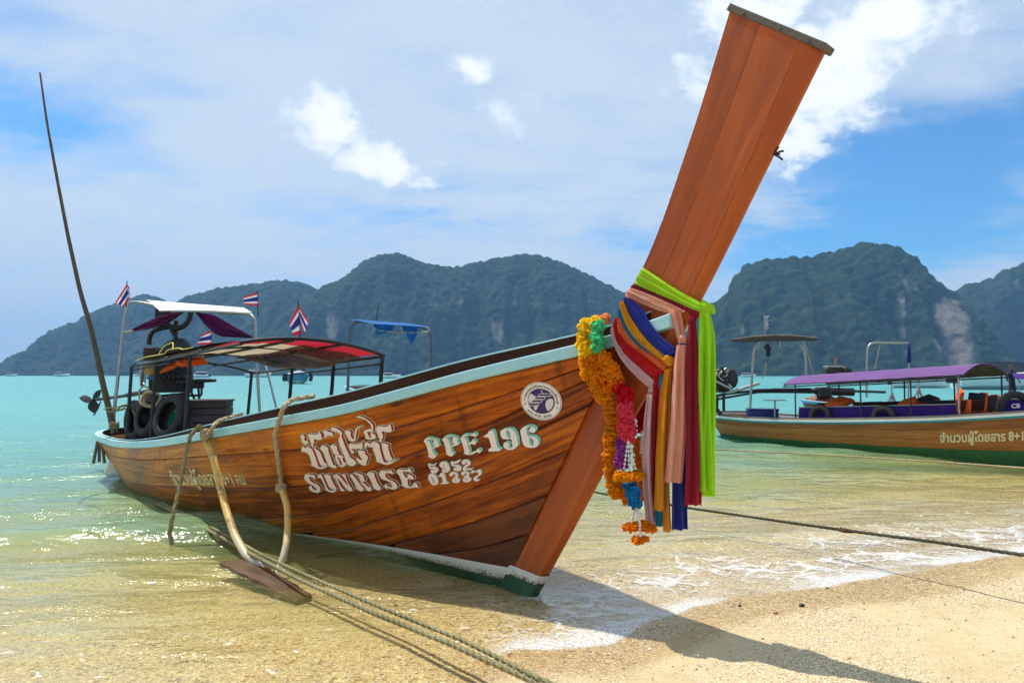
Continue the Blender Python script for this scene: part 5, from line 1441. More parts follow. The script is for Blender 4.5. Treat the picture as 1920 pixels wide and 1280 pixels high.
# ------------------------------------------------------------------ bamboo pole
mb = MB(); P = smooth_path([at_y(216, 812, 10.35), at_y(205, 770, 10.4), at_y(192, 715, 10.45), at_y(172, 620, 10.5), at_y(150, 545, 10.55), at_y(127, 440, 10.6), at_y(106, 330, 10.65), at_y(88, 230, 10.7), at_y(75, 137, 10.75)], 60)
L = [0]; 
for i in range(1, 60): L.append(L[-1] + (P[i] - P[i - 1]).length)
rad = [(.046 - .034 * (l / L[-1]) ** .8) * (1 + .10 * math.exp(-((l % .38) - .19) ** 2 / .0006)) for l in L]
mb.tube(P, rad, 9); tag(mb.build('bamboo_pole', solid('old_bamboo', (.10, .075, .05), .7, 0, .3, .4, 9)), 'very tall thin bamboo pole leaning out from the stern', 'pole')

# ------------------------------------------------------------------ long-tail engine
en = thing('longtail_engine', 'black engine with long propeller shaft mounted on the stern of the beached boat', 'engine', tuple(at_y(325, 760, 10.5)))
YE = 10.5
def E_(u, v, dy=0): return at_y(u, v, YE + dy)
def ebox(u, v, w, h, d, name, m=M_IRON, rot=0.0, dy=0, bev=.012):
    mb = MB(); k = YE / FPX; mb.box(E_(u, v, dy), (w * k, d, h * k), Euler((0, rot, .35)).to_matrix(), bev); return mb.build(name, m, en, smooth=False)
blk = ebox(322, 706, 72, 58, .46, 'engine_block')
for k in range(6):
    mb = MB(); c = E_(300 + k * 9, 706, -.26); mb.lathe(c, (0, -1, 0), [(0, .03), (.022, .03), (.028, .0), (.028, -.05)], 8); mb.build('injector', M_BLACKSTEEL, blk)
ebox(322, 680, 70, 10, .34, 'rocker_cover', M_BLACKSTEEL, .06)
ebox(288, 700, 12, 40, .36, 'radiator', M_BLACKSTEEL)
mb = MB(); mb.lathe(E_(268, 705), (-.95, -.3, 0), [(.12, -.02), (.15, -.02), (.16, 0), (.15, .02), (.12, .02), (.12, -.02)], 24); mb.lathe(E_(268, 705), (-.95, -.3, 0), [(0, .01), (.04, .01), (.04, -.01)], 12); mb.build('flywheel', M_STEEL, en)
ebox(285, 664, 26, 24, .25, 'air_box', solid('rusty_iron', (.075, .045, .035), .8, .2, .3, .4))
mb = MB(); mb.lathe(E_(330, 660), (.8, 0, .6), [(0, .22), (.10, .2), (.17, .1), (.19, -.02), (.17, -.12), (.10, -.2), (0, -.22)], 16); mb.build('air_filter', M_IRON, en)
mb = MB(); mb.tube(smooth_path([E_(279, 646), E_(281, 630), E_(288, 620), E_(301, 616), E_(318, 612)], 20), .034, 9); mb.build('exhaust_pipe', M_BLACKSTEEL, en)
mb = MB(); mb.tube(smooth_path([E_(358, 585), E_(355, 600), E_(346, 611), E_(334, 616), E_(320, 612)], 20), .038, 9); mb.build('exhaust_pipe', M_BLACKSTEEL, en)
ebox(305, 596, 26, 32, .14, 'silencer', M_BLACKSTEEL, .05)
mb = MB(); mb.tube([E_(318, 608), E_(322, 620), E_(336, 642)], .026, 8); mb.build('support_arm', M_BLACKSTEEL, en)
mb = MB(); mb.tube([E_(330, 601, .1), E_(330, 620, .1), E_(329, 640, .1)], .030, 8); mb.build('stack', solid('rust', (.14, .05, .03), .8), en)
for k in range(9):
    mb = MB(); q = [(rng.uniform(285, 345), rng.uniform(640, 735)) for _ in range(3)]; mb.tube(smooth_path([E_(q[0][0], q[0][1], -.22), E_(q[1][0], q[1][1], -.3), E_(q[2][0], q[2][1], -.22)], 12), rng.uniform(.008, .016), 6); mb.build('hose', M_BLACKSTEEL, en)
mb = MB(); mb.tube(smooth_path([E_(362, 722), E_(330, 726), E_(300, 729), E_(260, 737, .4), E_(220, 744, .9), E_(180, 749, 1.4)], 24), [.045] * 6 + [.035] * 8 + [.024] * 10, 10); sh = mb.build('shaft_tube', M_BLACKSTEEL, en)
mb = MB(); mb.tube([E_(355, 737), E_(300, 742, .1), E_(270, 745, .3)], .018, 8); mb.tube([E_(378, 740, -.1), E_(378, 728, -.1)], .016, 8); mb.tube([E_(302, 742, -.1), E_(378, 741, -.1)], .016, 8); mb.build('mount_frame', M_BLACKSTEEL, en)
mb = MB(); mb.tube([E_(330, 717, -.2), E_(370, 714, -.3), E_(404, 713, -.4)], [.032, .03, .022], 9); mb.build('tiller', M_BLACKSTEEL, en)
ebox(366, 722, 30, 12, .14, 'tiller_bracket', M_BLACKSTEEL, 0, -.25)
for (u0, v0, u1, v1) in ((345, 728, 352, 752), (372, 728, 374, 752), (356, 728, 366, 752)):
    mb = MB(); mb.tube([E_(u0, v0, -.15), E_((u0 + u1) / 2, (v0 + v1) / 2, -.15), E_(u1, v1, -.15)], .018, 8); mb.build('pedestal_leg', M_BLACKSTEEL, en)
pc = E_(174, 750, 1.5); pax = (E_(174, 750, 1.5) - E_(220, 744, .9)).normalized()
mb = MB(); mb.lathe(pc, pax, [(.0, .05), (.022, .03), (.03, -.03), (.024, -.07)], 10); pr = mb.build('propeller', M_IRON, en)
pu = Vector((.25, .2, 1)); pu = (pu - pax * pu.dot(pax)).normalized(); pw = pax.cross(pu)
for k, a in enumerate((.35, 2.75, 4.6)):
    d = pu * math.cos(a) + pw * math.sin(a); e = pax.cross(d); mb = MB(); P = []
    for i in range(10):
        f = i / 9; r_ = .02 + .19 * f; wd = .085 * math.sin(math.pi * min(f * .9 + .12, 1)) ** .7
        P.append([pc + d * r_ + (e * math.cos(.7) + pax * math.sin(.7)) * wd * g + pax * .01 * sg for g, sg in ((-1, 0), (-.5, .5), (0, .7), (.5, .5), (1, 0), (.5, -.5), (0, -.7), (-.5, -.5))])
    mb.grid(np.array(P), None, closed_v=True); mb.build('blade', M_IRON, pr)
mb = MB(); mb.tube([E_(189, 752, 1.3), E_(184, 765, 1.3), E_(176, 778, 1.35)], .012, 6); mb.build('skeg', M_IRON, en)

# ------------------------------------------------------------------ tyres, box, ropes inside the stern
def tyre(c, axis, R, w, label, group='old car tyres in the stern', m=M_RUBBER, lean=None):
    t = thing('tyre', label, 'tyre', tuple(Vector(c)), group); c = Vector(c); axis = Vector(axis).normalized()
    mb = MB(); mb.lathe(c, axis, [(R * .62, -w * .36), (R * .66, -w * .46), (R * .80, -w * .5), (R * .93, -w * .42), (R * .985, -w * .36), (R, -w * .12), (R, w * .12), (R * .985, w * .36), (R * .93, w * .42), (R * .80, w * .5), (R * .66, w * .46), (R * .62, w * .36), (R * .70, w * .28), (R * .88, w * .25), (R * .88, -w * .25), (R * .70, -w * .28), (R * .62, -w * .36)], 36)
    mb.build('carcass', m, t, angle=35)
    u = axis.orthogonal().normalized(); v = axis.cross(u); mb = MB(); nb = 34
    for k in range(nb):
        a = 2 * math.pi * k / nb; d = u * math.cos(a) + v * math.sin(a); tg = axis.cross(d)
        for sx in (-1, 1):
            M = Matrix((tg, axis, d)).transposed() @ Matrix.Rotation(.45 * sx, 3, 'Z'); mb.box(c + d * (R + .003) + axis * sx * w * .19, (R * .10, w * .33, .014), M)
    mb.build('tread', m, t, smooth=False)
AXT = Vector((-.50, -.84, .10))
tyre(at_n(257, 788, .70), Vector((-.62, -.74, .05)), .26, .17, 'leftmost black tyre in the stern, seen nearly edge on')
tyre(at_n(283, 780, .66), Vector((-.58, -.78, .22)), .275, .19, 'middle black tyre in the stern leaning on its neighbour')
tyre(at_n(323, 782, .66), Vector((-.50, -.80, .26)), .275, .18, 'rightmost black tyre in the stern beside the green cloth')
mb = MB(); P = np.array([[at_y(292 + 64 * i / 6 + 2 * math.sin(j), 752 + 56 * j / 8, 9.75 + .04 * math.sin(i * 1.7 + j)) for j in range(9)] for i in range(7)]); mb.grid(P)
o = mb.build('green_cloth', cloth('green_cloth', (.0, .26, .16), None, .3), None, angle=80); tag(o, 'green cloth sheet hanging behind the rightmost tyre', 'cloth')
bx = thing('storage_box', 'dark grey plank box with a flat lid inside the stern', 'box', tuple(at_y(396, 795, 9.4)))
MBX = Euler((0, 0, .12)).to_matrix()
M_BOXW = wood('box_wood', [(.25, (.045, .045, .048)), (.5, (.085, .085, .09)), (.75, (.14, .14, .145))], .7, .25)
for k in range(4):
    mb = MB(); mb.box(at_y(396, 757 + 13 * k, 9.4), (.44, .40, .082), MBX, .006, .2 * k); mb.build('board', M_BOXW, bx, smooth=False)
mb = MB(); mb.box(at_y(396, 750, 9.4), (.475, .44, .022), MBX, .004, .9); mb.build('lid', M_BOXW, bx, smooth=False)
mb = MB(); c = at_y(286, 748, 9.3)
for k in range(4): mb.tube([c + Vector((.10 * math.cos(a) * (1 + .06 * k), -.02 * k + .03 * math.sin(a * 3), .085 * math.sin(a) * (1 + .05 * k))) for a in np.linspace(0, 2 * math.pi, 26)[:-1]], .013, 6, closed=True)
tag(mb.build('rope_coil', M_ROPE), 'pale rope coil hung over the tops of the tyres', 'rope')
mb = MB(); mb.tube(smooth_path([at_y(262, 752, 9.6), at_y(260, 733, 9.6), at_y(268, 723, 9.6), at_y(279, 726, 9.6), at_y(281, 750, 9.6)], 24), .011, 7); tag(mb.build('rope_loop', M_ROPE), 'single upright rope loop standing between the engine and tyres', 'rope')
mb = MB(); c0 = at_y(246, 757, 9.9)
for k in range(5): mb.tube(smooth_path([c0 + Vector((-.22 - .05 * k, .1, -.10 + .03 * math.sin(k * 2))), c0 + Vector((-.10, .04 * k - .1, -.05 + .03 * math.cos(k * 3))), c0 + Vector((.0, 0, .03 * math.sin(k * 1.7))), c0 + Vector((.05 + .02 * k, 0, -.16 - .05 * k))], 16), .009, 6)
tag(mb.build('mooring_line', M_ROPE_G), 'tangle of old mooring line on the stern quarter rail', 'rope')
mb = MB(); mb.tube(smooth_path([at_y(330, 770, 9.1), at_y(338, 785, 9.0), at_y(347, 797, 8.9), at_y(344, 803, 8.9), at_y(352, 800, 8.9)], 24), .014, 7, lobes=3); tag(mb.build('short_rope', M_ROPE), 'short grey rope end hanging over the rightmost tyre', 'rope')
mb = MB(); c0 = at_y(214, 797, 10.3)
for k in range(4): mb.tube([c0 + Vector((.055 * math.cos(a), .055 * math.sin(a), -.03 + .02 * k + .01 * math.sin(3 * a))) for a in np.linspace(0, 2 * math.pi, 20)[:-1]], .013, 6, closed=True)
tag(mb.build('lashing', M_ROPE_G), 'brown rope lashing round the foot of the bamboo pole', 'rope')
ld = thing('stern_ladder', 'grey boarding ladder legs dipping into the water behind the stern', 'ladder', tuple(at_y(188, 862, 10.6)))
for (u0, v0, u1, v1, y) in ((184, 822, 175, 868, 10.7), (190, 822, 196, 868, 10.5), (186, 824, 186, 866, 10.9)):
    mb = MB(); mb.tube([at_y(u0, v0, y), at_y((u0 + u1) / 2, (v0 + v1) / 2, y), at_y(u1, v1, y)], .022, 8); mb.build('rail', M_GREYWOOD, ld)
mb = MB(); mb.box(at_y(215, 876, 10.3), (.22, .12, .16), Euler((.2, .3, .5)).to_matrix(), .02); mb.build('step', M_WHITE, ld, smooth=False)

# ------------------------------------------------------------------ flags
def flag_mat(T):
    a = T.attr('puv').outputs['Vector']; u, v, sd = T.sep(a)
    c = T.ramp(v, [(0, (.62, .02, .05)), (.167, (.74, .72, .70)), (.333, (.035, .04, .27)), (.667, (.74, .72, .70)), (.833, (.62, .02, .05))], 'CONSTANT')
    d = principled(T, c, .8, 0, .1); tr = T.n('ShaderNodeBsdfTranslucent', {0: c})
    return T.n('ShaderNodeMixShader', {0: .45, 1: d, 2: tr.outputs[0]}).outputs[0]
M_FLAG = mat('flag_cloth', flag_mat)
def flag(pole, cloths, y, label):
    t = thing('small_flag', label, 'flag', tuple(at_y(*pole[0], y)), 'small striped flags')
    mb = MB(); mb.tube([at_y(*pole[0], y), at_y(*[(a + b) / 2 for a, b in zip(*pole)], y), at_y(*pole[1], y)], .008, 6); mb.build('flag_pole', M_BLACKSTEEL, t)
    for ht, hb, ft, fb in cloths:
        ht, hb, ft, fb = [np.array(q, float) for q in (ht, hb, ft, fb)]; mb = MB(); P, UV = [], []
        for i in range(14):
            f = i / 13; row, ru = [], []
            for j in range(11):
                g = j / 10; q = (ht * (1 - f) + ft * f) * (1 - g) + (hb * (1 - f) + fb * f) * g
                row.append(at_y(q[0], q[1], y - .012 + .03 * math.sin(f * 7 + g * 2.2) * f)); ru.append((f, min(max(g, .001), .999), 0))
            P.append(row); UV.append(ru)
        mb.grid(np.array(P), np.array(UV)); mb.build('flag_cloth', M_FLAG, t, angle=80)
flag(((237, 576), (238, 527)), [((238, 532), (242, 560), (216, 567), (231, 576)), ((238, 532), (242, 556), (243, 540), (243, 570))], 10.2, 'small red white and blue striped flag drooping at the left corner of the awning')
flag(((484, 594), (482, 545)), [((482, 548), (484, 573), (456, 557), (457, 571))], 10.4, 'small striped flag blown left at the right corner of the white awning')
flag(((395, 655), (396, 617)), [((396, 619), (396, 646), (378, 628), (369, 646))], 9.2, 'smallest striped flag standing behind the aft end of the canopy')
flag(((563, 634), (559, 566)), [((560, 571), (563, 628), (543, 606), (549, 628)), ((560, 573), (563, 600), (578, 602), (571, 628))], 7.4, 'striped flag with two hanging folds on top of the red canopy')

# ------------------------------------------------------------------ ropes and the plank at the near side
def rope_path(P, n): return smooth_path(P, n)
def fray(mb, c, m=None): pass
t = thing('fender_rope', 'thick rope over the rail running into a long curved yellow hose sleeve', 'rope', tuple(at_n(397, 820, 1.0)), 'hose sleeved ropes over the rail')
_last[:] = [.40, .1]
h1 = on_hull(397, 822, .055)
mb = MB(); mb.tube(rope_path([at_n(455, 777, .70), at_n(425, 784, .86), at_n(408, 790, .99), at_n(399, 800, 1.05), h1 + Vector((0, 0, .02)), h1], 60), .019, 9, lobes=3, depth=.22, pitch=.09); mb.build('rope', M_ROPE, t)
M_HOSE = None
def hose_mat(T):
    p = T.n('ShaderNodeTexCoord').outputs['Object']; z = T.sep(p)[2]
    n = T.noise(p, 6, 5, .65).outputs[0]; n2 = T.noise(p, 40, 3, .6).outputs[0]
    c = T.mix(T.sstep(n, .35, .7), (.70, .43, .09), (.58, .37, .12))
    c = T.mix(T.mul(T.sstep(T.add(n, T.mul(n2, .2)), .62, .78), .8), c, (.14, .10, .05))
    c = T.mix(T.sstep(z, .25, .05), c, (.52, .46, .32))
    return principled(T, c, .5, 0, .4)
M_HOSE = mat('yellow_hose', hose_mat)
ye = at_z(500, 1066, -.02)
pa = [h1] + [at_y(u, v, h1.y + (ye.y - h1.y) * f) for (u, v, f) in ((401, 860, .10), (411, 905, .24), (424, 955, .42), (440, 1003, .62), (462, 1042, .82))] + [ye]
mb = MB(); mb.tube(rope_path(pa, 50), [.036] * 8 + [.033] * 42, 14); mb.build('hose_sleeve', M_HOSE, t)
mb = MB(); c = h1 + Vector((.01, -.03, .055))
for k in range(3): mb.tube([c + Vector((.042 * math.cos(a), .042 * math.sin(a), .028 * k - .03 + .012 * math.cos(a * 2 + k))) for a in np.linspace(0, 2 * math.pi, 18)[:-1]], .017, 7, closed=True)
mb.build('knot', M_ROPE, t)
t = thing('fender_rope', 'rope over the rail knotted to a straighter yellow hose sleeve', 'rope', tuple(at_n(525, 800, .85)), 'hose sleeved ropes over the rail')
_last[:] = [.22, .1]
h2 = on_hull(524, 812, .05); h3 = on_hull(529, 862, .04); h4 = on_hull(535, 908, .045)
mb = MB(); mb.tube(rope_path([at_n(590, 742, .62), at_n(565, 746, .70), at_n(545, 750, .80), at_n(531, 764, .91), h2, h3, h4], 80), .020, 9, lobes=3, depth=.22, pitch=.09); mb.build('rope', M_ROPE, t)
mb = MB()
for k in range(3): mb.tube([h4 + Vector((.036 * math.cos(a), .036 * math.sin(a) - .01, .02 * k - .02 + .012 * math.cos(2 * a + k))) for a in np.linspace(0, 2 * math.pi, 18)[:-1]], .016, 7, closed=True)
mb.build('knot', M_ROPE, t)
ye2 = at_z(524, 1062, -.03); pb = [h4] + [at_y(u, v, h4.y + (ye2.y - h4.y) * f) for (u, v, f) in ((539, 950, .3), (540, 985, .55), (537, 1020, .8), (531, 1045, .93))] + [ye2]
mb = MB(); mb.tube(rope_path(pb, 40), .029, 14); mb.build('hose_sleeve', M_HOSE, t)
mb = MB(); k0 = h1 + Vector((-.01, -.05, .06)); yd = at_z(323, 1021, -.01)
pc_ = [k0] + [at_y(u, v, k0.y + (yd.y - k0.y) * f) for (u, v, f) in ((375, 796, .05), (358, 815, .12), (350, 840, .2), (343, 880, .35), (334, 925, .55), (323, 970, .78), (318, 1000, .92))] + [yd]
mb.tube(rope_path(pc_, 110), .0175, 9, lobes=3, depth=.22, pitch=.09); tag(mb.build('dangling_rope', M_ROPE_G), 'loose rope end dangling from the rail down into the green water', 'rope')
def shore_rope(px, zs, r, m, label, n=420, pitch=.06, seg=None, name='mooring_rope', depth=.24):
    P = [at_z(u, v, z) for (u, v), z in zip(px, zs)]
    Q = smooth_path(P, n)
    for q in range(len(Q)): Q[q] = Q[q]
    mb = MB(); mb.tube(Q, r, 10, lobes=3, depth=depth, pitch=pitch); return tag(mb.build(name, m), label, 'rope', 'mooring ropes')
shore_rope([(296, 944), (340, 966), (385, 990), (432, 1016), (480, 1043), (560, 1085), (700, 1148), (850, 1208), (1020, 1285), (1180, 1352), (1420, 1452)], [.06, .05, .05, .05, .06, .07, .10, .14, .19, .17, .06], .0140, M_ROPE_G, 'nearer of the two thick twisted ropes running from the boat to the bottom edge', 700)
shore_rope([(302, 942), (346, 963), (392, 986), (440, 1010), (492, 1040), (575, 1078), (720, 1140), (870, 1200), (1010, 1270), (1180, 1345), (1440, 1450)], [.075, .065, .065, .07, .08, .09, .12, .16, .21, .19, .07], .0112, M_ROPE_G, 'thinner twisted rope lying just behind the thick one', 700)
ro = shore_rope([(1030, 905), (1085, 915), (1130, 925), (1300, 953), (1480, 979), (1580, 993), (1750, 1015), (1920, 1040), (2150, 1075), (2330, 1112)], [-.06, .06, .10, .16, .22, .25, .31, .37, .36, .10], .0115, M_ROPE_D, 'dark taut mooring rope crossing the shallows on the right', 420)
mb = MB(); c = at_z(1585, 994, .25)
ax_ = (at_z(1620, 999, .26) - at_z(1550, 989, .24)).normalized()
mb.tube([c - ax_ * .06, c - ax_ * .02, c + ax_ * .03, c + ax_ * .06], [.014, .020, .018, .014], 8)
for k in range(8):
    d = Vector((rng.uniform(-1, 1), rng.uniform(-1, 1), rng.uniform(-1, 1))).normalized(); b0 = c + ax_ * rng.uniform(-.05, .05); mb.tube([b0, b0 + d * .018, b0 + d * .03 + ax_ * .01], .004, 5)
mb.build('splice', solid('splice_rust', (.10, .045, .025), .8), ro)
shore_rope([(1330, 842), (1480, 849), (1640, 858), (1780, 867), (1920, 877), (2050, 886)], [.30, .26, .25, .25, .27, .30], .011, M_ROPE, 'pale thin mooring line stretched below the old longtail boat', 160)
# the waterlogged plank
pk = [at_z(u, v, -.004) for u, v in ((408, 1056), (462, 1046), (586, 1108), (556, 1120))]
mb = MB(); P, UV = [], []
for i in range(25):
    f = i / 24; a, b = pk[0] * (1 - f) + pk[3] * f, pk[1] * (1 - f) + pk[2] * f; row, ru = [], []
    for j in range(7):
        g = j / 6; q = a * (1 - g) + b * g; row.append(q + Vector((rng.uniform(-.014, .014) * (j in (0, 6)) + (.03 * math.sin(j * 2.1) if i == 0 else 0), 0, .012 * fbm(np.array(f * 6), np.array(g * 5), 5, 3) - .03 * f + .010 * math.sin(f * 3)))); ru.append((f * 1.0, g * .2, .4))
    P.append(row); UV.append(ru)
P = np.array(P); mb.grid(P, np.array(UV)); bt = P - np.array([0, 0, .035]); mb.grid(bt, np.array(UV), flip=True)
b0 = len(mb.v)
edge = [P[i, 0] for i in range(25)] + [P[24, j] for j in range(7)] + [P[i, 6] for i in range(24, -1, -1)] + [P[0, j] for j in range(6, -1, -1)]
mb.grid(np.array([[e, e - np.array([0, 0, .035])] for e in edge]), None)
tag(mb.build('driftwood_plank', wood('wet_plank', [(.25, (.03, .016, .008)), (.5, (.085, .045, .022)), (.75, (.17, .10, .055))], .35, .5), angle=40), 'dark waterlogged plank lying in the shallows under the hose ropes', 'plank')
# twig caught on the prow edge
mb = MB(); c = at_n(1452, 290, 0)
for d in (Vector((.05, 0, .02)), Vector((.045, 0, -.03)), Vector((.02, -.01, .04)), Vector((.03, 0, 0))): mb.tube([c, c + d * .6 + Vector((0, 0, .004)), c + d], .006, 6)
tag(mb.build('wire_stub', M_BLACKSTEEL), 'small dark wire stub sticking out of the front edge of the prow', 'wire')

# ------------------------------------------------------------------ shell grit and flotsam on the sand
def make_shells():
    V, Fc = [], []; 
    r_ = np.random.default_rng(5); cnt = 0
    while cnt < 5200:
        x, y = r_.uniform(-3.2, 4.6), r_.uniform(2.9, 7.0); d = float(shore_dist(np.array(x), np.array(y)))
        if d > 1.1 or d < -3.2: continue
        if d < -1.0 and r_.random() < .55: continue
        z = float(np.interp(d, BD, BZ)) + .004; s = r_.uniform(.0025, .0075) * (1.6 if r_.random() < .06 else 1); a = r_.uniform(0, 6.28); b = len(V)
        n = 5
        for k in range(n):
            q = a + 2 * math.pi * k / n; V.append((x + s * math.cos(q) * r_.uniform(.7, 1.2), y + s * .8 * math.sin(q) * r_.uniform(.7, 1.2), z + r_.uniform(-.001, .002)))
        V.append((x, y, z + s * r_.uniform(.25, .6)))
        for k in range(n): Fc.append((b + k, b + (k + 1) % n, b + n))
        cnt += 1
    me = np_mesh('shell_grit', np.array(V), np.array(Fc), None, False)
    def f(T):
        p = T.n('ShaderNodeTexCoord').outputs['Object']; w = T.n('ShaderNodeTexWhiteNoise', {0: T.n('ShaderNodeVectorMath', {0: p, 1: (.012, .012, .012)}, operation='SNAP').outputs[0]}).outputs[0]
        c = T.ramp(w, [(0, (.05, .035, .02)), (.18, (.10, .06, .035)), (.22, (.55, .36, .18)), (.5, (.72, .58, .38)), (.75, (.85, .80, .70)), (1, (.90, .86, .80))], 'CONSTANT')
        return principled(T, c, .6, 0, .3)
    me.materials.append(mat('shell_grit', f)); o = link(bpy.data.objects.new('shell_grit', me)); tag(o, 'scattered bits of shell and coral on the sand', None, None, 'stuff')
make_shells()
def pebble(u, v, r, m, label, name='pebble', cat='pebble', flat=.5):
    c = at_z(u, v, 0.0)
    for _ in range(4): c = at_z(u, v, float(bed_z(np.array(c.x), np.array(c.y))) + r * .3)
    mb = MB(); mb.ball(c, r, r * .8, r * flat, 9, 6, Euler((0, 0, rng.uniform(0, 3))).to_matrix(), .12); tag(mb.build(name, m), label, cat)
M_DARKSTONE = solid('dark_stone', (.02, .016, .016), .5)
M_LEAFB = solid('dead_leaf', (.20, .07, .03), .8)
pebble(1503, 1134, .022, M_DARKSTONE, 'largest dark pebble alone on the smooth sand')
pebble(1387, 1135, .014, M_DARKSTONE, 'small dark pebble at the edge of the swash')
pebble(1551, 1102, .012, M_DARKSTONE, 'tiny dark pebble at the foam line on the right')
pebble(1430, 1198, .013, M_DARKSTONE, 'dark pebble on the rim of the prow shadow')
pebble(1455, 1149, .016, M_LEAFB, 'crumpled brown leaf on the coarse sand', 'dead_leaf', 'leaf', .4)
pebble(742, 1133, .016, M_LEAFB, 'brown leaf scrap under the shallow water behind the ropes', 'dead_leaf', 'leaf', .3)

# ------------------------------------------------------------------ other boats
def frame2(origin, ang_deg):
    a = math.radians(ang_deg); O = Vector(origin); F = Vector((math.cos(a), -math.sin(a), 0)); N = Vector((-math.sin(a), -math.cos(a), 0)); Z = Vector((0, 0, 1))
    return (lambda s, n, z: O + F * s + N * n + Z * z), F, N, O
def simple_hull(root, fr, length, beam, sheer, low_w, hm, rail_h, planks=4, prow=True, green=M_BOTTOM, split=.72, rails=None):
    """an upright longtail hull: planked sides, painted bottom, rail and floor; s = 0 at the stern"""
    zs = spline(sheer)
    def Sx(t):
        s = length * (1 - t)
        f = s / length
        b = beam * min(1, (max(f, 0) / .06) ** .5 * .35 + .65 if f < .06 else 1) * (1 - max(0, (f - .45) / .55) ** 2.0)
        if t > .97: b *= math.sqrt(max(1 - ((t - .97) / .03) ** 2, 0))
        return (s, max(b, .03 if t < .5 else 0), zs(s))
    def Wx(t):
        s = (length - .9) * (1 - t) + .25 * t; f = s / length
        b = low_w * (1 - max(0, (f - .40) / .50) ** 1.7) if f < .9 else .03
        if t > .9: b *= math.sqrt(max(1 - ((t - .9) / .1) ** 2, 0))
        return (s, max(b, .03 if t < .5 else 0), -.10)
    def Kx(t): return ((length - 1.0) * (1 - t) + .4 * t, 0, -.32)
    H = Hull(fr, Sx, Wx, Kx, lambda t: .07 * math.sin(math.pi * min(max((t - .1) / .9, 0), 1)), 34)
    qs = np.linspace(0, split, planks + 1)
    for sgn in (1, -1):
        for k in range(planks): strake(H, qs[k], qs[k + 1], sgn, .13 * k + (.4 if sgn < 0 else 0), .025).build('plank', hm, root, angle=28)
        strake(H, split, 1.0, sgn, .9, .025).build('painted_plank', green, root, angle=28)
        for (name, m, q0, dz0, dz1, dn) in rails or []:
            mb = MB(); P = []
            for t in H.ts:
                a = H.side(t, 0, 0); k = 1 if t < .97 else 0
                P.append([fr(a[0] - (dn if not k else 0), (a[1] + dn * k) * sgn, a[2] + dz0), fr(a[0] - (dn if not k else 0), (a[1] + dn * k) * sgn, a[2] + dz1), fr(a[0], max(a[1] - .06, 0) * sgn, a[2] + dz1), fr(a[0], max(a[1] - .06, 0) * sgn, a[2] + dz0)])
            mb.grid(np.array(P), np.array([[(H.side(t, 0)[0], .0, 0)] * 4 for t in H.ts]), closed_v=True); mb.build(name, m, root, angle=30)
    mb = MB(); P = []
    for t in H.ts[3:-1]:
        a = H.side(t, .55, -.02); P.append([fr(a[0], a[1] * k, a[2]) for k in (1, .4, -.4, -1)])
    mb.grid(np.array(P)); mb.build('floor_boards', M_GREYWOOD, root)
    return H
# --- the old purple-roofed longtail on the right
fr2, F2, N2, O2 = frame2((5.23, 18.55, 0), 58)
boat2 = thing('longtail_boat', 'weathered longtail boat with a purple roof moored on the right', 'boat', tuple(O2))
M_GREEN2 = solid('green_paint', (.030, .135, .050), .6, 0, .3, .35, 8); M_WHITE2 = solid('rail_white', (.74, .74, .72), .5, 0, .3, .12, 8); M_TEAL2 = solid('rail_teal', (.03, .28, .30), .5)
H2 = simple_hull(boat2, fr2, 10.4, .86, [(0, .52), (1.5, .48), (3, .52), (4.6, .61), (6, .72), (8, 1.0), (9.4, 1.4), (10.4, 1.75)], .60, M_BOAT2, .1, 3, True, M_GREEN2, .66,
    [('rail_teal_strip', M_TEAL2, 0, -.035, .0, .018), ('rail_white_strip', M_WHITE2, 0, .001, .045, .024), ('rail_cap', M_GREYWOOD, 0, .046, .085, -.004)])
mb = MB(); pr_ = [fr2(9.5, 0, -.2), fr2(10.4, 0, 1.4), fr2(11.6, 0, 3.2)]; P = []
for i, (s0, s1, z0, z1) in enumerate(((9.0, 9.4, -.1, -.2), (9.9, 10.6, 1.6, 1.4), (11.0, 11.7, 3.3, 3.1))): P.append([fr2(s0, .04, z0), fr2(s1, .02, z1), fr2(s1, -.02, z1), fr2(s0, -.04, z0)])
mb.grid(np.array(P), None, closed_v=True); mb.build('stem_board', M_BOAT2, boat2)
def on_hull2(u, v, off): return on_hull(u, v, off, H2)
_last[:] = [.42, .5]
text_on('จำนวนผู้โดยสาร 8+1', [(1762, 829), (1919, 825), (1919, 808), (1762, 813)], on_hull2, .004, P_CREAM, boat2, extent=.03)
C_VIOLET = cloth('violet_roof', (.18, .08, .26), (.21, .095, .29), .2); C_VIOLET2 = cloth('violet_side', (.06, .02, .22), None, .2); M_DARKUNDER = solid('grey_lining', (.10, .10, .105), .8)
cn2 = thing('boat_canopy', 'long arched purple fabric roof over the boat on the right', 'canopy', tuple(fr2(4.4, 0, .6)))
def CZ2(s, n, d=0): return fr2(s, n, 1.30 + (s - 2.5) * .058 + .20 * (1 - (n / .78) ** 2) + d)
for d, m, nm in ((.0, C_VIOLET, 'roof_fabric'), (-.02, M_DARKUNDER, 'roof_lining')):
    mb = MB(); mb.grid(np.array([[CZ2(2.45 + 3.75 * i / 16, .78 - 1.56 * j / 14, d - .006 * math.sin(i * 1.57) ** 2) for j in range(15)] for i in range(17)]), np.array([[(i / 4, j / 14, .2) for j in range(15)] for i in range(17)])); mb.build(nm, m, cn2, angle=60)
for s in (2.5, 3.7, 4.9, 6.18):
    mb = MB(); mb.tube([CZ2(s, n, -.035) for n in np.linspace(.77, -.77, 13)], .014, 6); mb.build('roof_bow', M_BLACKSTEEL, cn2)
for n in (.77, -.77):
    mb = MB(); mb.tube([CZ2(s, n, -.06) for s in (2.45, 4.3, 6.2)], .014, 6); mb.build('roof_stringer', M_BLACKSTEEL, cn2)
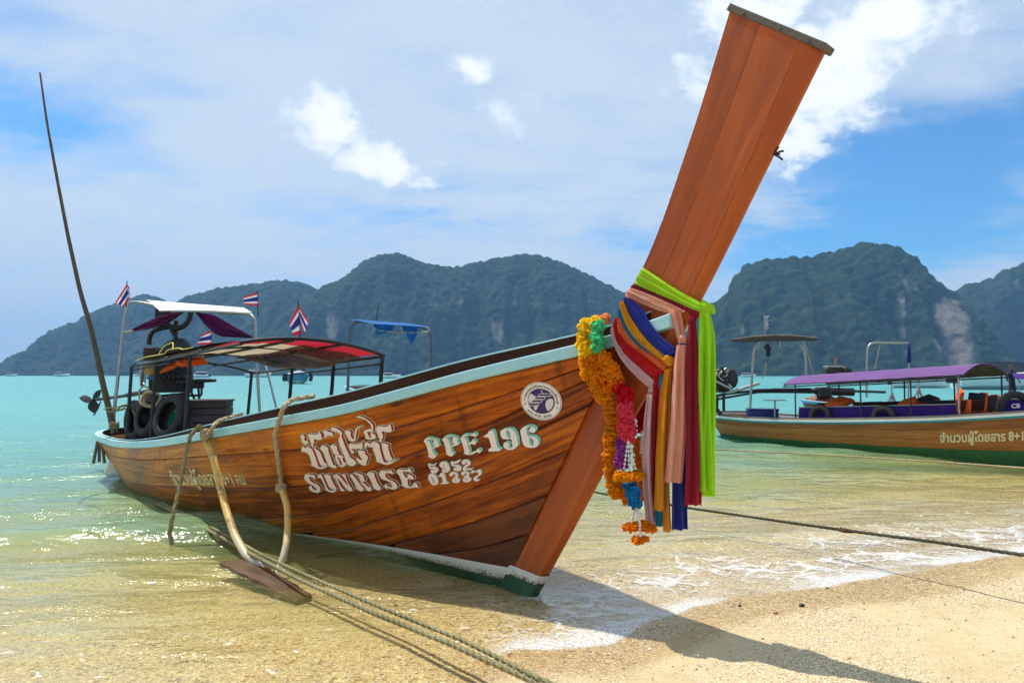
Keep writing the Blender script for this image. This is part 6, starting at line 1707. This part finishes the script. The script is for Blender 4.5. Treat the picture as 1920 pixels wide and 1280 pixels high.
for s in (2.75, 4.25, 5.25, 6.1):
    for n in (.76, -.76):
        mb = MB(); mb.tube([CZ2(s, n, -.03), fr2(s, n, .9), fr2(s, n, .52 + .05 * (s - 2.5))], .016, 6); mb.build('post', M_STEEL if s > 6 and n > 0 else M_BLACKSTEEL, cn2)
for n, s0, s1, top in ((.655, 2.75, 6.0, .25), (-.80, 3.2, 8.2, .30)):
    mb = MB(); mb.grid(np.array([[fr2(s0 + (s1 - s0) * i / 20, n + .012 * math.sin(i * 1.9 + j), .54 + .055 * (s0 + (s1 - s0) * i / 20 - 2.5) + top * j / 4) for j in range(5)] for i in range(21)]), np.array([[(i / 4, j / 8, .6) for j in range(5)] for i in range(21)])); mb.build('side_curtain', C_VIOLET2, cn2, angle=80)
    mb = MB(); mb.tube([fr2(s0 + (s1 - s0) * i / 8, n, .54 + .055 * (s0 + (s1 - s0) * i / 8 - 2.5) + top + .005) for i in range(9)], .012, 6); mb.build('curtain_rail', M_STEEL, cn2)
for k_, s_ in enumerate((3.3, 4.0, 4.7, 5.5, 6.2)):
    mb = MB(); mb.box(fr2(s_, 0, .66 + .05 * (s_ - 3)), (.26, 1.3, .035), Matrix((F2, N2, Vector((0, 0, 1)))).transposed(), .006, .1 * k_); mb.build('bench_seat', M_DARKWOOD, boat2, smooth=False)
    mb = MB(); mb.box(fr2(s_ - .14, .1 * (-1) ** k_, .80 + .05 * (s_ - 3)), (.05, 1.0, .20), Matrix((F2, N2, Vector((0, 0, 1)))).transposed() @ Matrix.Rotation(.15, 3, 'Y'), .012, .1 * k_); mb.build('bench_back', M_RUBBER if k_ % 2 else M_DARKWOOD, boat2, smooth=False)
Rz2 = Matrix((F2, N2, Vector((0, 0, 1)))).transposed()
for k, (u, v, y, w, rot, lab) in enumerate(((1572, 757, 15.4, .42, .3, 'flat orange life jacket at the aft end under the purple roof'), (1700, 757, 14.2, .30, 1.2, 'bright orange life jacket lying on the purple curtain rail'), (1736, 752, 14.6, .34, .5, 'orange and black life jacket in the middle under the purple roof'),
        (1806, 766, 13.2, .28, .1, 'brick red life jacket just right of the white roof post'), (1833, 757, 13.6, .36, .15, 'orange life jacket with dark back seen upright between two posts'), (1856, 760, 13.5, .32, -.2, 'orange life jacket leaning beside the black ring'), (1800, 746, 15.2, .30, .9, 'dull red life jacket on the far side behind the posts'))):
    life_jacket(at_y(u, v, y), w, lab, Rz2 @ Euler((.15 if k > 2 else 1.2, rot * .4, rot)).to_matrix(), k in (2, 4, 5), 'life jackets in the purple roofed boat')
tyre(at_y(1534, 782, 15.3) - N2 * .075, -N2, .25, .08, 'left black tyre hung on the purple side curtain', 'black rings on the purple boat')
tyre(at_y(1653, 784, 14.13) - N2 * .075, -N2, .24, .08, 'right black tyre hung on the purple side curtain', 'black rings on the purple boat')
tr_ = tyre(at_y(1903, 764, 12.6), Vector((-.2, -1, 0)), .27, .14, 'black swim ring with white letters at the right edge', 'black rings on the purple boat')
text_on('CB', [(1896, 765), (1913, 764), (1913, 756), (1896, 757)], lambda u, v, o: at_y(u, v, 12.46), 0, M_WHITE2, [o for o in bpy.data.objects if o.get('label') == 'black swim ring with white letters at the right edge'][0], 'painted_letters', .03)
ck = thing('cooler_box', 'dark blue cooler box on the aft deck of the purple roofed boat', 'cooler', tuple(at_y(1429, 784, 16.9)))
M_BLUEP = solid('cooler_blue', (.012, .02, .16), .45)
mb = MB(); mb.box(at_y(1429, 775, 16.9), (.66, .4, .19), Euler((0, 0, -.2)).to_matrix(), .02); mb.build('body', M_BLUEP, ck, smooth=False)
mb = MB(); mb.box(at_y(1429, 767, 16.9), (.70, .43, .035), Euler((0, 0, -.2)).to_matrix(), .012); mb.build('lid', M_BLUEP, ck, smooth=False)
st_ = thing('deck_stool', 'small metal stool with a flat top beside the blue cooler', 'stool', tuple(at_y(1453, 784, 16.4)))
mb = MB(); mb.box(at_y(1453, 750, 16.4), (.42, .3, .02), None, .006); mb.build('seat', M_STEEL, st_, smooth=False)
mb = MB(); mb.tube([at_y(1453, 750, 16.4), at_y(1453, 766, 16.4), at_y(1453, 784, 16.4)], .02, 8); mb.build('leg', M_STEEL, st_)
aw2 = thing('stern_awning', 'ragged flat awning board on two bent pipes above the purple roofed boat', 'awning', tuple(at_y(1411, 785, 17.0)))
mb = MB(); P = []
for i in range(13):
    f = i / 12; row = []
    for (dy, vz) in ((.25, -2.0), (-.25, 0.0), (-.25, 2.0 + 7 * math.sin(math.pi * f) ** .6), (.25, 3 + 8 * math.sin(math.pi * f) ** .6)):
        row.append(at_y(1371 + 164 * f, 637 - 8 * math.sin(math.pi * f * .9) + vz + rng.uniform(-.7, .7), 17.0 + dy))
    P.append(row)
mb.grid(np.array(P), None, closed_v=True); mb.build('board', wood('old_board', [(.25, (.03, .026, .022)), (.5, (.10, .085, .07)), (.75, (.24, .21, .17))], .85, .15), aw2, smooth=False)
for pts in ([(1405, 783), (1409, 720), (1413, 660), (1416, 643), (1430, 638)], [(1511, 712), (1511, 680), (1508, 655), (1500, 647)], [(1506, 640), (1514, 665), (1525, 703)]):
    mb = MB(); mb.tube(smooth_path([at_y(u, v, 16.8) for u, v in pts], 18), .030 if len(pts) > 3 else .014, 8); mb.build('post', M_STEEL, aw2)
for pts in ([(1438, 645), (1441, 655), (1440, 668)], [(1432, 650), (1438, 656), (1446, 652)]):
    mb = MB(); mb.tube([at_y(u, v, 16.9) for u, v in pts], .05 if pts[0][0] == 1438 else .02, 7); mb.build('hanging_rag', M_RUBBER, aw2)
for pts in ([(1462, 640), (1463, 652), (1460, 652)], [(1424, 642), (1421, 656)], [(1412, 664), (1415, 675), (1410, 682), (1407, 681)], [(1436, 680), (1434, 700), (1429, 708)]):
    mb = MB(); mb.tube([at_y(u, v, 16.75) for u, v in pts] if len(pts) > 2 else [at_y(*pts[0], 16.75), at_y(*pts[1], 16.75)], .012, 5); mb.build('cord', M_ROPE, aw2)
t = thing('small_flag', 'torn faded flag on a thin stick above the ragged awning', 'flag', tuple(at_y(1435, 632, 17)), 'small striped flags')
mb = MB(); mb.tube([at_y(1435, 634, 17), at_y(1434, 610, 17), at_y(1433, 590, 17)], .012, 5); mb.build('flag_pole', M_STEEL, t)
mb = MB(); mb.grid(np.array([[at_y(1434 + (9 - 4 * abs(math.sin(j * 1.3))) * i / 3, 592 + 26 * j / 8, 17 + .03 * math.sin(j + i)) for j in range(9)] for i in range(4)])); mb.build('flag_cloth', cloth('faded_flag', (.24, .26, .42), (.55, .55, .58), .3), t, angle=80)
en2 = thing('longtail_engine', 'dark greasy engine at the stern of the purple roofed boat', 'engine', tuple(at_y(1358, 790, 17.6)))
mb = MB(); mb.ball(at_y(1352, 712, 17.6), .36, .30, .30, 12, 8, None, .10); mb.build('engine_block', M_IRON, en2, angle=20)
mb = MB(); mb.lathe(at_y(1372, 710, 17.4), (.6, -.8, 0), [(0, .06), (.14, .05), (.22, .02), (.24, -.04), (.2, -.08)], 16); mb.build('flywheel', M_IRON, en2)
for k in range(7):
    mb = MB(); q = [(rng.uniform(1338, 1378), rng.uniform(688, 732)) for _ in range(3)]; mb.tube(smooth_path([at_y(*q[0], 17.2), at_y(*q[1], 17.15), at_y(*q[2], 17.2)], 10), rng.uniform(.014, .03), 6); mb.build('hose', M_BLACKSTEEL if k % 3 else M_STEEL, en2)
mb = MB(); mb.tube([at_y(1335, 745, 17.4), at_y(1380, 732, 17.2), at_y(1424, 718, 17.0)], .035, 8); mb.build('tiller', M_STEEL, en2)
mb = MB(); mb.tube([at_y(1335, 742, 17.3), at_y(1420, 731, 17.2), at_y(1520, 729, 17.0)], .030, 8); mb.tube([at_y(1335, 750, 17.3), at_y(1420, 735, 17.2), at_y(1520, 733, 17.0)], .026, 8); mb.build('shaft_tube', M_BLACKSTEEL, en2)
mb = MB(); mb.tube([at_y(1344, 742, 17.5), at_y(1343, 765, 17.5), at_y(1352, 778, 17.5)], .05, 8); mb.tube([at_y(1357, 740, 17.5), at_y(1357, 770, 17.5)], .035, 8); mb.build('pedestal_leg', M_BLACKSTEEL, en2)

# --- the boat behind it: only the stern, engine and a pipe frame show
fr3, F3, N3, O3 = frame2((8.15, 20.4, 0), 50)
boat3 = thing('longtail_boat', 'longtail boat half hidden behind the purple roofed one', 'boat', tuple(O3))
simple_hull(boat3, fr3, 8.2, .8, [(0, .82), (1.5, .70), (4, .72), (6, .8), (8.2, 1.0)], .55, M_BOAT2, .1, 3, False, M_GREEN2, .7, [('rail_blue_strip', solid('rail_blue', (.05, .30, .55), .5), 0, -.03, .03, .02), ('rail_white_strip', M_WHITE2, 0, .031, .06, .0)])
mb = MB(); mb.ball(at_y(1542, 754, 20.2), .42, .35, .22, 12, 7); mb.build('stern_deck', solid('stern_red', (.24, .07, .035), .6), boat3)
en3 = thing('longtail_engine', 'engine with a thick black shaft housing half hidden by the purple roof', 'engine', tuple(at_y(1560, 755, 20.2)))
for (u0, v0, u1, v1, r, nm) in ((1448, 732, 1530, 733, .07, 'shaft_tube'), (1530, 733, 1600, 735, .11, 'gear_housing'), (1596, 733, 1660, 735, .035, 'tiller')):
    mb = MB(); mb.tube([at_y(u0, v0, 20.0), at_y((u0 + u1) / 2, (v0 + v1) / 2, 20.0), at_y(u1, v1, 20.0)], r, 9); mb.build(nm, M_BLACKSTEEL, en3)
mb = MB(); mb.box(at_y(1545, 735, 19.9), (.32, .3, .28), None, .03); mb.build('engine_block', M_IRON, en3, smooth=False)
mb = MB(); mb.box(at_y(1560, 695, 20.1), (.40, .3, .16), None, .03); mb.build('air_box', M_IRON, en3, smooth=False)
mb = MB(); mb.box(at_y(1562, 687, 20.1), (.42, .32, .04), None, .01); mb.build('top_plate', M_STEEL, en3, smooth=False)
mb = MB(); mb.ball(at_y(1585, 695, 20.1), .18, .16, .13, 10, 6); mb.build('filter', M_IRON, en3)
mb = MB(); mb.tube([at_y(1567, 686, 20.1), at_y(1567, 678, 20.1), at_y(1568, 671, 20.1)], .032, 7); mb.build('stack', solid('orange_rust', (.42, .16, .05), .8), en3)
fr_ = thing('pipe_frame', 'pale bent pipe frame with a blue rag above the purple roof', 'frame', tuple(at_y(1626, 740, 20)))
mb = MB(); mb.tube(smooth_path([at_y(1625, 745, 20), at_y(1625, 690, 20), at_y(1626, 655, 20), at_y(1628, 645, 20), at_y(1636, 642, 20), at_y(1670, 643, 20), at_y(1704, 643, 20)], 30), .028, 8); mb.build('pipe', M_STEEL, fr_)
mb = MB(); mb.tube([at_y(1704, 643, 20), at_y(1704, 690, 20), at_y(1703, 745, 20)], .024, 8); mb.build('pipe', M_STEEL, fr_)
mb = MB(); mb.tube([at_y(1650, 647, 20), at_y(1645, 670, 20), at_y(1640, 692, 20)], .010, 5); mb.build('cord', M_ROPE, fr_)
mb = MB(); P = []
for i in range(10):
    a = 2 * math.pi * i / 10; P.append([at_y(1704.5 + (2.2 + 2.5 * f) * math.cos(a) * (1 + .25 * math.sin(3 * a + f * 4)), 643 + 37 * f, 19.95 + .07 * math.sin(a)) for f in np.linspace(0, 1, 8)])
mb.grid(np.array(P), None, closed_u=True); mb.build('rag', cloth('blue_rag', (.015, .04, .24), None, .2), fr_, angle=80)
for k, (u, v, y) in enumerate(((1672, 752, 19.0), (1722, 742, 18.5))):
    mb = MB(); mb.tube([at_y(u, v + 12, y), at_y(u, v - 20, y), at_y(u, v - 36, y)], .02, 6)
    for d in (-1, 1): mb.tube([at_y(u, v - 16, y), at_y(u + d * 6, v, y), at_y(u + d * 9, v + 12, y)], .03, 6)
    tag(mb.build('steel_bracket', M_STEEL), ('left' if k == 0 else 'right') + ' grey metal engine bracket seen under the purple roof', 'bracket', 'engine brackets under the purple roof')

# --- boat with a blue awning behind the main boat
fr4, F4, N4, O4 = frame2((-3.6, 18.2, 0), 46)
boat4 = thing('wooden_boat', 'wooden boat with pale blue rail almost hidden behind the beached boat', 'boat', tuple(O4))
simple_hull(boat4, fr4, 5.6, .75, [(0, 1.22), (1.5, 1.0), (3, .95), (5.6, 1.1)], .5, M_BOAT2, .1, 3, False, M_GREEN2, .8, [('rail', M_RAIL, 0, .0, .05, .02)])
a4 = thing('blue_awning', 'small bright blue tarpaulin awning on a pipe frame behind the beached boat', 'awning', tuple(at_y(655, 760, 17)))
for pts, r in (([(650, 790), (653, 700), (655, 625), (656, 608), (664, 602), (700, 604), (760, 609), (800, 614), (808, 622), (809, 700), (808, 760)], .034), ([(697, 605), (701, 615), (712, 620), (760, 623), (803, 623), (806, 618), (798, 612)], .022), ([(752, 610), (755, 622)], .02)):
    mb = MB(); mb.tube(smooth_path([at_y(u, v, 17.0 - (.3 if r < .03 else 0)) for u, v in pts], 50 if len(pts) > 3 else 4), r, 8); mb.build('pipe', M_STEEL if r < .03 else solid('dark_pipe', (.10, .12, .15), .5, .5), a4)
C_BLUE = cloth('blue_tarp', (.03, .19, .56), (.02, .13, .42), .35)
for q in ([(655, 598), (770, 606), (806, 613), (700, 607)], [(700, 604), (740, 609), (735, 621), (705, 629)], [(752, 609), (784, 612), (781, 628), (772, 647)]):
    mb = MB(); a, b, c, d = [np.array(z, float) for z in q]
    mb.grid(np.array([[at_y(*((a * (1 - i / 8) + b * i / 8) * (1 - j / 6) + (d * (1 - i / 8) + c * i / 8) * j / 6), 17.0 - (.55 * j / 6 if q[0][0] == 655 else .3) + .03 * math.sin(i * 1.3 + j)) for j in range(7)] for i in range(9)]), np.array([[(i / 8, j / 6, 0) for j in range(7)] for i in range(9)]))
    mb.build('tarpaulin', C_BLUE, a4, angle=80)
mb = MB(); mb.tube([at_y(706, 602, 17), at_y(707, 590, 17), at_y(709, 574, 17)], .012, 5); mb.build('aerial', M_BLACKSTEEL, a4)

# --- motor boats out on the bay
M_GEL, M_GLASS, M_BLUEHULL, M_BOTG = solid('gelcoat', (.80, .80, .80), .35, 0, .4, .03, 4), solid('tinted_glass', (.03, .04, .05), .15, 0, .6), solid('blue_hull', (.015, .16, .28), .35), solid('pale_green_keel', (.30, .46, .34), .5)
def motor_boat(c, ang, L, label, hullm=M_GEL, roof=True, fenders=0, group='motor boats on the bay', roofm=None):
    fr, F, N, O = frame2(tuple(c), ang); t = thing('motor_boat', label, 'boat', tuple(c), group); w = L * .17
    def sec(s):
        f = s / L; b = w * (1 - max(0, (f - .5) / .5) ** 2.2); return b, L * (.13 + .05 * f), L * (.055 + .03 * f)
    rows = np.linspace(0, L, 13)
    for nm, m, pr in (('keel', M_BOTG if hullm is M_BLUEHULL else M_GEL, lambda s: [(0, -.05 * L), (sec(s)[0] * .8, sec(s)[2] * .6)]), ('hull_side', hullm, lambda s: [(sec(s)[0] * .8, sec(s)[2] * .6), (sec(s)[0], sec(s)[1] * .85)]), ('deck', M_GEL, lambda s: [(sec(s)[0] * 1.01, sec(s)[1] * .85), (sec(s)[0] * .98, sec(s)[1]), (sec(s)[0] * .6, sec(s)[1] * 1.06), (0, sec(s)[1] * 1.08)])):
        for sg in (1, -1):
            mb = MB(); mb.grid(np.array([[fr(s + (.03 * L * z / (.15 * L) if s == L else 0), n * sg, z) for n, z in pr(s)] for s in rows])); mb.build(nm, m, t, angle=40)
    mb = MB(); q = [fr(0, n, z) for n, z in ((-w, sec(0)[1]), (w, sec(0)[1]), (w * .8, .02 * L), (0, -.05 * L), (-w * .8, .02 * L))]; b0 = [mb.vert(v) for v in q]; mb.f.append(tuple(b0)); mb.build('transom', hullm, t)
    z0, z1 = L * .155, L * (.215 if roofm else .26)
    mb = MB(); mb.grid(np.array([[fr(s, n, z0), fr(s2, n * .82, z1)] for s, s2, n in ((L * .2, L * .22, w * .8), (L * .62, L * .52, w * .7), (L * .70, L * .56, 0), (L * .62, L * .52, -w * .7), (L * .2, L * .22, -w * .8))])); mb.build('windshield', M_GLASS, t)
    if roof:
        mb = MB(); mb.grid(np.array([[fr(L * .12 + L * .46 * i / 6, w * .85 * (1 - 2 * j / 6), z1 + .012 * L * (1 - (2 * j / 6 - 1) ** 2) + .004 * L) for j in range(7)] for i in range(7)])); mb.grid(np.array([[fr(L * .12 + L * .46 * i / 6, w * .85 * (1 - 2 * j / 6), z1 - .008 * L) for j in range(7)] for i in range(7)]), None, flip=True); mb.build('roof', roofm or M_GEL, t, angle=50)
    for k in range(3):
        mb = MB(); mb.box(fr(-.03 * L, w * .5 * (k - 1), .11 * L), (.05 * L, .03 * L, .10 * L), None, .01); mb.build('outboard_motor', M_BLACKSTEEL, t, smooth=False)
    for k in range(fenders):
        f = (.25, .45, .70)[k % 3] * L; sg = 1 if k < 3 else -1; b = sec(f)[0]
        mb = MB(); mb.tube([fr(f, sg * (b + .02 * L), sec(f)[1] * .95), fr(f, sg * (b + .035 * L), sec(f)[1] * .6), fr(f, sg * (b + .02 * L), sec(f)[1] * .25)], .022 * L, 7); mb.build('fender', M_RUBBER, t)
    return t
motor_boat(at_z(560, 719, 0) + Vector((-1.5, 4, 0)), 72, 11.5, 'white and blue speedboat with black fenders seen under the red canopy', M_BLUEHULL, True, 6)
motor_boat(at_z(1826, 731, 0) + Vector((0, 3, 0)), 14, 11, 'large white motor boat behind the front end of the purple roof', M_GEL, False, 0)
for (u, v, ang, L, lab) in ((12, 705.4, 10, 14, 'tiny white boat at the far left end of the bay'), (104, 705.6, 5, 16, 'tiny white boat below the left headland'), (268, 705.0, 170, 14, 'tiny white boat near the leaning bamboo pole'), (392, 708.0, 175, 12, 'small white boat left of the awning posts'), (462, 707.2, 8, 17, 'long white boat moored under the wooded hill'), (716, 709.0, 12, 9, 'small white cruiser right of the canopy post'),
        (742, 708.2, 160, 8, 'low white tender beside the blue awning leg'), (1388, 706.5, 4, 12, 'tiny white boat left of the ragged awning pipe'), (1672, 727.0, 15, 6, 'low white launch seen under the purple roof'), (1765, 715, 170, 9, 'white launch crossing behind the purple roofed boat')):
    motor_boat(at_z(u, v, 0), ang, L, lab, M_GEL, True, 0)
# a person on the large white boat: only head and shoulders stand clear of the awning
def person(c, label):
    t = thing('person', label, 'person', tuple(c)); c = Vector(c); h = 1.7
    me = bpy.data.meshes.new('body'); J = [(0, 0, .92), (0, 0, 1.15), (0, 0, 1.42), (0, 0, 1.52), (0, 0, 1.62), (.18, 0, 1.42), (.26, -.04, 1.15), (.22, -.22, 1.0), (-.18, 0, 1.42), (-.26, -.04, 1.15), (-.22, -.22, 1.0), (.09, 0, .88), (.10, 0, .48), (.10, .02, .06), (-.09, 0, .88), (-.10, 0, .48), (-.10, .02, .06), (.10, -.12, .02), (-.10, -.12, .02)]
    Ed = [(0, 1), (1, 2), (2, 3), (3, 4), (2, 5), (5, 6), (6, 7), (2, 8), (8, 9), (9, 10), (0, 11), (11, 12), (12, 13), (0, 14), (14, 15), (15, 16), (13, 17), (16, 18)]
    R = [.15, .13, .15, .055, .10, .07, .05, .04, .07, .05, .04, .09, .065, .045, .09, .065, .045, .035, .035]
    me.from_pydata([tuple(c + Vector(j)) for j in J], Ed, []); o = bpy.data.objects.new('body', me); link(o, t)
    sk = o.modifiers.new('skin', 'SKIN'); ss = o.modifiers.new('sub', 'SUBSURF'); ss.levels = ss.render_levels = 1
    for i, r in enumerate(R): me.skin_vertices[0].data[i].radius = (r, r * .8)
    me.skin_vertices[0].data[0].use_root = True
    me.materials.append(solid('dark_shirt', (.03, .03, .05), .8))
    mb = MB(); mb.ball(c + Vector((0, 0, 1.66)), .095, .11, .125, 12, 8); mb.ball(c + Vector((0, -.11, 1.65)), .02, .02, .025, 6, 4); mb.build('head', solid('skin_tone', (.20, .10, .06), .6), t)
    mb = MB(); mb.ball(c + Vector((0, .015, 1.71)), .105, .115, .10, 12, 8); mb.build('hair', M_BLACKSTEEL, t)
# another covered boat further right: only its purple roof edge and one man show
fr5, F5, N5, O5 = frame2((20.9, 33.4, 0), 24)
boat5 = thing('longtail_boat', 'covered boat at the right edge of which only a purple roof end shows', 'boat', tuple(O5))
simple_hull(boat5, fr5, 7.5, .8, [(0, .62), (2, .55), (5, .6), (7.5, .8)], .55, M_BOAT2, .1, 3, False, M_GREEN2, .7, [('rail_white_strip', M_WHITE2, 0, .0, .05, .02)])
mb = MB(); mb.grid(np.array([[fr5(1.35 + 4.5 * i / 8, .8 - 1.6 * j / 8, 1.32 + .26 * (1 - (j / 4 - 1) ** 2)) for j in range(9)] for i in range(9)])); mb.build('roof_fabric', C_VIOLET2, boat5)
for s5 in (1.5, 3.6, 5.7):
    for n5 in (.76, -.76):
        mb = MB(); mb.tube([fr5(s5, n5, 1.32), fr5(s5, n5, .95), fr5(s5, n5, .5)], .02, 6); mb.build('post', M_STEEL, boat5)
pp = at_y(1897, 703, 33.0); pp.z = .15
person(pp, 'person in dark clothes standing in the covered boat at the right edge')
